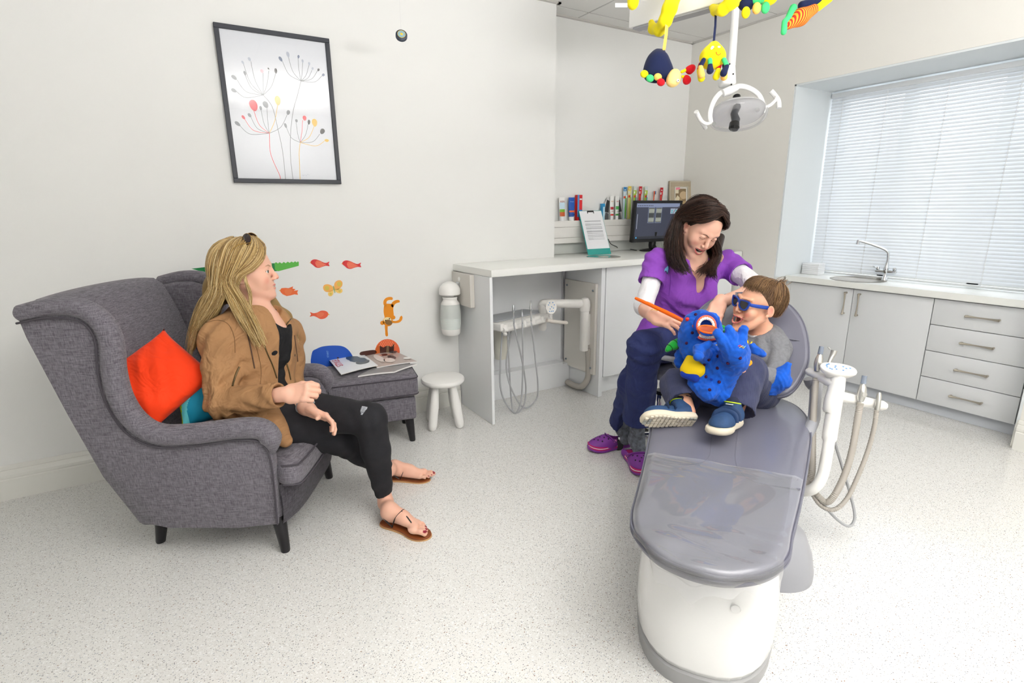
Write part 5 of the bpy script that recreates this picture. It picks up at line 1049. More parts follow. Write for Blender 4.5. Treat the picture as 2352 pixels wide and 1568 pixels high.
CRG = mat('ribbed_warm_grey', 'aca69e', .5); CHP = mat('satin_silver', 'c3c2be', .28, .85); DGR = mat('tip_blue_grey', '7f8897', .4)
def hve(p0, p1, lab):
    a = W(*p0); c_ = W(*p1); ax = (c_ - a); L_ = ax.length; M = frame(a, xa=CAMR, za=ax)
    b = MB().tube([(0, 0, 0), (0, 0, L_ * .12), (0, 0, L_ * .3), (0, 0, L_ * .6), (0, 0, L_ * .85), (0, 0, L_)], [.007, .010, .0140, .0155, .0125, .009], 20, flat=None); b.bm.transform(M); h = obj('suction_handpiece', b, CHP, t, world=True)
    b = MB().lathe([(.006, -.028), (.0088, -.028), (.0092, -.004), (.0098, .002), (0, .002)], 20); b.bm.transform(M); obj('tip', b, DGR, h, world=True)
    b = MB().lathe([(0, -.001), (.009, 0), (.009, .002), (0, .003)], 20, M=frame((0, -.0, L_ * .6), xa=(1, 0, 0), za=M.to_3x3().inverted() @ (-CAMF)) @ Matrix.Translation((0, 0, .017))); b.bm.transform(M); obj('button', b, CHP, h, world=True); return h
hve((1884, 812, DZ + .07), (1876, 852, DZ + .07), '')
hve((1983, 880, DZ - .03), (1976, 922, DZ - .03), '')
obj('air_syringe', MB().tube([W(1916, 805, DZ + .06), W(1914, 812, DZ + .06), W(1906, 828, DZ + .06), W(1902, 845, DZ + .05)], [.011, .0105, .0065, .008], 16).tube([W(1907, 802, DZ + .055), W(1902, 797, DZ + .055)], [.003, .0025], 8), CHP, t, world=True)
obj('saliva_ejector', MB().tube([W(2020, 901, DZ - .03), W(2019, 908, DZ - .03), W(2016, 930, DZ - .03), W(2014, 942, DZ - .03)], [.0055, .0085, .0095, .009], 16), CHP, t, world=True)
def ribbed(pts, r, m=CRG, nm='suction_hose', step=9, amp=.0014):
    c_ = catmull([W(*p) for p in pts], step); obj(nm, MB().tube(c_, [r + amp * (k % 2) for k in range(len(c_))], 14), m, t, world=True)
ribbed([(1874, 868, 2.05), (1870, 920, 2.04), (1867, 980, 2.02), (1866, 1040, 2.0), (1864, 1090, 1.99), (1850, 1112, 2.0)], .0112, step=20)
ribbed([(1976, 925, 1.95), (1970, 960, 1.95), (1958, 1030, 1.95), (1942, 1085, 1.95), (1918, 1135, 1.95), (1898, 1153, 1.96), (1878, 1138, 1.97), (1862, 1120, 1.98)], .0108, step=19)
ribbed([(2013, 942, 1.95), (2009, 975, 1.95), (1995, 1030, 1.96), (1972, 1090, 1.96), (1945, 1145, 1.96), (1915, 1170, 1.96), (1885, 1160, 1.97), (1862, 1128, 1.98)], .0072, step=17)
ribbed([(1906, 850, 2.03), (1905, 900, 2.03), (1912, 990, 2.02), (1934, 1070, 2.02), (1956, 1145, 2.02), (1963, 1190, 2.02), (1948, 1208, 2.02), (1915, 1185, 2.02), (1880, 1140, 2.02), (1858, 1090, 2.02)], .0052, HOSE, amp=0)
# ------------------------------------------------------------ dentist's stool
sc0 = WZ(1518, 985, 0.02); SX_, SY_ = 1.99, 1.83
t = thing('operator_stool', 'chrome gas lift stool under the person in the purple tunic', 'stool', (SX_, SY_, 0))
obj('seat', MB().lathe([(0, .455), (.16, .455), (.178, .465), (.18, .49), (.165, .508), (0, .512)], 40), mat('stool_vinyl', '8f8f9c', .4), t)
obj('gas_lift', MB().lathe([(0, .08), (.026, .08), (.026, .29), (.030, .30), (.030, .335), (.014, .34), (.014, .455), (0, .455)], 24), CHROME, t)
obj('lift_collar', MB().lathe([(.014, .333), (.033, .333), (.033, .352), (.014, .352)], 24), mat('black_collar', '202024', .4), t)
for k in range(5):
    a = 2 * pi * k / 5 - .12; d = Vector((math.cos(a), math.sin(a), 0)); l = obj('base_leg', MB().tube([(0, 0, .10), d * .12 + Vector((0, 0, .09)), d * .21 + Vector((0, 0, .065))], [.022, .017, .012], 12), CHROME, t)
    obj('castor', MB().cyl(d * .21 + Vector((-d.y * .012, d.x * .012, .028)), d * .21 + Vector((d.y * .012, -d.x * .012, .028)), .0275, seg=18).cyl(d * .21 + Vector((0, 0, .03)), d * .21 + Vector((0, 0, .07)), .006), mat('black_collar', '202024', .4), l)
# ------------------------------------------------------------ overhead operating lamp
t = thing('operating_lamp', 'white overhead dental operating lamp with clear shield and curved side handles', 'lamp', tuple(W(1690, 250, 2.55)))
LD = 2.55
BMW = [WZ(1453, 42, 2.06), WZ(1730, -38, 2.06)]; ax = (BMW[1] - BMW[0]); M = frame(BMW[0], xa=ax, za=(0, 0, 1)); L_ = ax.length * 1.5
b = MB().box((0, -.03, -.045), (L_, .03, .045), bev=.006); b.bm.transform(M); obj('beam', b, GLW, t, world=True)
b = MB().box((.02, -.024, -.052), (L_, .024, -.046)); b.bm.transform(M); obj('beam_underside', b, SLV, t, world=True, smooth=False)
p_ = M @ Vector((.06, 0, .04)); obj('ceiling_rod', MB().cyl(p_, (p_.x, p_.y, ZC), .028, seg=24), GLW, t, world=True)
a = W(1696, -70, LD + .03); c_ = W(1679, 165, LD); obj('drop_pole', MB().tube([a, c_], [.0185, .0185], 22), GLW, t, world=True)
M = frame(W(1671, 152, LD), xa=CAMR, za=(c_ - a)); b = MB().box((-.035, -.03, 0), (.035, .03, .10), bev=.012, seg=3)
for v in b.bm.verts: v.co.x += .012 * (1 - abs(v.co.z - .05) / .05) * 0 + (v.co.z - .05) * .12
b.bm.transform(M); obj('knuckle_housing', b, GLW, t, world=True)
for x, y in ((1676, 147), (1684, 170), (1680, 194)): obj('screw', MB().ball(W(x, y, LD - .034), .004, 10), MC['dark_slot'], t, world=True)
yk = [(1633, 282), (1631, 262), (1638, 236), (1652, 216), (1675, 204), (1700, 198), (1722, 203), (1742, 217), (1752, 238), (1753, 260)]
obj('yoke', MB().tube(catmull([W(x, y, LD - .03 + .05 * (k / 9)) for k, (x, y) in enumerate(yk)], 6), .0125, 14, flat=(.7, (0, 0, 1))), GLW, t, world=True)
obj('yoke_bridge', MB().tube([W(1660, 214, LD - .02), W(1676, 208, LD - .02), W(1694, 200, LD - .02)], [.018, .021, .014], 16), GLW, t, world=True)
LM = frame(W(1694, 258, LD), xa=CAMR * .97 + CAMU * .20, za=CAMU * -.80 + CAMF * -.38); CLR = mat('clear_polycarbonate', 'f6fafa', .04, trans=.96, ior=1.25)
DCR = cs.copy(); DCR.name = 'dichroic_painted_reflection'; DCR.node_tree.nodes['Math'].inputs[2].default_value = .30; DCR.node_tree.nodes['Transparent BSDF'].inputs[0].default_value = (.98, .98, .99, 1); DCR.node_tree.nodes['Mix Shader.001'].inputs[0].default_value = .5  # white diffuse mixed in stands for the bright room reflected in the glass
obj('reflector', (lambda b: (b.bm.transform(LM), b)[1])(loft([[(x * s, y * s, z) for x, y, _ in sel(0, 0, .125, .085, 0, 48, 2.4)] for s, z in ((.2, -.047), (.35, -.045), (.6, -.038), (.85, -.02), (.97, -.002), (1, .004))])), DCR, t, world=True, angle=80)
b = MB(); rg = []
for s, z in ((1.04, .004), (1.06, .012), (1.05, .030), (.98, .038), (.5, .042)): rg.append([b.bm.verts.new((x * s, y * s, z)) for x, y, _ in sel(0, 0, .125, .085, 0, 48, 2.4)])
for A_, B_ in zip(rg, rg[1:]):
    for k in range(48): b.bm.faces.new((A_[k], A_[(k + 1) % 48], B_[(k + 1) % 48], B_[k]))
b.bm.faces.new(rg[-1]); b.bm.transform(LM); SHC = cs.copy(); SHC.node_tree.nodes['Transparent BSDF'].inputs[0].default_value = (.99, .99, 1, 1); SHC.node_tree.nodes['Math'].inputs[1].default_value = .6
obj('clear_shield', b, SHC, t, world=True, angle=80)
obj('bulb_carrier', MB().tube([W(1692, 240, LD - .03), W(1693, 245, LD - .04), W(1686, 262, LD - .06), W(1690, 275, LD - .07), W(1686, 290, LD - .08)], [.014, .017, .016, .019, .018], 16), mat('carrier_graphite', '3f4045', .45), t, world=True)
obj('carrier_knob', MB().tube([W(1687, 283, LD - .085), W(1686, 294, LD - .09), W(1685, 298, LD - .09)], [.022, .024, .018], 20).tube([W(1692, 222, LD), W(1692, 232, LD - .01)], [.018, .019], 18), mat('gloss_black', '121214', .15), t, world=True)
for s, L_ in ((0, [(1635, 282), (1622, 284), (1609, 276), (1603, 264), (1600, 256)]), (1, [(1748, 250), (1768, 242), (1781, 230), (1784, 222)])):
    obj('handle_arm', MB().tube(catmull([W(x, y, LD - .05 + .04 * s) for x, y in L_], 6), .008, 12), GLW, t, world=True)
obj('handle', MB().tube(catmull([W(1771, 209, LD), W(1780, 219, LD), (W(1788, 232, LD)), W(1789, 248, LD)], 6), .0115, 14), GLW, t, world=True)
obj('handle', MB().tube(catmull([W(1599, 256, LD - .06), W(1606, 270, LD - .03), W(1616, 286, LD + .02), W(1620, 293, LD + .05)], 6), .0105, 14), GLW, t, world=True)
obj('pivot_screw', MB().cyl(W(1740, 253, LD - .03), W(1740, 253, LD - .05), .010, seg=16).cyl(W(1640, 284, LD - .06), W(1640, 284, LD - .075), .008, seg=16), CHROME, t, world=True)
# ------------------------------------------------------------ soft toy spiral hung on the lamp beam
TC = {k: mat('plush_' + k, c, .9, bump=.25, bscale=300, sheen=.08) for k, c in dict(yellow='f7e500', navy='0c1a44', green='45d17c', red='d0021b', peach='fbc15f', cream='ffdc8c').items()}
def soft(nm, build, m, par=None, res=.0035, world=True):
    s = SDF(); build(s); return obj(nm, s.mesh(res), m, par, world=world, angle=180)
TD = 2.08
t = thing('toy_spiral', 'yellow plush spiral toy wound around the white lamp beam', 'soft toy', tuple(W(1530, 40, TD)))
tw = [(1560, -60, TD + .03), (1552, -20, TD - .06), (1538, 20, TD - .07), (1528, 48, TD - .05), (1515, 68, TD - .0), (1500, 66, TD + .05), (1496, 52, TD + .07)]
soft('coil', lambda s: s.chain([W(*p) for p in tw], [.028, .028, .027, .024, .022, .018, .012], k=.012), TC['yellow'], t)
tw2 = [(1720, -50, TD - .10), (1700, -20, TD - .14), (1680, 5, TD - .16), (1660, 22, TD - .13), (1644, 24, TD - .07), (1634, 14, TD - .02)]
soft('coil', lambda s: s.chain([W(*p) for p in tw2], [.024, .024, .023, .020, .017, .012], k=.012), TC['yellow'], t)
soft('coil', lambda s: s.ell(W(1454, 6, TD), (.022, .022, .026)).chain([W(1455, -10, TD), W(1470, -40, TD + .05)], [.02, .02]), TC['yellow'], t)
b = MB().box((-.024, -.0006, -.008), (.024, .0006, .008)); b.bm.transform(frame(W(1427, 12, TD), xa=CAMR + CAMU * .42, ya=-CAMF, za=CAMU) if False else frame(W(1427, 12, TD), xa=CAMR + CAMU * .42, za=CAMU)); lt = obj('fabric_tag', b, mat('tag_white', 'f3f3f1', .7), t, world=True, smooth=False)
t = thing('plush_shell_toy', 'navy plush shell toy with cream face and red antlers hanging by a peach ribbon', 'soft toy', tuple(W(1508, 155, TD)))
obj('ribbon', MB().tube([W(1533, 36, TD - .07), W(1530, 80, TD - .05), W(1525, 115, TD - .02)], [.0085] * 3, 8, flat=(.25, (0, 1, 0))), TC['peach'], t, world=True)
soft('shell', lambda s: s.ell(W(1510, 150, TD), (.048, .048, .055), R=None).cap(W(1497, 168, TD), W(1528, 168, TD), .03, .03, k=.03).cap(W(1512, 125, TD), W(1522, 118, TD), .018, .008), TC['navy'], t)
hd = soft('head', lambda s: s.ell(W(1549, 178, TD - .02), (.027, .025, .031)).ell(W(1543, 186, TD - .03), .020), TC['cream'], t)
for x, y, c in ((1480, 170, 'yellow'), (1493, 180, 'green'), (1511, 177, 'peach'), (1518, 189, 'red')): soft('foot', lambda s: s.ell(W(x, y, TD - .035), (.018, .012, .014)), TC[c], t)
for a_, b_, c_ in (((1566, 165), (1580, 159), (1591, 155)), ((1568, 176), (1576, 178), (1578, 184))):
    an = soft('antler', lambda s: s.cap(W(*a_, TD - .02), W(*b_, TD - .02), .006, .006), TC['yellow'], hd); 
    soft('antler_tip', lambda s: s.cap(W(*b_, TD - .02), W(*c_, TD - .02), .009, .008).ell(W(b_[0] + 4, b_[1] + 6, TD - .02), .008).ell(W(c_[0] - 2, c_[1] + 2, TD - .025), .0085), TC['red'], t)
obj('eye', MB().ball(W(1557, 185, TD - .048), .006, 12), mat('eye_white', 'fafafa', .4), hd, world=True); obj('pupil', MB().ball(W(1558, 185, TD - .0535), .0018, 8), mat('pupil_black', '101010', .3), hd, world=True)
t = thing('plush_octopus_toy', 'yellow spotted plush octopus with smiling face and mixed coloured legs hanging by a navy ribbon', 'soft toy', tuple(W(1637, 130, TD + .05))); O_ = TD - .08
obj('ribbon', MB().tube([W(1644, 34, O_), W(1643, 60, O_), W(1639, 100, O_)], [.0065] * 3, 8, flat=(.3, (0, 1, 0))), TC['navy'], t, world=True)
body = soft('body', lambda s: s.ell(W(1637, 132, O_), (.046, .044, .041), k=.02).cap(W(1637, 128, O_), W(1640, 106, O_), .034, .016, k=.03), TC['yellow'], t)
for (x0, y0, x1, y1, x2, y2, ca, cb) in ((1616, 138, 1609, 152, 1611, 172, 'navy', 'peach'), (1609, 148, 1606, 160, 1611, 180, 'red', 'yellow'), (1631, 138, 1631, 148, 1631, 162, 'green', 'navy'), (1654, 146, 1650, 158, 1645, 176, 'red', 'yellow'), (1663, 137, 1669, 150, 1662, 168, 'green', 'navy'), (1664, 150, 1666, 165, 1663, 177, 'navy', 'peach')):
    d = -.04 if ca != 'red' and (x0, ca) != (1664, 'navy') else -.005; l = soft('leg', lambda s: s.chain([W(x0, y0, O_ + d), W(x1, y1, O_ + d)], [.0085, .0085]), TC[ca], t); soft('foot', lambda s: s.chain([W(x1, y1 + 2, O_ + d), W(x2, y2, O_ + d)], [.009, .013]), TC[cb], l)
for x in (1634, 1648): e = obj('eye', MB().ball(W(x + 3, 113, O_ - .037), (.0105, .006, .0115), 16), MC['eye_white'], body, world=True); obj('pupil', MB().ball(W(x + 6 - (x > 1640) * 3, 112, O_ - .045), .0016, 8), MC['pupil_black'], t, world=True)
obj('mouth', MB().tube(catmull([W(1645, 119, O_ - .049), W(1647, 125, O_ - .051), (W(1652, 126, O_ - .051)), W(1656, 122, O_ - .047)], 5), .0011, 6), mat('thread_red', 'e0461c', .6), body, world=True)
t = thing('plush_beetle_toy', 'navy and yellow plush toy with round feet at the top of the picture', 'soft toy', tuple(W(1730, 10, TD + .1))); q = TD - .10
soft('body', lambda s: s.ell(W(1715, 4, q), (.034, .03, .032)), TC['navy'], t); soft('belly', lambda s: s.ell(W(1735, -4, q - .01), (.03, .03, .028)).cap(W(1725, -8, q), W(1748, -6, q), .02), TC['green'], t); soft('back', lambda s: s.ell(W(1765, -8, q), (.04, .03, .03)).ell(W(1694, 2, q), (.016, .016, .02)), TC['yellow'], t)
for x, y, c in ((1713, 29, 'yellow'), (1738, 19, 'peach'), (1758, 18, 'green')): soft('foot', lambda s: s.ell(W(x, y, q - .03), (.017, .014, .020)), TC[c], t)
t = thing('plush_fish_toy', 'striped red and orange plush fish toy, rightmost of the hanging toys', 'soft toy', tuple(W(1845, 40, TD - .15))); q = TD - .15
sm = bpy.data.materials.new('red_orange_stripe'); sm.use_nodes = True; nt = sm.node_tree; N = nt.nodes; L = nt.links; w_ = N.new('ShaderNodeTexWave'); w_.inputs['Scale'].default_value = 42; tc = N.new('ShaderNodeTexCoord'); L.new(tc.outputs['Object'], w_.inputs[0]); w_.bands_direction = 'X'
cr = N.new('ShaderNodeValToRGB'); cr.color_ramp.interpolation = 'CONSTANT'; cr.color_ramp.elements[0].color = (*srgb('c4281c'), 1); cr.color_ramp.elements[1].position = .5; cr.color_ramp.elements[1].color = (*srgb('f3a02c'), 1); L.new(w_.outputs['Fac'], cr.inputs[0]); L.new(cr.outputs[0], N['Principled BSDF'].inputs['Base Color']); N['Principled BSDF'].inputs['Roughness'].default_value = .9
soft('body', lambda s: s.chain([W(1812, 58, q), W(1838, 40, q), W(1868, 22, q)], [.014, .026, .018], k=.02), sm, t)
soft('back_fin', lambda s: s.cap(W(1842, 12, q), W(1880, 4, q), .014, .016, k=.02), TC['navy'], t); soft('tail', lambda s: s.cap(W(1880, 16, q), W(1900, -6, q), .014, .022), TC['yellow'], t)
soft('head_fin', lambda s: s.cap(W(1800, 74, q), W(1803, 50, q), .010, .011, k=.015).cap(W(1811, 42, q), W(1822, 18, q), .012, .013, k=.01), TC['green'], t)
# ------------------------------------------------------------ people: shared anatomy
SKIN = mat('skin', 'e8b094', .48, bump=.05, bscale=500, vcol=True, sss=.12)
EYEW = mat('eyeball_white', 'f2efec', .15); TOOTH = mat('tooth_enamel', 'f4f1ea', .25); MOUTHD = mat('mouth_inside', '6a1a1c', .5)
def mouth_dims(mouth, smile): return .0225 + .0025 * mouth + .0065 * smile, .0012 + .0105 * mouth, -.0640 - .0035 * mouth, .0905, .002 + .0080 * smile
def head_prims(s, M, sc=1.0, mouth=0.3, lips='c9635f', skin='e9b298', blush='e58c78', brow='7a5a3c', child=False, lash='3a2a22', closed=0.0, nosek=1.0, smile=.5):
    o, oc = s.M, s.sc; s.M = M; s.sc = sc; cw = 1.0 if not child else 1.02
    s.ell((0, -.018, .034), (.0745, .093, .082), k=.02)
    s.ell((0, .024, .000), (.066, .060, .090), k=.03)
    jz = -.082 - .014 * mouth
    s.ell((0, .030, jz + .018), (.049 * cw, .046, .036), k=.03)
    for x in (-1, 1):
        s.cap((x * .057, -.004, -.046), (x * .020, .063, jz - .006), .0135, .0135, k=.03)
        s.ell((x * .040, .056, -.030), (.025, .024, .026), k=.025)
        s.cap((x * .012, .081, .023), (x * .042, .069, .026), .0065, .007, k=.016)
    s.ell((0, .077, jz - .013), (.018, .015, .014), k=.02)
    s.ell((0, .0735, -.060), (.028, .017, .024), k=.02)
    for x in (-1, 1): s.ell((x * .032, .087, .001), (.0165, .0125, .0115), k=.012, op=-1)
    s.chain([(0, .082, .018), (0, .0895, -.002), (0, .100 * nosek, -.020), (0, .1055 * nosek, -.0285)], [.0060, .0056, .0066, .0078], k=.012)
    for x in (-1, 1): s.ell((x * .0115, .095 * nosek, -.0325), (.0062, .0085, .0060), k=.007); s.ell((x * .006, .099 * nosek, -.0385), (.0032, .0045, .0028), k=.003, op=-1)
    # lids: a skin shell over each eyeball with an almond opening, and a crease above
    for x in (-1, 1):
        c = Vector((x * .032, .0715, .0)); s.ell(c, .0137, k=.009)
        for k in range(6):
            a0, a1 = math.radians(-58 + 116 * k / 6), math.radians(-58 + 116 * (k + 1) / 6); e2 = lambda a: math.radians(26 + 16 * math.cos(a)); q2 = lambda a: c + Vector((math.sin(a) * math.cos(e2(a)), math.cos(a) * math.cos(e2(a)), math.sin(e2(a)))) * .0148
            s.cap(q2(a0), q2(a1), .0028, k=.005)
        if closed < .9: s.ell(c + Vector((x * .0008, .0125, -.0012 - .002 * closed)), (.0122, .0075, .0047 * (1 - closed) + .0003), k=.001, op=-1)
    # lips around an opening
    w, op, zc, cy, cz = mouth_dims(mouth, smile)
    xs_ = (-1, -.78, -.5, -.2, 0, .2, .5, .78, 1); yy = lambda x: cy - .017 * abs(x) ** 2.2
    U = [(w * x, yy(x) + .001, zc + cz * abs(x) ** 1.6 + (op * .8 + .0036) * (1 - abs(x) ** 2.4) - (.0008 if x == 0 else 0)) for x in xs_]
    Lo = [(w * x, yy(x) - .001, zc + cz * abs(x) ** 2.2 - (op * .9 + .0032) * (1 - abs(x) ** 2.2)) for x in xs_]
    for a_, b_, c_, d_ in zip(U, U[1:], Lo, Lo[1:]):
        for f in (.28, .5, .72):
            for dy in (0, -.005, -.011): o_ = Vector((0, dy, 0)); s.cap(Vector(a_).lerp(Vector(c_), f) + o_, Vector(b_).lerp(Vector(d_), f) + o_, max(.0009, (a_[2] - c_[2]) * .24), max(.0009, (b_[2] - d_[2]) * .24), k=.0015, op=-1)
    s.chain(U, [.0014, .0024, .0030, .0034, .0030, .0034, .0030, .0024, .0014], k=.004); s.chain(Lo, [.0014, .0026, .0036, .0043, .0044, .0043, .0036, .0026, .0014], k=.004)
    for x in (-1, 1): s.ell((x * (w + .009), cy - .028, zc + cz + .007), (.010, .011, .013), k=.014)
    # ears
    for x in (-1, 1):
        R = Matrix.Rotation(x * .35, 3, 'Z') @ Matrix.Rotation(-.15, 3, 'X')
        s.ell((x * .0755, -.008, -.008), (.0065, .0165, .029), k=.006, R=R); s.ell((x * .0815, -.006, -.004), (.0055, .0105, .017), k=.004, op=-1, R=R); s.ell((x * .0735, .001, -.030), (.005, .008, .009), k=.006)
    # albedo of face features
    for x in (-1, 1):
        s.col((x * .044, .066, -.034), (.024, .026, .022), blush, .9); s.col((x * .078, -.006, -.006), (.012, .02, .03), 'e39a86', .8)
    s.col((0, .108, -.033), (.014, .012, .012), blush, .9)
    for C_, hz in ((U, .0040), (Lo, .0050)):
        for i in range(8):
            for t in (0, .25, .5, .75): p = Vector(C_[i]).lerp(Vector(C_[i + 1]), t); q = 1 - .55 * abs(p.x / w) ** 2; s.col(p, (.0042, .008, hz * q), lips, .45)
    s.col((0, cy - .016, zc), (w * .75, .009, op + .003), '5a1a1a', .3)
    for x in (-1, 1):
        B_ = [(x * .013, .086, .0175), (x * .028, .083, .0235), (x * .044, .072, .0205)]
        for i in (0, 1):
            for t in (0, .25, .5, .75): p = Vector(B_[i]).lerp(Vector(B_[i + 1]), t); s.col(p, (.0045, .010, .0030), brow, .6)
        c = Vector((x * .032, .0725, 0))
        for k in range(12):
            a = math.radians(-64 + 128 * k / 11); e = math.radians((11 - 20 * closed) * math.cos(a * 1.25)); s.col(c + Vector((math.sin(a) * math.cos(e) * 1.08, math.cos(a) * math.cos(e), math.sin(e))) * .0144, (.003, .003, .0017 + .0008 * closed), lash, .5); e = math.radians(-13 * math.cos(a * 1.25)); s.col(c + Vector((math.sin(a) * math.cos(e) * 1.08, math.cos(a) * math.cos(e), math.sin(e))) * .0142, (.0025, .0025, .0011), lash, .9)
    s.M, s.sc = o, oc
def face_parts(par, M, sc, mouth, iris='5c7a86', gaze=(0, 0), closed=0.0, smile=.5):
    S = M @ Matrix.Scale(sc, 4)
    for x in (-1, 1):
        c = Vector((x * .032, .0715, 0)); e = obj('eyeball', MB().ball(c, .0128, 24, M=None), EYEW, par); e.data.transform(wmat(par).inverted() @ S)
        if closed < .5:
            g = Vector((gaze[0], 1, gaze[1])).normalized(); F_ = frame(c, xa=(1, 0, 0), za=g)
            b = MB().lathe([(0, .0129), (.0035, .0128), (.0062, .0118), (.0062, .0108), (0, .0108)], 20, M=F_); o = obj('iris', b, mat('iris_' + iris, iris, .15), e); o.data.transform(wmat(par).inverted() @ S)
            b = MB().lathe([(0, .01315), (.0027, .01305), (.0027, .012), (0, .012)], 16, M=F_); o = obj('pupil', b, MC['pupil_black'], e); o.data.transform(wmat(par).inverted() @ S)
    w, op, zc, cy, cz = mouth_dims(mouth, smile); b = MB(); n = 8
    for k in range(n):
        x = (k - (n - 1) / 2) * 2 / n * .88; X_ = x * w; y = cy - .0035 - .017 * abs(x) ** 2.2; top = zc + cz * abs(x) ** 1.6 + (op * .8 + .0036) * (1 - abs(x) ** 2.4); hgt = min(.0098, op * 1.55 + .003) * (1 - .35 * abs(x) ** 2); b.box((X_ - w * .098, y - .003, top - hgt), (X_ + w * .098, y + .0012, top), bev=.0007, seg=1)
        x = X_
        if mouth > .6: b.box((x - w * .08, y - .006, zc - op - .002), (x + w * .08, y - .003, zc - op * .98 + .004), bev=.0007, seg=1)
    o = obj('teeth', b, TOOTH, par); o.data.transform(wmat(par).inverted() @ S)
def hand_prims(s, M, sc=1.0, curl=(.3, .35, .4, .45), thumb=(.6, .3, .2), spread=.06, side=1):
    """M at the wrist: y towards the fingers, z out of the back of the hand, x*side towards the thumb"""
    o, oc = s.M, s.sc; s.M = M; s.sc = sc; X = side
    s.cap((0, -.02, 0), (0, .012, 0), .0215, .021, k=.02); s.box((0, .050, 0), (.034, .042, .0125), rad=.011, k=.016)
    s.ell((X * .020, .028, -.008), (.014, .028, .012), k=.014); s.ell((-X * .022, .03, -.006), (.012, .03, .011), k=.012)
    L = (.069, .077, .071, .055)
    for i in range(4):
        x = X * (.0265 - .0175 * i); p = Vector((x, .085 - (.0, -.004, 0, .007)[i] * 1.0, .001)); an = -X * (i - 1.5) * spread; c = curl[i]; c = c if hasattr(c, '__len__') else (c, c * 1.25, c * .8)
        ang = 0; r = (.0088, .0080, .0072) if i < 3 else (.0078, .0070, .0062); d0 = Vector((math.sin(an), math.cos(an), 0)); q = p; s.ell(p + Vector((0, -.003, .003)), (.010, .010, .009), k=.008)
        for j, fr in enumerate((.46, .30, .24)):
            ang += c[j]; d = d0 * math.cos(ang) + Vector((0, 0, -1)) * math.sin(ang); q2 = q + d * L[i] * fr; s.cap(q, q2, r[j] * 1.04, r[j] * .94, k=.0035); q = q2
            if j == 2: s.col(q + (Vector((0, 0, 1)) * math.cos(ang) + d0 * math.sin(ang)) * .006, (.006, .008, .006), 'f3c9ba', .6)
    a, c1, c2 = thumb; q = Vector((X * .022, .016, -.006)); d = Vector((X * math.sin(a), math.cos(a), -.25)).normalized()
    for L_, r0, r1, cc in ((.040, .0135, .0115, c1), (.030, .0108, .0095, c2), (.022, .0095, .008, 0)):
        q2 = q + d * L_; s.cap(q, q2, r0, r1, k=.008); q = q2; d = (Matrix.Rotation(X * cc, 3, 'Z') @ d); d = (d + Vector((0, 0, -.12))).normalized()
    s.M, s.sc = o, oc
def foot_prims(s, heel, toe, up=(0, 0, 1), sc=1.0, big=1):
    """bare foot: heel and toe points on the sole, big toe on the +/- side"""
    h = Vector(heel); y = (Vector(toe) - h).normalized(); L = (Vector(toe) - h).length / .235; M = frame(h, ya=y, za=up); o, oc = s.M, s.sc; s.M = M; s.sc = L
    s.ell((0, .028, .027), (.027, .034, .028), k=.02); s.cap((0, .03, .058), (0, .105, .042), .026, .023, k=.03); s.cap((0, .09, .036), (big * .010, .165, .019), .024, .0175, k=.03); s.cap((-big * .008, .06, .022), (-big * .022, .155, .015), .020, .015, k=.025); s.ell((big * .026, .165, .017), (.017, .022, .017), k=.015)
    for i, (x, y_, L_, r) in enumerate(((.026, .175, .042, .0115), (.008, .182, .036, .0080), (-.006, .178, .032, .0075), (-.019, .170, .028, .0072), (-.031, .158, .024, .0072))):
        p = Vector((big * x, y_, .013)); q = p + Vector((big * (.002 if i else -.003), L_ * .6, .003)); t = p + Vector((big * (.003 if i else -.006), L_, -.002)); s.chain([p, q, t], [r, r * .95, r * .92], k=.004)
        if i < 4: s.col(t + Vector((0, .000, r * .8)), (r * .75, r * 1.0, .005), '8e0f2c', .25)
    s.M, s.sc = o, oc; return M, L
def person(loc, label): return thing('person', label, 'person', loc)
def garment(nm, s, m, par, res=.005): return obj(nm, s.mesh(res), m, par, world=True, angle=180)
def wrinkle(pts, amp=.003, seedv=0):
    """cloth folds near given joints: low ridges fading with distance"""
    rs = np.random.RandomState(seedv); W_ = [(np.array(tuple(p), dtype=np.float32), r, rs.randn(3).astype(np.float32), rs.rand() * 6) for p, r in pts]
    def f(X):
        d = np.zeros(len(X), dtype=np.float32)
        for p, r, ax, ph in W_:
            v = X - p; q = np.sqrt((v * v).sum(1)) / r; m = q < 1
            if not m.any(): continue
            a = ax / np.linalg.norm(ax); b_ = np.cross(a, [0.3, .5, .8]); u = v[m] @ a; w = v[m] @ b_
            d[m] += amp * (1 - q[m]) * np.sin(u * 120 + 2.2 * np.sin(w * 22 + ph) + ph)
        return d + .0012 * np.sin(X[:, 0] * 31 + 3 * np.sin(X[:, 2] * 17)) * np.cos(X[:, 1] * 27 + X[:, 2] * 21)
    return f

def flow(HM, sc, head_pts, tail=()):
    return [HM @ (Vector(p) * sc) for p in head_pts] + [W(*q) for q in tail]
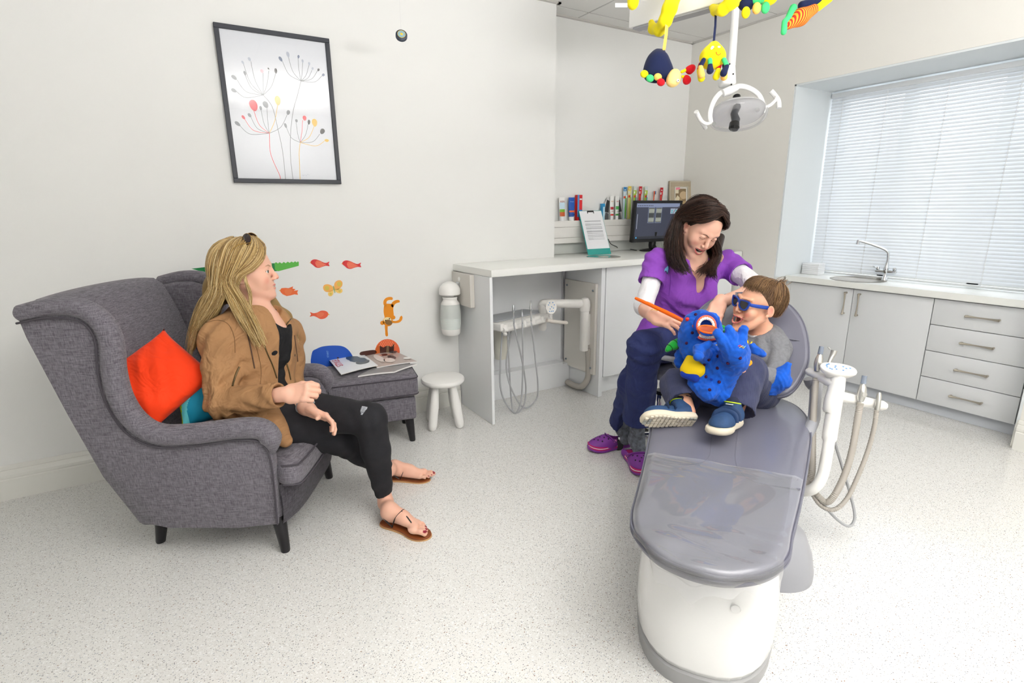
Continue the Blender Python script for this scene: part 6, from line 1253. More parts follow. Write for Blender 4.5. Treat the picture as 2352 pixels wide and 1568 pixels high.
# ------------------------------------------------------------ person in the armchair
def vframe(c, yaw, pitch=0, roll=0):
    """head frame: yaw measured from 'facing the camera', + turns to picture right; pitch + looks up; roll + tilts crown to picture right"""
    v = Vector(c) - CC; v.z = 0; v.normalize(); r = v.cross(Vector((0, 0, 1))).normalized(); f = -v * math.cos(yaw) + r * math.sin(yaw)
    up = Vector((0, 0, 1)); side = f.cross(up); R = Matrix.Rotation(pitch, 3, side); f2 = R @ f; u2 = R @ up; Rr = Matrix.Rotation(roll, 3, -v); f2 = Rr @ f2; u2 = Rr @ u2
    return frame(c, ya=f2, za=u2)
P1 = person((.12, 2.24, .46), 'person with long blonde hair, beige jacket and black jeans sitting in the armchair')
HC = W(568, 624, 2.10); HM1 = vframe(HC, math.radians(76), math.radians(2), 0); S1 = 1.02
sk = SDF(); head_prims(sk, HM1, S1, mouth=.34, lips='cc6a66', brow='a07850', blush='ea8f7c', nosek=1.0, lash='4a3a30')
neck = W(583, 722, 2.13); pel = W(592, 945, 2.13); bf = (HM1.to_3x3() @ Vector((0, 1, 0))); bf.z = 0; bf.normalize(); bf = Matrix.Rotation(math.radians(-25), 3, 'Z') @ bf
BM1 = frame(pel, ya=bf, za=(neck - pel)); TL = (neck - pel).length
shR, shL = W(505, 778, 1.99), W(658, 768, 2.27); elR, wrR = W(512, 925, 1.95), W(655, 905, 1.88); elL, wrL = W(668, 895, 2.28), W(706, 938, 2.06)
hipR, hipL = W(600, 962, 2.03), W(650, 938, 2.2); knL, anL = W(850, 962, 2.10), W(886, 1155, 2.27); knR, anR = W(792, 1012, 2.25), W(893, 1078, 2.47)
sk.cap(HM1 @ Vector((0, -.022, -.055)), neck, .050, .050, k=.03).cap(neck, BM1 @ Vector((0, 0, TL * .75)), .055, .11, k=.05)
sk.M = BM1; sk.ell((0, 0, TL * .68), (.145, .10, .15), k=.05).ell((0, .0, TL * .3), (.12, .09, .13), k=.05).ell((0, 0, 0), (.145, .11, .11), k=.05); sk.M = Matrix.Identity(4)
for a, e, w in ((shR, elR, wrR), (shL, elL, wrL)): sk.cap(neck, a, .04, .045, k=.04).cap(a, e, .044, .034, k=.03).cap(e, w, .034, .0235, k=.02)
for h, kn, an in ((hipR, knR, anR), (hipL, knL, anL)): sk.cap(h, kn, .080, .052, k=.04).cap(kn, kn.lerp(an, .35), .050, .049, k=.02).cap(kn.lerp(an, .35), an, .047, .027, k=.02)
ft = [(WZ(882, 1192, .022), WZ(985, 1226, .016), -1), (WZ(893, 1092, .022), WZ(985, 1096, .016), 1)]; FM = []
for (h, t_, bg), an in zip(ft, (anL, anR)):
    M_, L_ = foot_prims(sk, h, t_, big=-bg); FM.append((M_, L_, -bg)); sk.cap(an, M_ @ Vector((0, .035 * L_, .055 * L_)), .027, .028, k=.03)
# near hand: relaxed loose fist seen from the back; far hand: thumb forward, palm on the thigh
hy = (W(735, 898, 1.86) - wrR).normalized(); hand_prims(sk, frame(wrR, ya=hy, za=-CAMF + CAMU * .35), .98, curl=((.75, 1.2, .8), (.8, 1.25, .8), (.85, 1.3, .8), (.9, 1.3, .8)), thumb=(.35, .25, .3), spread=.01, side=-1)
hy2 = (W(762, 965, 2.06) - wrL).normalized(); hand_prims(sk, frame(wrL, ya=hy2, za=CAMU * .75 + CAMF * .45 + CAMR * .3), .95, curl=((.35, .5, .3),) * 4, thumb=(.50, -.30, -.50), spread=.02, side=1)
body1 = obj('body', sk.mesh(.0045, base='eab79f', fine=[(HC, .155, .0017), (wrR.lerp(W(735, 898, 1.86), .6), .10, .0019), (wrL.lerp(W(745, 980, 2.02), .6), .09, .0020), (ft[0][1] + Vector((-.07, 0, .02)), .10, .0022), (ft[1][1] + Vector((-.07, 0, .02)), .10, .0022)]), SKIN, P1, world=True, angle=180); face_parts(body1, HM1, S1, .34, '5a5a48', gaze=(.22, -.02))
# jeans
JN = mat('black_denim', '1d1d22', .85, bump=.3, bscale=350, var=.18, vscale=30)
s = SDF(); s.M = BM1; s.ell((0, 0, -.01), (.162, .128, .115), k=.04).ell((0, 0, .06), (.145, .115, .08), k=.04); s.M = Matrix.Identity(4)
for h, kn, an, fr in ((hipR, knR, anR, .90), (hipL, knL, anL, .86)):
    an2 = kn.lerp(an, fr); s.cap(h, kn, .093, .064, k=.03).cap(kn, kn.lerp(an, .35), .062, .059, k=.02).cap(kn.lerp(an, .35), an2, .058, .039, k=.015)
    dn = (an - kn).normalized(); s.cap(an2 + dn * .045, an2 + dn * .075, .055, .06, k=.004, op=-1)
s.warp = wrinkle([(knL, .13), (knR, .12), (hipL, .14), (hipR, .14), (knL.lerp(anL, .8), .10)], .0035, 3); jn = garment('jeans', s, JN, P1, .004)
n_ = (-CAMF + CAMU * .5).normalized(); kp_ = knL + CAMR * -.012 + n_ * .060; b = MB(); M_ = frame(kp_ + CAMU * .012, xa=(knL - hipL), za=n_)
for k in range(22): y = -.016 + .0016 * k; b.tube([M_ @ Vector((-.012 + .004 * RNG.rand(), y, .0)), M_ @ Vector((0, y + .001 * RNG.randn(), .003)), M_ @ Vector((.012 - .004 * RNG.rand(), y, .0))], .0007, 4)
for k in range(10): x = -.011 + .0024 * k; b.tube([M_ @ Vector((x, -.017, -.001)), M_ @ Vector((x + .001, .018, .001))], .0006, 4)
obj('torn_threads', b, mat('denim_threads', 'b9bcc4', .9), jn, world=True)
side_ = lambda p, q, r, d: [p.lerp(q, t_) + d * r for t_ in (0, .25, .5, .75, 1)]
obj('seam', MB().tube(catmull([hipL.lerp(knL, .45) + n_ * .070 - CAMU * .03, hipL.lerp(knL, .8) + n_ * .064 - CAMU * .018, knL + n_ * .056 + CAMR * .005 - CAMU * .035, knL.lerp(anL, .3) + n_ * .057 - CAMR * .004, knL.lerp(anL, .6) + n_ * .051, knL.lerp(anL, .85) + n_ * .0425], 6), .0012, 5), mat('denim_stitch', '4a4a52', .8), jn, world=True)
# black top
s = SDF(); s.M = BM1; s.ell((0, .002, TL * .70), (.140, .100, .16), k=.05).ell((0, .002, TL * .35), (.124, .095, .15), k=.05).ell((0, 0, .06), (.15, .118, .11), k=.05); s.M = Matrix.Identity(4)
s.cap(neck + BM1.to_3x3() @ Vector((0, .0, -.03)), BM1 @ Vector((0, 0, TL * .8)), .07, .12, k=.04); s.M = BM1
for x in (-1, 1): s.ell((x * .05, .068, TL * .60), (.05, .045, .05), k=.04)
s.ell((0, .06, TL * 1.03), (.062, .085, .075), k=.01, op=-1); s.M = Matrix.Identity(4); s.warp = wrinkle([(BM1 @ Vector((0, .1, TL * .35)), .16)], .003, 5)
garment('top', s, mat('black_cotton_top', '101014', .85, bump=.2, fold=.012, fscale=10), P1, .005)
# jacket
JK = mat('beige_cotton_twill', 'a67c54', .8, bump=.35, bscale=120, var=.07, vscale=14, fold=.020, fscale=10); s = SDF(); s.M = BM1
s.ell((0, -.008, TL * .72), (.178, .132, .165), k=.05).ell((0, -.01, TL * .40), (.160, .130, .16), k=.05).ell((0, -.01, TL * .08), (.178, .142, .14), k=.05).cap((-.10, .03, -.02), (-.11, .075, -.075), .095, .10, k=.03).cap((.10, .03, -.02), (.10, .06, -.06), .085, .09, k=.03); s.M = Matrix.Identity(4); s.chain([W(598, 945, 1.99), W(626, 985, 1.97), W(655, 1012, 1.985)], [.068, .048, .026], k=.03)
for a, e, w, fr in ((shR, elR, wrR, .86), (shL, elL, wrL, .80)):
    cu = e.lerp(w, fr); d = (w - e).normalized(); s.cap(neck + (a - neck) * .35 + Vector((0, 0, -.03)), a, .075, .068, k=.05).cap(a, a.lerp(e, .5), .068, .060, k=.03).cap(a.lerp(e, .5), e, .060, .054, k=.03).cap(e, cu, .054, .043, k=.03).cap(cu - d * .03, cu, .044, .045, k=.006).cap(cu + d * .047, cu + d * .09, .052, .06, k=.004, op=-1).cap(cu - d * .004, cu + d * .05, .032, .034, k=.003, op=-1)
cm = BM1 @ Matrix.Translation((0, -.005, TL * 1.0)); s.M = cm
for k in range(14):
    a0, a1 = [math.radians(-148 + 296 * (k + j) / 14) - pi / 2 for j in (0, 1)]; q = lambda a: (math.cos(a) * .092, math.sin(a) * .078 + .01, -.012 + .024 * math.sin(-a)); s.cap(q(a0), q(a1), .024 + .006 * math.sin(-a0), k=.012)
s.ell((0, .02, .06), (.066, .066, .11), k=.012, op=-1)
s.M = BM1
s.chain([(0, .16, TL * 1.05), (0.004, .16, TL * .8), (.012, .165, TL * .5), (.0, .165, TL * .18)], [.050, .048, .046, .056], k=.012, op=-1).chain([(.0, .165, TL * .18), (-.02, .19, -.05), (-.03, .20, -.16)], [.066, .10, .13], k=.012, op=-1)
s.chain([(0, .09, TL * 1.05), (0, .11, TL * .85), (0.004, .13, TL * .55), (0, .13, TL * .2), (0, .15, -.1)], [.044, .038, .034, .036, .06], k=.01, op=-1)
s.M = Matrix.Identity(4)
s.warp = wrinkle([(elR, .14), (elL, .14), (shR, .13), (shL, .13), (BM1 @ Vector((.14, .0, TL * .3)), .16), (BM1 @ Vector((.10, .06, -.02)), .15), (elR.lerp(wrR, .6), .10), (cm @ Vector((.08, 0, 0)), .1)], .009, 11)
jk = garment('jacket', s, JK, P1, .0042)
ZP = mat('brass_zip', '5a4a30', .4, .6); CD_ = mat('brown_cord', '5c4436', .8)
def on_front(px, py, base):   # nearest surface point of a garment along the sight line
    m_ = wmat(base); inv = m_.inverted(); d = CR @ Vector(((px - 1176), -(py - 784), -FPX)); d.normalize(); r = base.ray_cast(inv @ CC, (inv.to_3x3() @ d)); return (m_ @ r[1]) if r[0] else None
bpy.context.view_layer.update()
def lay(nm, px, r, m, base, par, n=7, flat=None):
    P_ = [on_front(q.x, q.y, base) for q in catmull([(x, y, 0) for x, y in px], n)]; P_ = [p - (p - CC).normalized() * r * .6 for p in P_ if p is not None]
    G_ = [P_[0]] if P_ else []
    for p in P_[1:]:
        if (p - G_[-1]).length < .05: G_.append(p)
    if len(G_) > 2: obj(nm, MB().tube(G_, r, 6, flat=flat), m, par, world=True)
lay('zip', [(580, 752), (600, 772), (612, 806), (626, 838), (636, 868)], .0026, ZP, jk, jk); lay('zip', [(672, 727), (650, 760), (648, 800), (662, 845), (668, 872)], .0026, ZP, jk, jk)
lay('drawcord', [(568, 764), (572, 782), (577, 805), (585, 846)], .0026, CD_, jk, jk); lay('drawcord', [(676, 770), (680, 800), (684, 830)], .0026, CD_, jk, jk); lay('pocket_zip', [(550, 842), (541, 862), (534, 886)], .0034, ZP, jk, jk)
lay('seam', [(470, 742), (500, 735), (525, 745), (538, 775), (540, 810)], .0012, mat('jacket_stitch', '7c5a3a', .8), jk, jk); lay('seam', [(590, 800), (600, 850), (596, 900)], .0012, mat('jacket_stitch', '7c5a3a', .8), jk, jk)
# hair: base mass and strands
HB = SDF(); HB.M = HM1; HB.sc = S1
HB.ell((0, -.030, .038), (.0855, .096, .093), k=.02).ell((0, -.075, -.03), (.07, .04, .09), k=.04).ell((0, .062, .005), (.062, .060, .085), k=.02, op=-1).ell((0, .1, -.03), (.1, .075, .08), k=.02, op=-1)
HB.M = Matrix.Identity(4); HB.sc = 1
ch = lambda L_, r: HB.chain([W(*p) for p in L_], r, k=.03)
ch([(520, 600, 2.12), (500, 660, 2.10), (480, 715, 2.08), (455, 755, 2.06), (442, 800, 2.05)], [.045, .045, .035, .022, .010]); ch([(540, 690, 2.03), (572, 740, 1.99), (595, 780, 1.985)], [.014, .013, .006]); ch([(590, 640, 2.23), (615, 700, 2.22), (650, 730, 2.20), (668, 770, 2.20), (672, 810, 2.2)], [.03, .035, .03, .022, .008])
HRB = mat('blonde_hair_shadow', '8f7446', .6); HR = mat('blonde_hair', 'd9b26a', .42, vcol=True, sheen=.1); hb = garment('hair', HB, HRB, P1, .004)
def skull_row(y0, ye, xs=1, top=.131): return [(xs * .006, y0 * .7 + .012, top - abs(y0) * .10), (xs * .058, y0, .115 - abs(y0) * .22), (xs * .090, (y0 + ye) / 2, .045), (xs * .0925, ye, -.025)]
FL = lambda h, tl=(): flow(HM1, S1, h, tl)
GA = [FL(skull_row(.035, -.032), [(560, 690, 1.985), (590, 745, 1.965), (612, 795, 1.965)]), FL(skull_row(.015, -.05), [(545, 692, 1.98), (574, 745, 1.96), (598, 800, 1.96)]), FL(skull_row(-.01, -.066), [(526, 688, 1.97), (548, 732, 1.955), (588, 785, 1.955)])]
GA2 = [FL(skull_row(-.012, -.07), [(512, 676, 1.98), (495, 710, 1.98), (470, 745, 1.985)]), FL(skull_row(-.035, -.08), [(500, 672, 1.99), (482, 712, 1.985), (455, 750, 1.99)]), FL(skull_row(-.06, -.095), [(488, 668, 2.0), (466, 715, 2.0), (442, 768, 2.0)]), FL([(.03, -.05, .125), (.065, -.09, .085), (.07, -.115, .02), (.06, -.12, -.05)], [(470, 690, 2.04), (450, 745, 2.04), (436, 820, 2.04)]), FL([(0, -.03, .134), (0, -.10, .105), (0, -.131, .03), (0, -.133, -.05)], [(462, 700, 2.09), (441, 755, 2.08), (434, 828, 2.06)]), FL([(-.03, -.05, .125), (-.05, -.10, .085), (-.05, -.125, .02), (-.05, -.125, -.05)], [(470, 700, 2.12), (448, 760, 2.10)])]
GB = [FL([(.008, .028, .131), (.050, .042, .113), (.080, .028, .075), (.0915, .0, .035), (.094, -.03, .0), (.094, -.045, -.05)], [(556, 700, 1.98)]), FL([(.008, .045, .128), (.045, .062, .102), (.070, .050, .065), (.085, .018, .032), (.093, -.018, .005), (.094, -.04, -.05)], [(560, 705, 1.98)]), FL([(.008, .055, .124), (.042, .076, .092), (.066, .066, .055), (.082, .032, .022), (.092, -.008, .0), (.094, -.03, -.05)], [(562, 710, 1.98), (590, 755, 1.97)]), FL([(.006, .062, .120), (.036, .086, .084), (.062, .078, .046), (.080, .042, .012), (.091, .004, -.008), (.094, -.018, -.055)], [(572, 715, 1.975), (606, 765, 1.97)])]
GC = [FL([(-.004, .05, .128), (-.05, .065, .09), (-.078, .035, .03), (-.088, -.01, -.05)], [(628, 695, 2.235), (662, 735, 2.21), (688, 780, 2.195)]), FL([(-.004, .03, .130), (-.06, .04, .095), (-.085, .01, .03), (-.09, -.03, -.05)], [(612, 695, 2.23), (645, 745, 2.2), (668, 810, 2.185)]), FL([(-.004, .0, .130), (-.06, .01, .095), (-.088, -.03, .03), (-.085, -.05, -.06)], [(605, 700, 2.2), (628, 760, 2.15), (650, 820, 2.14)])]
GF = [FL([(.085, .012, .02), (.086, .016, -.03), (.078, .022, -.08)], [(578, 720, 1.99), (600, 760, 1.975)]), FL([(.086, .006, .02), (.088, .008, -.03), (.082, .012, -.08)], [(572, 725, 1.985), (594, 770, 1.97)])]
b = MB(); sh = strands(b, GA, 1000, seg=18, r0=.0012, jit=.006) + strands(b, GA2, 1500, seg=18, r0=.0012, jit=.007) + strands(b, GB, 1000, seg=16, r0=.0010, jit=.0032, wave=.0015) + strands(b, GC, 500, seg=14, r0=.0011, jit=.007) + strands(b, GF, 40, seg=14, r0=.0009, jit=.002)
b_o = obj('strands', b, HR, hb, world=True, angle=180); shade_attr(b_o, sh, ['7f643c', 'ab8751', 'cfab6c', 'e0c286', 'eed8a8'])
# sunglasses pushed up on the head
t = thing('sunglasses', 'dark aviator sunglasses with gold rims pushed up on the blonde hair', 'sunglasses', tuple(HM1 @ Vector((0, .02, .14))))
GO = mat('gold_wire', 'c9a25a', .25, 1.0); LN = mat('brown_lens', '241416', .08, coat=.5)
GMx = HM1 @ Matrix.Translation((.012, .022 * S1, .138 * S1)) @ Matrix.Rotation(math.radians(40), 4, 'X')     # lens plane: local x across, y up along the head, z out
for sd in (-1, 1):
    ring = [(sd * .034 + .027 * math.cos(a) * (1 + .08 * math.sin(a)), .021 * math.sin(a) - .003 * math.cos(a) * sd) for a in [2 * pi * k / 28 for k in range(28)]]
    f = lambda x, y, z=0: GMx @ Matrix.Translation((sd * .008, 0, 0)) @ Matrix.Rotation(sd * .85, 4, 'Y') @ Vector((x, y - .004, z + .015))
    b = MB(); vs = [b.bm.verts.new(f(x, y, .001)) for x, y in ring]; c_ = b.bm.verts.new(f(sd * .034, 0, .005))
    for k in range(28): b.bm.faces.new((vs[k], vs[(k + 1) % 28], c_))
    v2 = [b.bm.verts.new(f(x, y, -.001)) for x, y in ring]; b.bm.faces.new(v2[::-1])
    for k in range(28): b.bm.faces.new((vs[k], v2[k], v2[(k + 1) % 28], vs[(k + 1) % 28]))
    obj('lens', b, LN, t, world=True, angle=80); obj('rim', MB().tube([f(*q) for q in ring + ring[:1]], .0013, 6, cap=False), GO, t, world=True)
    obj('temple', MB().tube(catmull([f(sd * .062, .008, 0), HM1 @ Vector((sd * .083, -.005, .105)), HM1 @ Vector((sd * .092, -.035, .06))], 5), .0013, 6), GO, t, world=True)
obj('bridge', MB().tube([GMx @ Vector((-.014, .006, .004)), GMx @ Vector((0, .007, .003)), GMx @ Vector((.014, .006, .004))], .0012, 6), GO, t, world=True)
# watch on the far wrist
WM = frame(wrL.lerp(elL, .08), za=(wrL - elL), xa=-CAMF); t = tag(obj('wristwatch', (lambda b: [b.tube([WM @ Vector((math.cos(a) * .031, math.sin(a) * .0275, 0)) for a in [2 * pi * k / 30 for k in range(31)]], .009, 8, cap=False, flat=(.32, WM.to_3x3() @ Vector((0, 0, 1)))), b][1])(MB()), mat('grey_rubber_strap', '85878a', .5), angle=60), 'grey rubber sports watch on the far wrist of the blonde person', 'watch')
b = MB().box((.028, -.012, -.011), (.034, .012, .011), bev=.002); b.bm.transform(WM); obj('buckle', b, CHROME, t, world=True)
b = MB()
for k in range(-4, 5):
    a = math.radians(k * 14 + 38); c_ = WM @ Vector((math.cos(a) * .0345, math.sin(a) * .031, 0)); M_ = frame(c_, xa=WM.to_3x3() @ Vector((math.cos(a), math.sin(a), 0)), za=WM.to_3x3() @ Vector((0, 0, 1))); b2 = MB; b.box((-.0006, -.0018, -.0055), (.0012, .0018, .0055), M=M_)
obj('strap_slots', b, mat('slot_black', '1a1a1c', .6), t, world=True, smooth=False)
# sandals
SO = mat('tan_leather_insole', '8a4a24', .45, var=.08, vscale=40); SE = mat('sole_edge', 'c69a68', .6); ST = mat('black_strap', '141416', .35)
for (M_, L_, bg), lab in zip(FM, ('brown flat toe-thong sandal with black straps on the foot nearer the camera', 'brown flat toe-thong sandal with black straps on the foot nearer the wall')):
    t = thing('sandal', lab, 'sandal', (M_.translation.x, M_.translation.y, 0), group='pair of toe-thong sandals')
    Z = M_.translation.z; of = [(0, -.014), (.022, -.008), (.032, .02), (.030, .07), (.034, .12), (.047, .165), (.046, .205), (.026, .236), (0, .245), (-.026, .232), (-.042, .20), (-.042, .16), (-.033, .11), (-.029, .06), (-.031, .02), (-.02, -.008)]
    ol_ = catmull([(bg * x, y, 0) for x, y in of], 4, closed=True)
    for nm, z0, h_, m_, sc_ in (('outsole', .002 - Z, .008, SE, 1), ('insole', .0102 - Z, .0055, SO, .975)):
        b = MB().prism([(p.x * L_ * sc_, (.115 + (p.y - .115) * sc_) * L_) for p in ol_], h_, M=Matrix.Translation((0, 0, z0)), bev=.0012, seg=1); b.bm.transform(M_); obj(nm, b, m_, t, world=True, angle=50)
    b = MB().prism([(p.x * L_ * .95, p.y * L_) for p in ol_ if p.y < .06], .006, M=Matrix.Translation((0, 0, .0005 - Z))); b.bm.transform(M_); obj('heel_block', b, SE, t, world=True, angle=50)
    q = lambda x, y, z: M_ @ (Vector((bg * x, y, z)) * L_)
    obj('instep_strap', MB().tube(catmull([q(-.036, .075, -.002), q(-.033, .09, .035), q(-.012, .10, .068), q(.012, .10, .070), q(.030, .085, .045), q(.033, .07, .0)], 5), .0042, 8, flat=(.35, (0, 0, 1))), ST, t, world=True)
    obj('toe_strap', MB().tube(catmull([q(.004, .10, .073), q(.010, .13, .060), q(.016, .16, .040), q(.017, .182, .018)], 5), .003, 8, flat=(.5, (0, 0, 1))), ST, t, world=True)
    obj('heel_strap', MB().tube(catmull([q(.033, .07, .004), q(.028, .02, .03), q(0, -.008, .045), q(-.028, .02, .03), q(-.033, .07, .002)], 6), .0036, 8, flat=(.5, (0, 0, 1))), ST, t, world=True)
# ------------------------------------------------------------ person in purple scrubs on the stool
P2 = person((2.05, 1.86, .5), 'smiling person with long dark hair in a purple tunic leaning over the dental chair')
HC2 = W(1611, 524, 2.50); HM2 = vframe(HC2, math.radians(38), math.radians(-29), math.radians(-15)); S2 = 1.0
neck = W(1590, 598, 2.60); pel = W(1545, 765, 2.78); sk = SDF(); head_prims(sk, HM2, S2, mouth=.95, lips='c4505a', brow='4a2f24', blush='e58a7c', closed=.9, lash='2a1a18', smile=1.15)
V_ = lambda *a: W(*a)
shR, elR, wrR = W(1510, 602, 2.60), W(1478, 704, 2.53), W(1503, 728, 2.31); shL, elL, wrL = W(1668, 604, 2.72), W(1746, 664, 2.50), W(1652, 694, 2.33)
lat = (shL - shR).normalized(); spn = (neck - pel).normalized(); bf2 = lat.cross(spn) * -1; bf2 = bf2 if bf2.dot(-CAMF) > 0 else -bf2
B2 = frame(pel, xa=lat, za=spn); T2 = (neck - pel).length; F2 = 1 if (B2.to_3x3() @ Vector((0, 1, 0))).dot(-CAMF) > 0 else -1
hipR, hipL = W(1520, 785, 2.76), W(1575, 785, 2.74); knL, anL = W(1480, 797, 2.43), Vector((1.835, 1.84, .11)); knR, anR = W(1456, 880, 2.64), Vector((1.885, 2.0, .11))
sk.cap(HM2 @ Vector((0, -.022, -.05)), neck, .048, .050, k=.03).cap(neck, B2 @ Vector((0, 0, T2 * .75)), .055, .10, k=.05)
sk.M = B2; sk.ell((0, 0, T2 * .68), (.14, .095, .14), k=.05).ell((0, 0, T2 * .3), (.115, .09, .14), k=.05).ell((0, 0, 0), (.15, .11, .11), k=.05); sk.M = Matrix.Identity(4)
for a, e, w in ((shR, elR, wrR), (shL, elL, wrL)): sk.cap(neck, a, .04, .046, k=.04).cap(a, e, .043, .034, k=.03).cap(e, e.lerp(w, .35), .035, .034, k=.02).cap(e.lerp(w, .35), w, .034, .0235, k=.02)
for h, kn, an in ((hipR, knR, anR), (hipL, knL, anL)): sk.cap(h, kn, .08, .052, k=.04).cap(kn, an, .050, .034, k=.02)
hy = (W(1562, 746, 2.22) - wrR).normalized(); HMr = frame(wrR, ya=hy, za=-CAMF + CAMU * .55 - CAMR * .1); hand_prims(sk, HMr, .97, curl=((.10, .32, .18), (.16, .36, .2), (.30, .5, .3), (.45, .6, .4)), thumb=(.30, .1, .15), spread=.03, side=-1)
hy = (W(1634, 748, 2.27) - wrL).normalized(); hand_prims(sk, frame(wrL, ya=hy, za=-CAMF * .8 - CAMR * .4), .97, curl=((.4, .6, .4),) * 4, thumb=(.3, 0, 0), spread=.03, side=1)
SCK = mat('patterned_grey_sock', '6d727c', .9, bump=.3, bscale=200, var=.45, vscale=55)
body2 = obj('body', sk.mesh(.0055, base='ecb9a2', fine=[(HC2, .15, .0019), (wrR.lerp(W(1562, 746, 2.22), .6), .10, .0019), (wrL.lerp(W(1634, 748, 2.27), .5), .10, .0026)]), SKIN, P2, world=True, angle=180); face_parts(body2, HM2, S2, .95, '5a4030', gaze=(0, -.5), closed=.2, smile=1.15)
# navy trousers
NV = mat('navy_scrub_trousers', '283263', .85, bump=.3, bscale=260, var=.12, vscale=20, fold=.012, fscale=11); s = SDF(); s.M = B2; s.ell((0, 0, -.01), (.172, .13, .12), k=.04).ell((0, 0, .05), (.15, .115, .09), k=.04); s.M = Matrix.Identity(4)
for h, kn, an, fr, ho in ((hipR, knR, anR, .99, .078), (hipL, knL, anL, .80, .080)):
    d = (an - kn).normalized(); e = kn + (an - kn) * fr; s.cap(h, kn, .102, .077, k=.035).cap(kn, kn.lerp(e, .45), .077, .069, k=.02).cap(kn.lerp(e, .45), e, .069, ho, k=.02).cap(e + d * .052, e + d * .14, .11, .12, k=.003, op=-1).cap(e - d * .02, e + d * .06, .052, .066, k=.003, op=-1)
s.warp = wrinkle([(knL, .16), (knR, .15), (hipL, .15), (hipR, .14), (knL.lerp(anL, .5), .14), (knR.lerp(anR, .5), .14)], .0055, 21); garment('trousers', s, NV, P2, .0045)
# white undershirt sleeves, then the tunic
WS = mat('white_cotton_jersey', 'eceaee', .85, bump=.2, bscale=200, fold=.008, fscale=20); s = SDF()
s.cap(shR, elR, .050, .043, k=.02).cap(elR, elR.lerp(wrR, .20), .043, .040, k=.015); s.cap(elR.lerp(wrR, .36), elR.lerp(wrR, .7), .045, .05, k=.003, op=-1); s.warp = wrinkle([(elR, .12), (shR.lerp(elR, .6), .11)], .003, 8); garment('undershirt_sleeve', s, WS, P2, .004)
s = SDF(); s.cap(shL, elL, .050, .045, k=.02); s.warp = wrinkle([(elL, .12), (shL.lerp(elL, .6), .1)], .003, 8); garment('undershirt_sleeve', s, WS, P2, .004)
PU = mat('purple_scrub_tunic', '9049bd', .8, bump=.25, bscale=260, var=.05, vscale=12, fold=.016, fscale=9); s = SDF(); s.M = B2; yf = F2
s.ell((0, 0, T2 * .72), (.158, .118, .16), k=.05).ell((0, yf * .01, T2 * .40), (.142, .112, .16), k=.05).ell((0, 0, T2 * .10), (.165, .128, .12), k=.05)
for x in (-1, 1): s.ell((x * .062, yf * .082, T2 * .62), (.06, .052, .058), k=.04)
s.M = Matrix.Identity(4)
for a, e, f_ in ((shR, elR, .52), (shL, elL, .50)):
    c_ = a.lerp(e, f_); d = (e - a).normalized(); s.cap(neck + (a - neck) * .45 + spn * -.045, a, .06, .062, k=.045).cap(a, c_, .062, .064, k=.025).cap(c_ + d * .055, c_ + d * .13, .09, .09, k=.003, op=-1).cap(c_ - d * .01, c_ + d * .06, .052, .056, k=.003, op=-1)
s.M = B2; s.cap((-.15, yf * .04, .03), (-.262, yf * .06, -.025), .07, .018, k=.04)
s.cap((-.14, yf * .02, .04), (-.20, yf * .08, -.045), .06, .07, k=.05).cap((.12, yf * .04, .03), (.13, yf * .07, -.04), .07, .075, k=.05).cap((0, yf * .05, .05), (0, yf * .07, -.045), .08, .085, k=.05)
s.ell((0, yf * .06, T2 * 1.0), (.055, .09, .075), k=.008, op=-1); s.ell((0, yf * .12, T2 * .93), (.032, .06, .10), k=.008, op=-1); s.M = Matrix.Identity(4)
s.warp = wrinkle([(B2 @ Vector((0, yf * .1, T2 * .3)), .20), (B2 @ Vector((.1, yf * .1, T2 * .15)), .16), (shR, .12), (shL, .13), (B2 @ Vector((-.12, yf * .08, T2 * .1)), .15)], .009, 17); tn = garment('tunic', s, PU, P2, .0045)
fB = lambda x, z, y=0: B2 @ Vector((x, yf * (.128 + y), T2 * z))
bpy.context.view_layer.update()
lay('seam', [(1527, 560), (1535, 600), (1540, 640), (1536, 680)], .0011, mat('tunic_stitch', '6d2f98', .8), tn, tn); lay('seam', [(1640, 640), (1655, 665), (1625, 680)], .0011, mat('tunic_stitch', '6d2f98', .8), tn, tn)
c_ = on_front(1530, 619, tn); M_ = frame(c_ - CAMF * .003, xa=CAMR, za=-CAMF + CAMR * -.2); b = MB().prism([(-.012, .016), (-.006, .020), (0, .016), (.007, .020), (.012, .014), (.010, 0), (.006, -.018), (.002, -.020), (-.001, -.006), (-.006, -.014), (-.013, -.019), (-.010, -.004)], .0012); b.bm.transform(M_ @ Matrix.Scale(1.12, 4)); obj('tooth_badge', b, mat('badge_outline', '1f2d5c', .5), tn, world=True, smooth=False)
b = MB().prism([(-.009, .013), (-.005, .016), (0, .012), (.006, .016), (.0095, .012), (.008, 0), (.004, -.014), (.001, -.006), (-.003, -.004), (-.010, -.015), (-.007, -.002)], .0022); b.bm.transform(M_ @ Matrix.Scale(1.12, 4)); obj('tooth_badge_fill', b, mat('badge_blue', '6fb0e0', .5), tn, world=True, smooth=False)
c_ = on_front(1613, 626, tn); b = MB()
for k in range(5): a = 2 * pi * k / 5; b.ball(Vector((.0042 * math.cos(a), .0042 * math.sin(a), 0)), (.0032, .0032, .0014), 10)
b.ball((0, 0, .001), .002, 8); b.bm.transform(frame(c_ - CAMF * .004, xa=CAMR, za=-CAMF)); obj('flower_pin', b, mat('pin_white', 'f2f2f6', .4), tn, world=True)
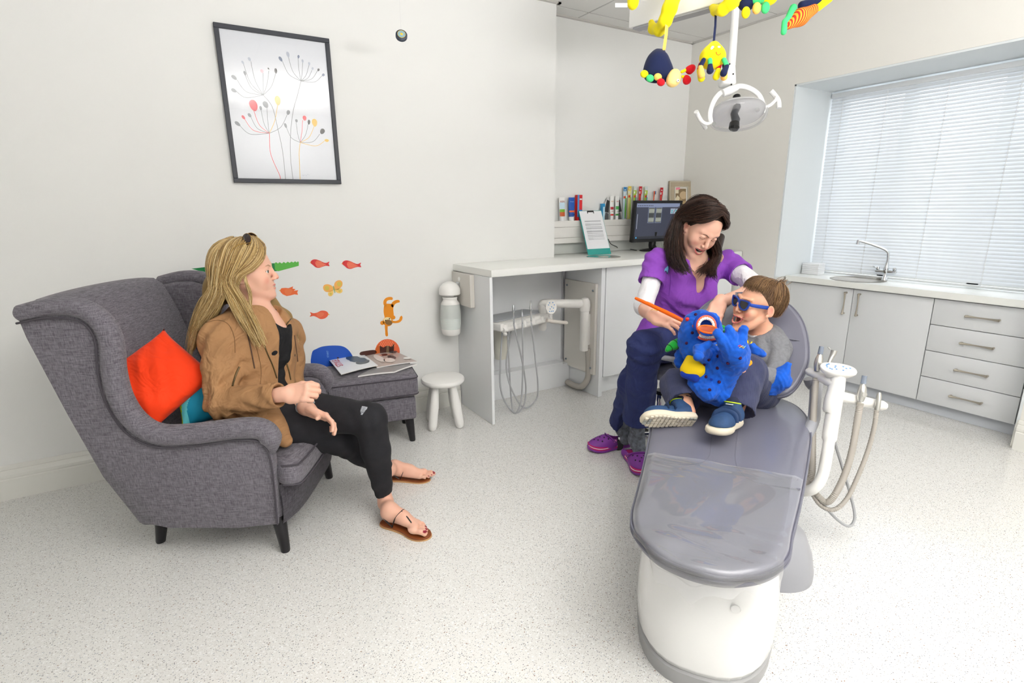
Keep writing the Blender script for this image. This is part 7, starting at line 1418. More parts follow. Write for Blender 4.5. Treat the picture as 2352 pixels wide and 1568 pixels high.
# gold bracelet watch
WM = frame(wrR.lerp(elR, .10), za=(wrR - elR), xa=-CAMF); t = tag(obj('bracelet_watch', MB().tube([WM @ Vector((math.cos(a) * .0285, math.sin(a) * .0265, 0)) for a in [2 * pi * k / 36 for k in range(37)]], [.0022 + .0008 * (k % 2) for k in range(37)], 8, cap=False), GO, angle=80), 'thin gold bracelet watch on the wrist of the person in purple', 'watch')
M_ = frame(WM @ Vector((.020, -.021, 0)), xa=WM.to_3x3() @ Vector((0, 0, 1)), za=WM.to_3x3() @ Vector((.7, -.7, 0))); b = MB().lathe([(0, -.002), (.0085, -.002), (.0085, .002), (.007, .003), (0, .003)], 20); b.bm.transform(M_); obj('watch_face', b, mat('watch_pearl', 'efe9d8', .25), t, world=True)
# socks and clogs
for kn, an in ((knL, anL), (knR, anR)): s = SDF(); s.cap(an.lerp(kn, .35), an, .043, .036, k=.01).cap(an, an + Vector((-.02, -.05, -.045)), .036, .034, k=.03); garment('sock', s, SCK, P2, .004)
CP = mat('purple_clog_foam', '83399c', .5); CM = mat('magenta_clog_rim', 'c81f72', .5); CW = mat('white_clog_line', 'f3f0f2', .5); CHO = mat('clog_hole_dark', '1d0f26', .7)
def clog(toe, heel, lab):
    y = (toe - heel).normalized(); L = (toe - heel).length / .26; M_ = frame(Vector((heel.x, heel.y, 0)), ya=y, za=(0, 0, 1)); t = thing('clog', lab, 'shoe', (heel.x, heel.y, 0), group='pair of purple clogs')
    of = catmull([(0, -.004, 0), (.030, .004, 0), (.040, .04, 0), (.040, .10, 0), (.050, .16, 0), (.053, .205, 0), (.040, .245, 0), (.010, .262, 0), (-.025, .258, 0), (-.045, .23, 0), (-.050, .18, 0), (-.042, .12, 0), (-.038, .05, 0), (-.030, .005, 0)], 5, closed=True)
    lift = lambda y_, z: z + .016 * max(0, (y_ - .17) / .09) ** 2 * 1 + .004 * math.sin(y_ * 14)
    def layer(nm, z0, z1, sc, m):
        b = MB(); r = [[b.bm.verts.new(((p.x) * s_ * L, (.13 + (p.y - .13) * s_) * L, lift(p.y, z))) for p in of] for z, s_ in ((z0, sc * .985), (z0 + .002, sc), (z1 - .002, sc), (z1, sc * .985))]; n = len(of)
        for A_, B_ in zip(r, r[1:]):
            for k in range(n): b.bm.faces.new((A_[k], A_[(k + 1) % n], B_[(k + 1) % n], B_[k]))
        b.bm.faces.new(r[0][::-1]); b.bm.faces.new(r[-1]); b.bm.transform(M_); obj(nm, b, m, t, world=True, angle=50)
    layer('outsole', .001, .014, .985, CP); layer('rim', .013, .022, 1.0, CM); layer('rim_line', .0215, .0255, 1.005, CW); layer('rim', .025, .032, 1.0, CM)
    s = SDF(); s.M = M_; s.sc = L; s.ell((.002, .185, .026), (.049, .070, .048), k=.02).ell((0, .135, .040), (.044, .060, .048), k=.03).cap((-.022, .03, .03), (.022, .03, .03), .026, .026, k=.02).cap((0, .03, .03), (0, .12, .035), .036, .04, k=.02)
    s.cap((0, .02, .055), (0, .115, .085), .030, .036, k=.006, op=-1).cap((0, .005, .085), (0, .10, .12), .055, .05, k=.004, op=-1).box((0, .13, -.02), (.1, .2, .034), rad=.001, k=.002, op=-1).cap((0, .04, .05), (0, .17, .035), .026, .03, k=.003, op=-1); up = obj('upper', s.mesh(.003), CP, t, world=True, angle=180)
    obj('heel_strap', MB().tube(catmull([M_ @ (Vector(q) * L) for q in ((.043, .11, .050), (.046, .125, .066), (.030, .140, .080), (0, .147, .085), (-.030, .140, .080), (-.046, .125, .066), (-.043, .11, .050))], 5), .0075, 10, flat=(.55, (0, 0, 1))), CP, t, world=True)
    bpy.context.view_layer.update(); b = MB(); inv = wmat(up).inverted()
    for j, (yy, xs_) in enumerate(((.155, (-.032, 0, .032)), (.175, (-.018, .016)), (.193, (-.032, 0, .032)), (.212, (-.016, .016)), (.228, (0,)))):
        for x in xs_:
            o_ = M_ @ (Vector((x, yy, .2)) * L); r = up.ray_cast(inv @ o_, inv.to_3x3() @ Vector((0, 0, -1)))
            if r[0]: b.lathe([(0, .0004), (.0045, .0004), (.0045, -.002), (0, -.002)], 10, M=frame(wmat(up) @ r[1], xa=(1, 0, 0), za=wmat(up).to_3x3() @ r[2]))
    obj('vent_holes', b, CHO, t, world=True)['kind'] = 'stuff'
    obj('rivet', MB().lathe([(0, .004), (.007, .003), (.0085, 0), (0, 0)], 14, M=frame(M_ @ (Vector((.044, .118, .062)) * L), xa=(0, 0, 1), za=M_.to_3x3() @ Vector((1, 0, .3)))).lathe([(0, .004), (.007, .003), (.0085, 0), (0, 0)], 14, M=frame(M_ @ (Vector((-.044, .118, .062)) * L), xa=(0, 0, 1), za=M_.to_3x3() @ Vector((-1, 0, .3)))), mat('pink_rivet', 'f08ac0', .4), t, world=True)
clog(Vector((1.685, 2.035, 0)), Vector((1.925, 1.985, 0)), 'purple foam clog with magenta sole rim pointing left, away from the dental chair')
clog(Vector((1.735, 1.665, 0)), Vector((1.835, 1.895, 0)), 'purple foam clog with magenta sole rim pointing at the camera, partly under the chair')
# long dark hair
HB = SDF(); HB.M = HM2; HB.sc = S2; HB.ell((0, -.028, .040), (.087, .100, .094), k=.02).ell((0, -.08, -.03), (.07, .045, .10), k=.04).ell((0, .066, -.005), (.064, .062, .080), k=.02, op=-1).ell((0, .1, -.03), (.1, .075, .08), k=.02, op=-1); HB.M = Matrix.Identity(4); HB.sc = 1
ch = lambda L_, r: HB.chain([W(*p) for p in L_], r, k=.03)
ch([(1580, 500, 2.56), (1556, 545, 2.58), (1550, 590, 2.53), (1558, 612, 2.50)], [.04, .036, .028, .010]); ch([(1556, 560, 2.52), (1562, 590, 2.48), (1578, 612, 2.45)], [.016, .016, .008]); ch([(1655, 545, 2.64), (1646, 590, 2.54), (1638, 622, 2.48)], [.02, .015, .007])
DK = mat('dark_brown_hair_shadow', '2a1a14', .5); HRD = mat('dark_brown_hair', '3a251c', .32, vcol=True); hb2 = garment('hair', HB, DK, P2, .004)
FL = lambda h, tl=(): flow(HM2, S2, h, tl); G1_ = []; X_ = -1   # the person's right side is on picture left
sr = lambda y0, ye, xs: [(.012, y0 * .7 + .015, .132), (xs * .058, y0, .116 - abs(y0) * .22), (xs * .091, (y0 + ye) / 2, .045), (xs * .0935, ye, -.015)]
nx = -1 if (HM2.to_3x3() @ Vector((1, 0, 0))).dot(CAMR) > 0 else 1
GA = [FL([(0, .052, .126), (nx * .045, .070, .098), (nx * .076, .050, .060), (nx * .091, .0, .028), (nx * .092, -.05, -.01)], [(1560, 560, 2.47), (1570, 600, 2.43), (1592, 628, 2.42)])] + [FL(sr(y0, ye, nx), tl) for y0, ye, tl in ((.03, -.035, [(1556, 560, 2.47), (1560, 600, 2.44), (1580, 626, 2.42)]), (.0, -.055, [(1550, 560, 2.49), (1552, 600, 2.46), (1572, 630, 2.44)]), (-.03, -.07, [(1545, 555, 2.52), (1542, 595, 2.49), (1556, 622, 2.47)]), (-.06, -.085, [(1542, 545, 2.55), (1534, 580, 2.53), (1542, 610, 2.5)]))] + [FL([(0, -.04, .134), (nx * .03, -.105, .10), (nx * .04, -.130, .03), (nx * .05, -.13, -.05)], [(1538, 530, 2.60), (1530, 555, 2.58), (1540, 590, 2.55)])]
GC = [FL([(0, .052, .126), (-nx * .045, .068, .098), (-nx * .076, .045, .060), (-nx * .089, .0, .02), (-nx * .088, -.02, -.04)], [(1648, 590, 2.50), (1632, 615, 2.45), (1645, 640, 2.43)]), FL(sr(.02, -.03, -nx), [(1652, 580, 2.55), (1640, 615, 2.47), (1640, 642, 2.43)]), FL(sr(-.02, -.06, -nx), [(1648, 585, 2.58), (1630, 620, 2.48), (1622, 632, 2.45)]), FL(sr(-.05, -.08, -nx), [(1625, 600, 2.58), (1605, 620, 2.47), (1598, 628, 2.44)])]
GX = [FL([(0, -.04, .134), (-nx * .05, -.095, .095), (-nx * .06, -.118, .02), (-nx * .05, -.12, -.06)]), FL([(0, -.0, .136), (0, -.09, .112), (0, -.132, .04), (0, -.13, -.05)]), FL([(0, -.03, .136), (nx * .05, -.095, .1), (nx * .07, -.115, .03), (nx * .07, -.11, -.05)])]
b = MB(); sh = strands(b, GA, 2000, seg=18, r0=.0013, jit=.009, wave=.006) + strands(b, GC, 1100, seg=18, r0=.0013, jit=.008, wave=.006) + strands(b, GX, 900, seg=12, r0=.0014, jit=.006, wave=.002); o = obj('strands', b, HRD, hb2, world=True, angle=180); shade_attr(o, sh, ['1f1310', '2e1e18', '432d24', '5c4034'])
# giant orange mouth mirror prop
t = thing('demonstration_mirror', 'oversized bright orange plastic dental mirror held over the blue toy\'s open mouth', 'dental mirror', tuple(W(1530, 720, 2.24))); OG = mat('orange_gloss_plastic', 'ff6c0a', .25)
obj('handle', MB().tube([W(1459, 684, 2.32), W(1463, 686, 2.315), W(1500, 703, 2.27), W(1530, 717, 2.23), W(1556, 730, 2.19), W(1580, 742, 2.08), W(1600, 752, 1.97), W(1608, 753, 1.93)], [.005, .0068, .0082, .0094, .0090, .0068, .0055, .005], 18), OG, t, world=True)
M_ = frame(W(1627, 757, 1.90), xa=CAMR + CAMU * .1, za=-CAMF * .42 + CAMU * .9); obj('mirror_head', MB().lathe([(0, -.004), (.030, -.004), (.036, -.001), (.037, .003), (.034, .005), (.031, .003), (0, .002)], 40, M=M_), OG, t, world=True); obj('mirror_face', MB().lathe([(0, .0022), (.030, .0032), (.030, .0028), (0, .002)], 40, M=M_), mat('mirror_orange_tint', 'c8561c', .18, .4), t, world=True)
# ------------------------------------------------------------ child in the dental chair
P3 = person((1.85, 1.29, .46), 'laughing child in blue sunglasses, grey top and cord trousers lying in the dental chair')
HC3 = W(1741, 699, 2.20); HM3 = vframe(HC3, math.radians(-54), math.radians(-3), math.radians(-11)); S3 = .84
neck = W(1757, 772, 2.27); pel = W(1722, 885, 2.26); sk = SDF(); head_prims(sk, HM3, S3, mouth=1.25, lips='d0606a', brow='a5805c', blush='f08a74', skin='eeb9a0', child=True, smile=1.1, nosek=.87)
shL, elL, wrL = W(1788, 800, 2.20), W(1777, 868, 2.10), W(1722, 850, 2.0); shR, elR, wrR = W(1700, 795, 2.36), W(1650, 850, 2.34), W(1655, 806, 2.16)
hipL, hipR = W(1745, 900, 2.20), W(1700, 905, 2.26); knL, anL = W(1716, 853, 2.03), W(1683, 962, 1.95); knR, anR = W(1557, 885, 2.10), W(1580, 945, 2.00)
lat = (shL - shR).normalized(); spn = (neck - pel).normalized(); B3 = frame(pel, xa=lat, za=spn); T3 = (neck - pel).length; F3 = 1 if (B3.to_3x3() @ Vector((0, 1, 0))).dot(-CAMF) > 0 else -1
sk.cap(HM3 @ Vector((0, -.02, -.06)), neck, .035, .036, k=.02).cap(neck, B3 @ Vector((0, 0, T3 * .75)), .036, .07, k=.04); sk.M = B3; sk.ell((0, 0, T3 * .65), (.105, .075, .12), k=.04).ell((0, 0, T3 * .15), (.10, .08, .11), k=.04); sk.M = Matrix.Identity(4)
for a, e, w in ((shR, elR, wrR), (shL, elL, wrL)): sk.cap(neck + spn * -.02, a, .024, .032, k=.03).cap(a, e, .032, .027, k=.02).cap(e, w, .027, .019, k=.02)
for h, kn, an in ((hipR, knR, anR), (hipL, knL, anL)): sk.cap(h, kn, .055, .042, k=.03).cap(kn, an, .038, .028, k=.02)
hand_prims(sk, frame(wrR, ya=(W(1640, 765, 2.06) - wrR), za=CAMR * .4 + CAMF * -.6), .72, curl=((.5, .7, .4),) * 4, thumb=(.5, .2, .2), side=-1); hand_prims(sk, frame(wrL, ya=(W(1690, 835, 1.95) - wrL), za=-CAMF + CAMU * .5), .72, curl=((.6, .8, .5),) * 4, thumb=(.4, .1, .1), side=1)
body3 = obj('body', sk.mesh(.006, base='eab092', fine=[(HC3, .13, .0018), (wrR, .08, .0024), (wrL, .08, .0024)]), SKIN, P3, world=True, angle=180); face_parts(body3, HM3, S3, 1.25, '5a4a3a', smile=1.1)
S_ = HM3 @ Matrix.Scale(S3, 4); o = obj('tongue', MB().ball((0, .070, -.078), (.015, .012, .006), 16), mat('tongue_pink', 'c4505a', .4), body3); o.data.transform(wmat(body3).inverted() @ S_)
GT = mat('grey_marl_jersey', '7d7e83', .9, bump=.2, bscale=300, var=.10, vscale=90, fold=.012, fscale=14); s = SDF(); s.M = B3; s.ell((0, 0, T3 * .68), (.120, .088, .13), k=.04).ell((0, 0, T3 * .3), (.115, .09, .13), k=.04).ell((0, 0, 0), (.115, .09, .09), k=.04); s.M = Matrix.Identity(4)
for a, e, w in ((shR, elR, wrR), (shL, elL, wrL)): c_ = e.lerp(w, .85); d = (w - e).normalized(); s.cap(neck + (a - neck) * .45 + spn * -.035, a, .036, .043, k=.03).cap(a, e, .045, .038, k=.02).cap(e, c_, .038, .029, k=.02).cap(c_ + d * .03, c_ + d * .08, .05, .05, k=.003, op=-1)
s.M = B3; s.ell((0, F3 * .035, T3 * 1.04), (.052, .062, .052), k=.006, op=-1); s.M = Matrix.Identity(4); s.warp = wrinkle([(shL, .10), (elL, .10), (B3 @ Vector((.05, F3 * .06, T3 * .55)), .12), (shL.lerp(elL, .6), .08)], .0045, 4); tp = garment('long_sleeved_top', s, GT, P3, .004)
s = SDF(); s.M = B3; s.ell((0, F3 * .02, T3 * .90), (.062, .058, .05), k=.02); s.ell((0, F3 * .035, T3 * 1.06), (.046, .056, .046), k=.006, op=-1); s.M = Matrix.Identity(4); garment('white_vest', s, WS, P3, .004)
bpy.context.view_layer.update()
for k, (x, y, a) in enumerate(((1718, 787, .2), (1725, 789, -.5), (1731, 793, -.9))): c_ = on_front(x, y, tp); b = MB().ball((0, 0, 0), (.0035, .011, .0015), 12); b.bm.transform(frame(c_, xa=CAMR, za=-CAMF) @ Matrix.Rotation(a, 4, 'Z')); obj('yellow_print', b, mat('print_yellow', 'f7d800', .6), tp, world=True)
# corduroy trousers
CDU = bpy.data.materials.new('blue_grey_corduroy'); CDU.use_nodes = True; nt = CDU.node_tree; N = nt.nodes; L = nt.links; pb = N['Principled BSDF']; pb.inputs['Roughness'].default_value = .9; pb.inputs['Sheen Weight'].default_value = .08
tc = N.new('ShaderNodeTexCoord'); mp = N.new('ShaderNodeMapping'); mp.inputs['Rotation'].default_value = (0, 0, .9); w_ = N.new('ShaderNodeTexWave'); w_.inputs['Scale'].default_value = 95; w_.inputs['Distortion'].default_value = 1.2; nz = N.new('ShaderNodeTexNoise'); nz.inputs['Scale'].default_value = 14
L.new(tc.outputs['Object'], mp.inputs[0]); L.new(mp.outputs[0], w_.inputs[0]); cm = N.new('ShaderNodeMix'); cm.data_type = 'RGBA'; cm.inputs[6].default_value = (*srgb('272b48'), 1); cm.inputs[7].default_value = (*srgb('474c70'), 1); mm = N.new('ShaderNodeMath'); mm.operation = 'MULTIPLY_ADD'; mm.inputs[1].default_value = .22; L.new(w_.outputs['Fac'], mm.inputs[0]); ml = N.new('ShaderNodeMath'); ml.operation = 'MULTIPLY'; ml.inputs[1].default_value = .6; L.new(nz.outputs['Fac'], ml.inputs[0]); L.new(ml.outputs[0], mm.inputs[2]); L.new(mm.outputs[0], cm.inputs[0]); L.new(cm.outputs[2], pb.inputs['Base Color']); bp = N.new('ShaderNodeBump'); bp.inputs['Strength'].default_value = .5; bp.inputs['Distance'].default_value = .002; L.new(w_.outputs['Fac'], bp.inputs['Height']); L.new(bp.outputs[0], pb.inputs['Normal'])
s = SDF(); s.M = B3; s.ell((0, 0, .0), (.122, .10, .085), k=.04); s.M = Matrix.Identity(4)
for h, kn, an, fr in ((hipR, knR, anR, .80), (hipL, knL, anL, .86)):
    e = kn.lerp(an, fr); d = (an - kn).normalized(); s.cap(h, kn, .078, .065, k=.03).cap(kn, kn.lerp(e, .4), .066, .062, k=.02).cap(kn.lerp(e, .4), e, .062, .070, k=.02).cap(e + d * .050, e + d * .12, .09, .10, k=.003, op=-1).cap(e - d * .02, e + d * .055, .040, .060, k=.003, op=-1)
s.warp = wrinkle([(knL, .13), (knR, .12), (hipL, .12), (knL.lerp(anL, .6), .11), (knR.lerp(anR, .7), .1)], .005, 31); garment('corduroy_trousers', s, CDU, P3, .004)
# shoes
NVS = mat('navy_trainer', '27466f', .7, bump=.3, bscale=160, var=.15, vscale=40); CRS = mat('cream_sole', 'd9cfbb', .6); GSO = mat('grey_sole_pad', 'a3a49d', .6); LIME = mat('lime_trim', 'c6e62a', .5)
def trainer(heel, toe, sole_n, lab, blocks):
    y = (toe - heel).normalized(); M_ = frame(heel, ya=y, za=-sole_n); L = (toe - heel).length / .20; t = thing('trainer', lab, 'shoe', tuple(heel), group='pair of childrens trainers')
    of = catmull([(0, 0, 0), (.026, .008, 0), (.031, .04, 0), (.029, .085, 0), (.038, .135, 0), (.037, .175, 0), (.022, .20, 0), (0, .206, 0), (-.024, .198, 0), (-.037, .17, 0), (-.038, .13, 0), (-.029, .085, 0), (-.031, .04, 0), (-.026, .008, 0)], 5, closed=True)
    b = MB(); r = [[b.bm.verts.new(((p.x) * s_ * L, (.10 + (p.y - .10) * s_) * L, z)) for p in of] for z, s_ in ((-.002, .90), (.001, .97), (.008, 1.02), (.018, 1.0), (.022, .96))]; n = len(of)
    for A_, B_ in zip(r, r[1:]):
        for k in range(n): b.bm.faces.new((A_[k], A_[(k + 1) % n], B_[(k + 1) % n], B_[k]))
    b.bm.faces.new(r[0][::-1]); b.bm.faces.new(r[-1]); b.bm.transform(M_); so = obj('midsole', b, CRS, t, world=True, angle=60)
    hw = lambda yy: np.interp(yy, [0, .008, .04, .085, .135, .175, .2], [.012, .024, .029, .027, .036, .034, .015])
    if blocks:
        for j in range(13):
            y0 = .010 + j * .0148; w = float(hw(y0 + .006)); nx_ = 4 if w > .02 else 3
            for i in range(nx_):
                x0 = -w + 2 * w * i / nx_; 
                obj('sole_block', MB().box(((x0 + .0008) * L, y0 * L, -.0065), ((x0 + 2 * w / nx_ - .0008) * L, (y0 + .0128) * L, .0), bev=.0016, seg=1, M=M_), CRS if not (j in (11, 12) and i in (1, 2)) and not (j in (0, 1) and i in (0,)) else GSO, so, world=True)
    else:
        obj('sole_pad', MB().ball((0, 0, 0), (.014, .028, .002), 16, M=None).bm and (lambda bb: (bb.bm.transform(M_ @ Matrix.Translation((.004, .165 * L, -.003))), bb)[1])(MB().ball((0, 0, 0), (.014, .026, .002), 16)), GSO, so, world=True)
    s = SDF(); s.M = M_; s.sc = L; s.cap((0, .04, .035), (0, .165, .026), .031, .026, k=.02).ell((0, .15, .026), (.036, .050, .026), k=.02).cap((0, .035, .045), (0, .05, .075), .031, .028, k=.02).box((0, .1, -.03), (.08, .2, .048), rad=.001, k=.002, op=-1); s.cap((0, .045, .07), (0, .05, .12), .022, .025, k=.003, op=-1); up = obj('upper', s.mesh(.0028), NVS, t, world=True, angle=180)
    for k, yy in enumerate((.085, .112)): obj('strap', MB().tube(catmull([M_ @ (Vector(q) * L) for q in ((-.036, yy, .028), (-.029, yy - .005, .052), (0, yy - .008, .0655 - k * .006), (.029, yy - .005, .052), (.036, yy, .028))], 5), .0085 * L, 8, flat=(.28, M_.to_3x3() @ Vector((0, 1, 0)))), mat('navy_strap', '1f3a63', .6), up, world=True)
    obj('collar_trim', MB().tube([M_ @ (Vector((.0255 * math.cos(a), .046 + .027 * math.sin(a), .078 + .006 * math.sin(a))) * L) for a in [2 * pi * k / 24 for k in range(25)]], .0022, 6, cap=False), LIME, up, world=True); return M_, L, t
MR, LR, tR = trainer(W(1600, 968, 1.985), W(1478, 965, 1.945), (-CAMF * .62 - CAMU * .70 + CAMR * .1).normalized(), 'blue childrens trainer with its cream block sole turned to the camera', True)
ML, LL, tL = trainer(W(1690, 972, 1.965), W(1640, 998, 1.80), (-CAMU * .85 - CAMF * .30 - CAMR * .35).normalized(), 'blue childrens trainer with two straps pointing down at the camera', False)
bl = frame(ML @ (Vector((0, .075, .076)) * LL), ya=ML.to_3x3() @ Vector((0, 1, .1)), za=ML.to_3x3() @ Vector((0, .1, 1))); b = MB().box((-.012, -.0075, 0), (.012, .0075, .0025), bev=.001); b.bm.transform(bl); tb = obj('tongue_label', b, mat('label_pale', 'd9dee2', .5), tL, world=True)
text('NIKE', .008, .0002, bl @ Matrix.Translation((0, 0, .0028)) @ Matrix.Rotation(pi, 4, 'Z'), mat('label_ink', '1c2740', .5), parent=tb)
for kn, an, M_, L_ in ((knR, anR, MR, LR), (knL, anL, ML, LL)): s = SDF(); s.cap(kn.lerp(an, .6), M_ @ (Vector((0, .045, .07)) * L_), .032, .027, k=.01); garment('sock', s, mat('dark_sock', '23283e', .9), P3, .004)
# short brown hair
FL = lambda h, tl=(): flow(HM3, S3, h, tl)
HB = SDF(); HB.M = HM3; HB.sc = S3; HB.ell((0, -.022, .040), (.080, .098, .088), k=.02).ell((0, -.082, -.005), (.058, .032, .055), k=.03).ell((0, .072, -.018), (.10, .055, .088), k=.012, op=-1).ell((0, .0, -.085), (.1, .12, .062), k=.012, op=-1)
for x in (-1, 1): HB.ell((x * .082, .0, -.012), (.022, .024, .034), k=.008, op=-1)
BH = mat('brown_hair_shadow', '5e4430', .6); BHR = mat('brown_hair', '8a6846', .45, vcol=True); hb3 = garment('hair', HB, BH, P3, .003); CW_ = Vector((0, -.085, .105)); GU = []
for k in range(17):
    a = math.radians(-160 + 320 * k / 16); x, y = math.sin(a), math.cos(a); st = Vector((x * .018, -.075 + y * .018, .118))
    if abs(a) < 1.25: e = [Vector((x * .045, -.02 + y * .045, .130)), Vector((x * .070, .01 + y * .055, .108)), Vector((x * .078, .025 + y * .055, .070))]
    elif abs(a) < 1.9: e = [Vector((x * .055, -.045 + y * .02, .118)), Vector((x * .079, -.035 + y * .02, .075)), Vector((x * .082, -.03, .030)), Vector((x * .080, -.032, .005))]
    else: e = [Vector((x * .045, -.095 + y * .012, .095)), Vector((x * .065, -.095 + y * .035, .045)), Vector((x * .062, -.088 + y * .035, -.01)), Vector((x * .055, -.075 + y * .03, -.05))]
    GU.append(FL([st] + [v for v in e]))
b = MB(); sh = strands(b, GU, 3000, seg=9, r0=.0010, jit=.004, wave=.003, short=.5)
for _ in range(90):
    p = HM3 @ ((CW_ + Vector(RNG.randn(3) * (.014, .010, .008)) + Vector((0, 0, .004))) * S3); d = HM3.to_3x3() @ Vector((RNG.randn() * .35, -.75 + RNG.randn() * .3, .7)).normalized(); L_ = .012 + .02 * RNG.rand(); b.tube([p, p + d * L_ * .5, p + d * L_ + Vector((0, 0, -.002))], [.0010, .0008, .0003], 3, cap=False); sh += [RNG.rand()] * 9
o = obj('strands', b, BHR, hb3, world=True, angle=180); shade_attr(o, sh, ['4f3826', '6e5138', '8d6b48', 'b08a5e'])
# blue sunglasses
t = thing('sunglasses', 'blue plastic wayfarer style sunglasses with dark lenses worn by the child', 'sunglasses', tuple(HM3 @ (Vector((0, .09, .0)) * S3))); BG = mat('blue_gloss_frame', '0a3fa6', .25); BLN = mat('smoke_lens', '17131c', .08, coat=.4); t['label'] = 'blue plastic sunglasses with dark lenses worn by the laughing child'
for sd in (-1, 1):
    f = lambda x, y, z=0: S_ @ Matrix.Translation((sd * .033, .1035, .001)) @ Matrix.Rotation(-sd * .16, 4, 'Z') @ Vector((x * sd * 1.1, z, y * 1.12))
    sh_ = catmull([(-.024, .013, 0), (-.010, .017, 0), (.012, .0185, 0), (.028, .017, 0), (.029, .008, 0), (.024, -.008, 0), (.012, -.018, 0), (-.006, -.018, 0), (-.019, -.009, 0), (-.024, .003, 0)], 4, closed=True)
    b = MB(); n = len(sh_); g = [[b.bm.verts.new(f(p.x * q, p.y * q, z)) for p in sh_] for q, z in ((1.22, -.002), (1.25, .001), (1.18, .004), (.92, .0035), (.89, -.002))]
    for A_, B_ in zip(g, g[1:] + g[:1]):
        for k in range(n): b.bm.faces.new((A_[k], A_[(k + 1) % n], B_[(k + 1) % n], B_[k]))
    obj('rim', b, BG, t, world=True, angle=50); b = MB(); va = [b.bm.verts.new(f(p.x * .94, p.y * .94, .0008)) for p in sh_]; vb = [b.bm.verts.new(f(p.x * .94, p.y * .94, -.0008)) for p in sh_]; b.bm.faces.new(va); b.bm.faces.new(vb[::-1])
    for k in range(n): b.bm.faces.new((va[k], va[(k + 1) % n], vb[(k + 1) % n], vb[k]))
    obj('lens', b, BLN, t, world=True, angle=50)
    A_ = [f(.031, .012, 0), S_ @ Vector((sd * .074, .082, .011)), S_ @ Vector((sd * .0815, .03, .008)), S_ @ Vector((sd * .082, .004, .006)), S_ @ Vector((sd * .080, -.014, -.006))]
    obj('temple', MB().tube(catmull(A_, 6), [.0060 + .0012 * min(1, k / 10) for k in range(25)], 8, flat=(.3, S_.to_3x3() @ Vector((1, 0, 0)))), BG, t, world=True)
obj('bridge', MB().tube([S_ @ Vector((-.011, .105, .009)), S_ @ Vector((0, .1065, .011)), S_ @ Vector((.011, .105, .009))], .0038, 10), BG, t, world=True)
# ------------------------------------------------------------ blue plush creature with a toothy mouth
t = thing('plush_puppet', 'large blue spotted plush puppet with open toothy mouth and yellow shirt on the childs lap', 'soft toy', tuple(W(1640, 880, 2.03)))
t['label'] = 'large blue spotted plush puppet with open toothy mouth lying on the child'
BP_ = mat('blue_plush', '0858c6', .9, bump=.6, bscale=420, var=.25, vscale=22, sheen=.12); BPD = mat('royal_plush', '07349f', .9, bump=.4, bscale=400, sheen=.1); X = lambda x, y, D: W(x, y, D)
s = SDF(); fur = lambda q: (.0022 * np.sin(q[:, 0] * 210 + 2 * np.sin(q[:, 1] * 130)) * np.sin(q[:, 2] * 190 + 2 * np.sin(q[:, 0] * 110)) + .004 * np.sin(q[:, 0] * 42 + 1.5 * np.sin(q[:, 2] * 35)) * np.sin(q[:, 1] * 38 + q[:, 2] * 30))
HDc = X(1612, 765, 2.06); s.ell(HDc, (.075, .075, .082), k=.03).cap(X(1598, 745, 2.05), X(1590, 790, 2.06), .045, .05, k=.03).cap(X(1612, 732, 2.04), X(1638, 735, 2.0), .030, .026, k=.02).cap(X(1600, 795, 2.04), X(1640, 805, 1.98), .032, .026, k=.02)
s.cap(X(1605, 800, 2.07), X(1640, 870, 2.06), .060, .075, k=.04).ell(X(1645, 868, 2.03), (.082, .08, .082), k=.03).cap(X(1640, 885, 2.02), X(1655, 905, 1.98), .070, .050, k=.03).cap(X(1600, 880, 2.0), X(1625, 900, 1.95), .030, .035, k=.02)
s.cap(X(1650, 860, 1.98), X(1690, 815, 1.90), .058, .050, k=.03).cap(X(1690, 824, 1.89), X(1686, 802, 1.86), .044, .046, k=.02)
for a_, a in (((1672, 798), (1649, 765)), ((1684, 795), (1674, 753)), ((1698, 795), (1709, 756))): s.cap(X(*a_, 1.85), X(*a, 1.835), .027, .0150, k=.008)
s.cap(X(1622, 820, 1.98), X(1604, 802, 1.90), .030, .022, k=.02).cap(X(1604, 802, 1.90), X(1628, 788, 1.88), .018, .014, k=.01).cap(X(1604, 802, 1.90), X(1603, 818, 1.87), .018, .016, k=.01)
s.cap(X(1690, 850, 2.12), X(1768, 880, 2.14), .035, .050, k=.03).chain([X(1770, 880, 2.10), X(1792, 870, 2.07), X(1811, 838, 2.05)], [.052, .038, .010], k=.02)
s.chain([X(1728, 795, 2.07), X(1735, 805, 2.06), X(1752, 812, 2.06)], [.014, .016, .011], k=.01).cap(X(1565, 815, 2.12), X(1562, 835, 2.12), .026, .022, k=.02)
s.ell(X(1626, 752, 1.965), (.040, .045, .030), k=.008, op=-1); s.warp = fur; body4 = obj('plush_body', s.mesh(.0032), BP_, t, world=True, angle=180)
s = SDF(); s.ell(X(1650, 868, 1.985), (.066, .055, .062), k=.02); s.warp = fur; obj('belly_patch', s.mesh(.004), BPD, t, world=True, angle=180)
ring = lambda cx, cy, rx, ry, D, a0, a1, n, tilt=0: [X(cx + rx * math.cos(a), cy - ry * math.sin(a) + tilt * math.cos(a), D + .03 * math.sin(a) * 0) for a in [math.radians(a0 + (a1 - a0) * k / n) for k in range(n + 1)]]
RM = mat('mouth_lining', 'c9512c', .7); GUM = mat('coral_gum', 'f0674a', .6); b = MB(); c_ = X(1622, 753, 2.0); M_ = frame(c_, xa=CAMR, za=-CAMF); obj('mouth_lining', (lambda bb: (bb.bm.transform(M_), bb)[1])(MB().lathe([(0, -.018), (.028, -.014), (.038, .006), (.040, .022), (.037, .022), (.026, -.008), (0, -.012)], 32)), RM, t, world=True)
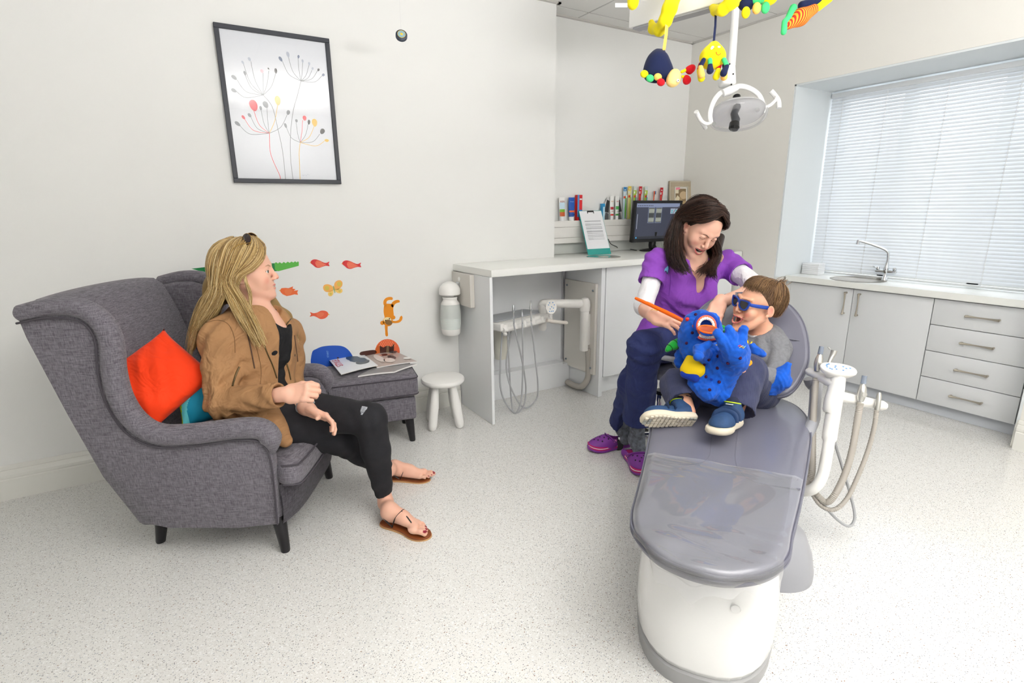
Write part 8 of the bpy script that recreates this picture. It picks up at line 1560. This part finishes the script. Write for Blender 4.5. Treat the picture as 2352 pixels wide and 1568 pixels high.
obj('lip', MB().tube(ring(1622, 748, 25, 26, 1.955, 200, -20, 20), .008, 10), mat('lip_blue', '083aa0', .8), t, world=True); obj('upper_gum', MB().tube(ring(1622, 748, 20, 21, 1.948, 205, -25, 20), .0062, 10), GUM, t, world=True); obj('lower_gum', MB().tube(ring(1628, 770, 24, 9, 1.925, 195, 345, 14), .0062, 10), GUM, t, world=True); obj('lip', MB().tube(ring(1628, 772, 27, 11, 1.932, 190, 350, 14), .007, 10), MC['lip_blue'], t, world=True)
tm_ = mat('plush_teeth', 'f2f0ea', .6)
for k, p in enumerate(ring(1622, 749, 17, 18, 1.942, 200, -20, 13)): obj('tooth', MB().ball(p, (.0050, .0050, .0060), 10), tm_, t, world=True)
for k, p in enumerate(ring(1628, 767, 21, 8, 1.918, 200, 340, 11)): obj('tooth', MB().ball(p, (.0042, .0042, .0058), 10), tm_, t, world=True)
bpy.context.view_layer.update(); sp = mat('plum_spot', '3c0f3a', .9)
for x, y in ((1598, 722), (1590, 764), (1577, 788), (1649, 818), (1628, 826), (1648, 845), (1672, 834), (1700, 822), (1606, 850), (1622, 865), (1652, 877), (1630, 895), (1618, 838)): c_ = on_front(x, y, body4); obj('spot', MB().ball(c_, .0062, 10), sp, t, world=True)
obj('eye', MB().ball(X(1579, 733, 2.03), .008, 14), mat('toy_eye_red', 'e0251c', .3), t, world=True)
GRN = mat('green_felt', '0a9a2e', .9, sheen=.3); hn = [X(1530, 806, 2.08), X(1540, 797, 2.09), X(1556, 789, 2.10), X(1575, 783, 2.10), X(1590, 782, 2.10)]; hn_ = catmull(hn, 6); ho = obj('tail_spike', MB().tube(hn_, [.006 + .014 * min(1, k / 9) for k in range(len(hn_))], 16), GRN, t, world=True, angle=80)
for k in (5, 10, 14, 18): obj('ring_stitch', MB().tube([hn_[k] + (frame(hn_[k], za=(hn_[k + 1] - hn_[k - 1]), xa=(0, 0, 1)).to_3x3() @ Vector((math.cos(a), math.sin(a), 0))) * (.0068 + .014 * min(1, k / 9)) for a in [2 * pi * q / 20 for q in range(21)]], .0012, 5, cap=False), mat('stitch_dark', '06330f', .8), ho, world=True)
obj('spine_strip', MB().tube(catmull([X(1655, 750, 2.1), X(1668, 756, 2.09), X(1662, 762, 2.08)], 4), .009, 8), GRN, t, world=True)
YL = mat('yellow_shirt_cloth', 'f7cf00', .8, bump=.2, bscale=90); s = SDF(); s.cap(X(1585, 825, 2.03), X(1583, 848, 1.99), .018, .033, k=.02).cap(X(1596, 835, 2.0), X(1604, 850, 1.98), .02, .03, k=.02); obj('shirt_sleeve', s.mesh(.004), YL, t, world=True, angle=180); s = SDF(); s.cap(X(1572, 858, 1.985), X(1596, 868, 1.965), .016, .017, k=.02); obj('sleeve_trim', s.mesh(.004), BPD, t, world=True, angle=180)
s = SDF(); s.cap(X(1700, 838, 2.02), X(1712, 842, 2.03), .045, .032, k=.02).cap(X(1645, 800, 1.99), X(1668, 806, 1.98), .015, .016, k=.02); obj('shirt', s.mesh(.004), YL, t, world=True, angle=180); s = SDF(); s.cap(X(1704, 850, 1.985), X(1718, 835, 1.985), .020, .018, k=.02); obj('shirt_trim', s.mesh(.004), mat('orange_cloth', 'f29a12', .8), t, world=True, angle=180)
for k, (c, dx, dy) in enumerate((('e83a3a', 0, 0), ('f0d020', 3, 3), ('7fd0f0', 6, 1))): p = on_front(1700 + dx, 795 + dy, body4); obj('embroidery', MB().tube([p + CAMR * -.008 - CAMF * .002, p + CAMU * .004 - CAMF * .003, p + CAMR * .004 - CAMU * .003 - CAMF * .003, p + CAMR * .008 + CAMU * .003 - CAMF * .003], .0014, 5), mat('emb_' + c, c, .7), t, world=True)
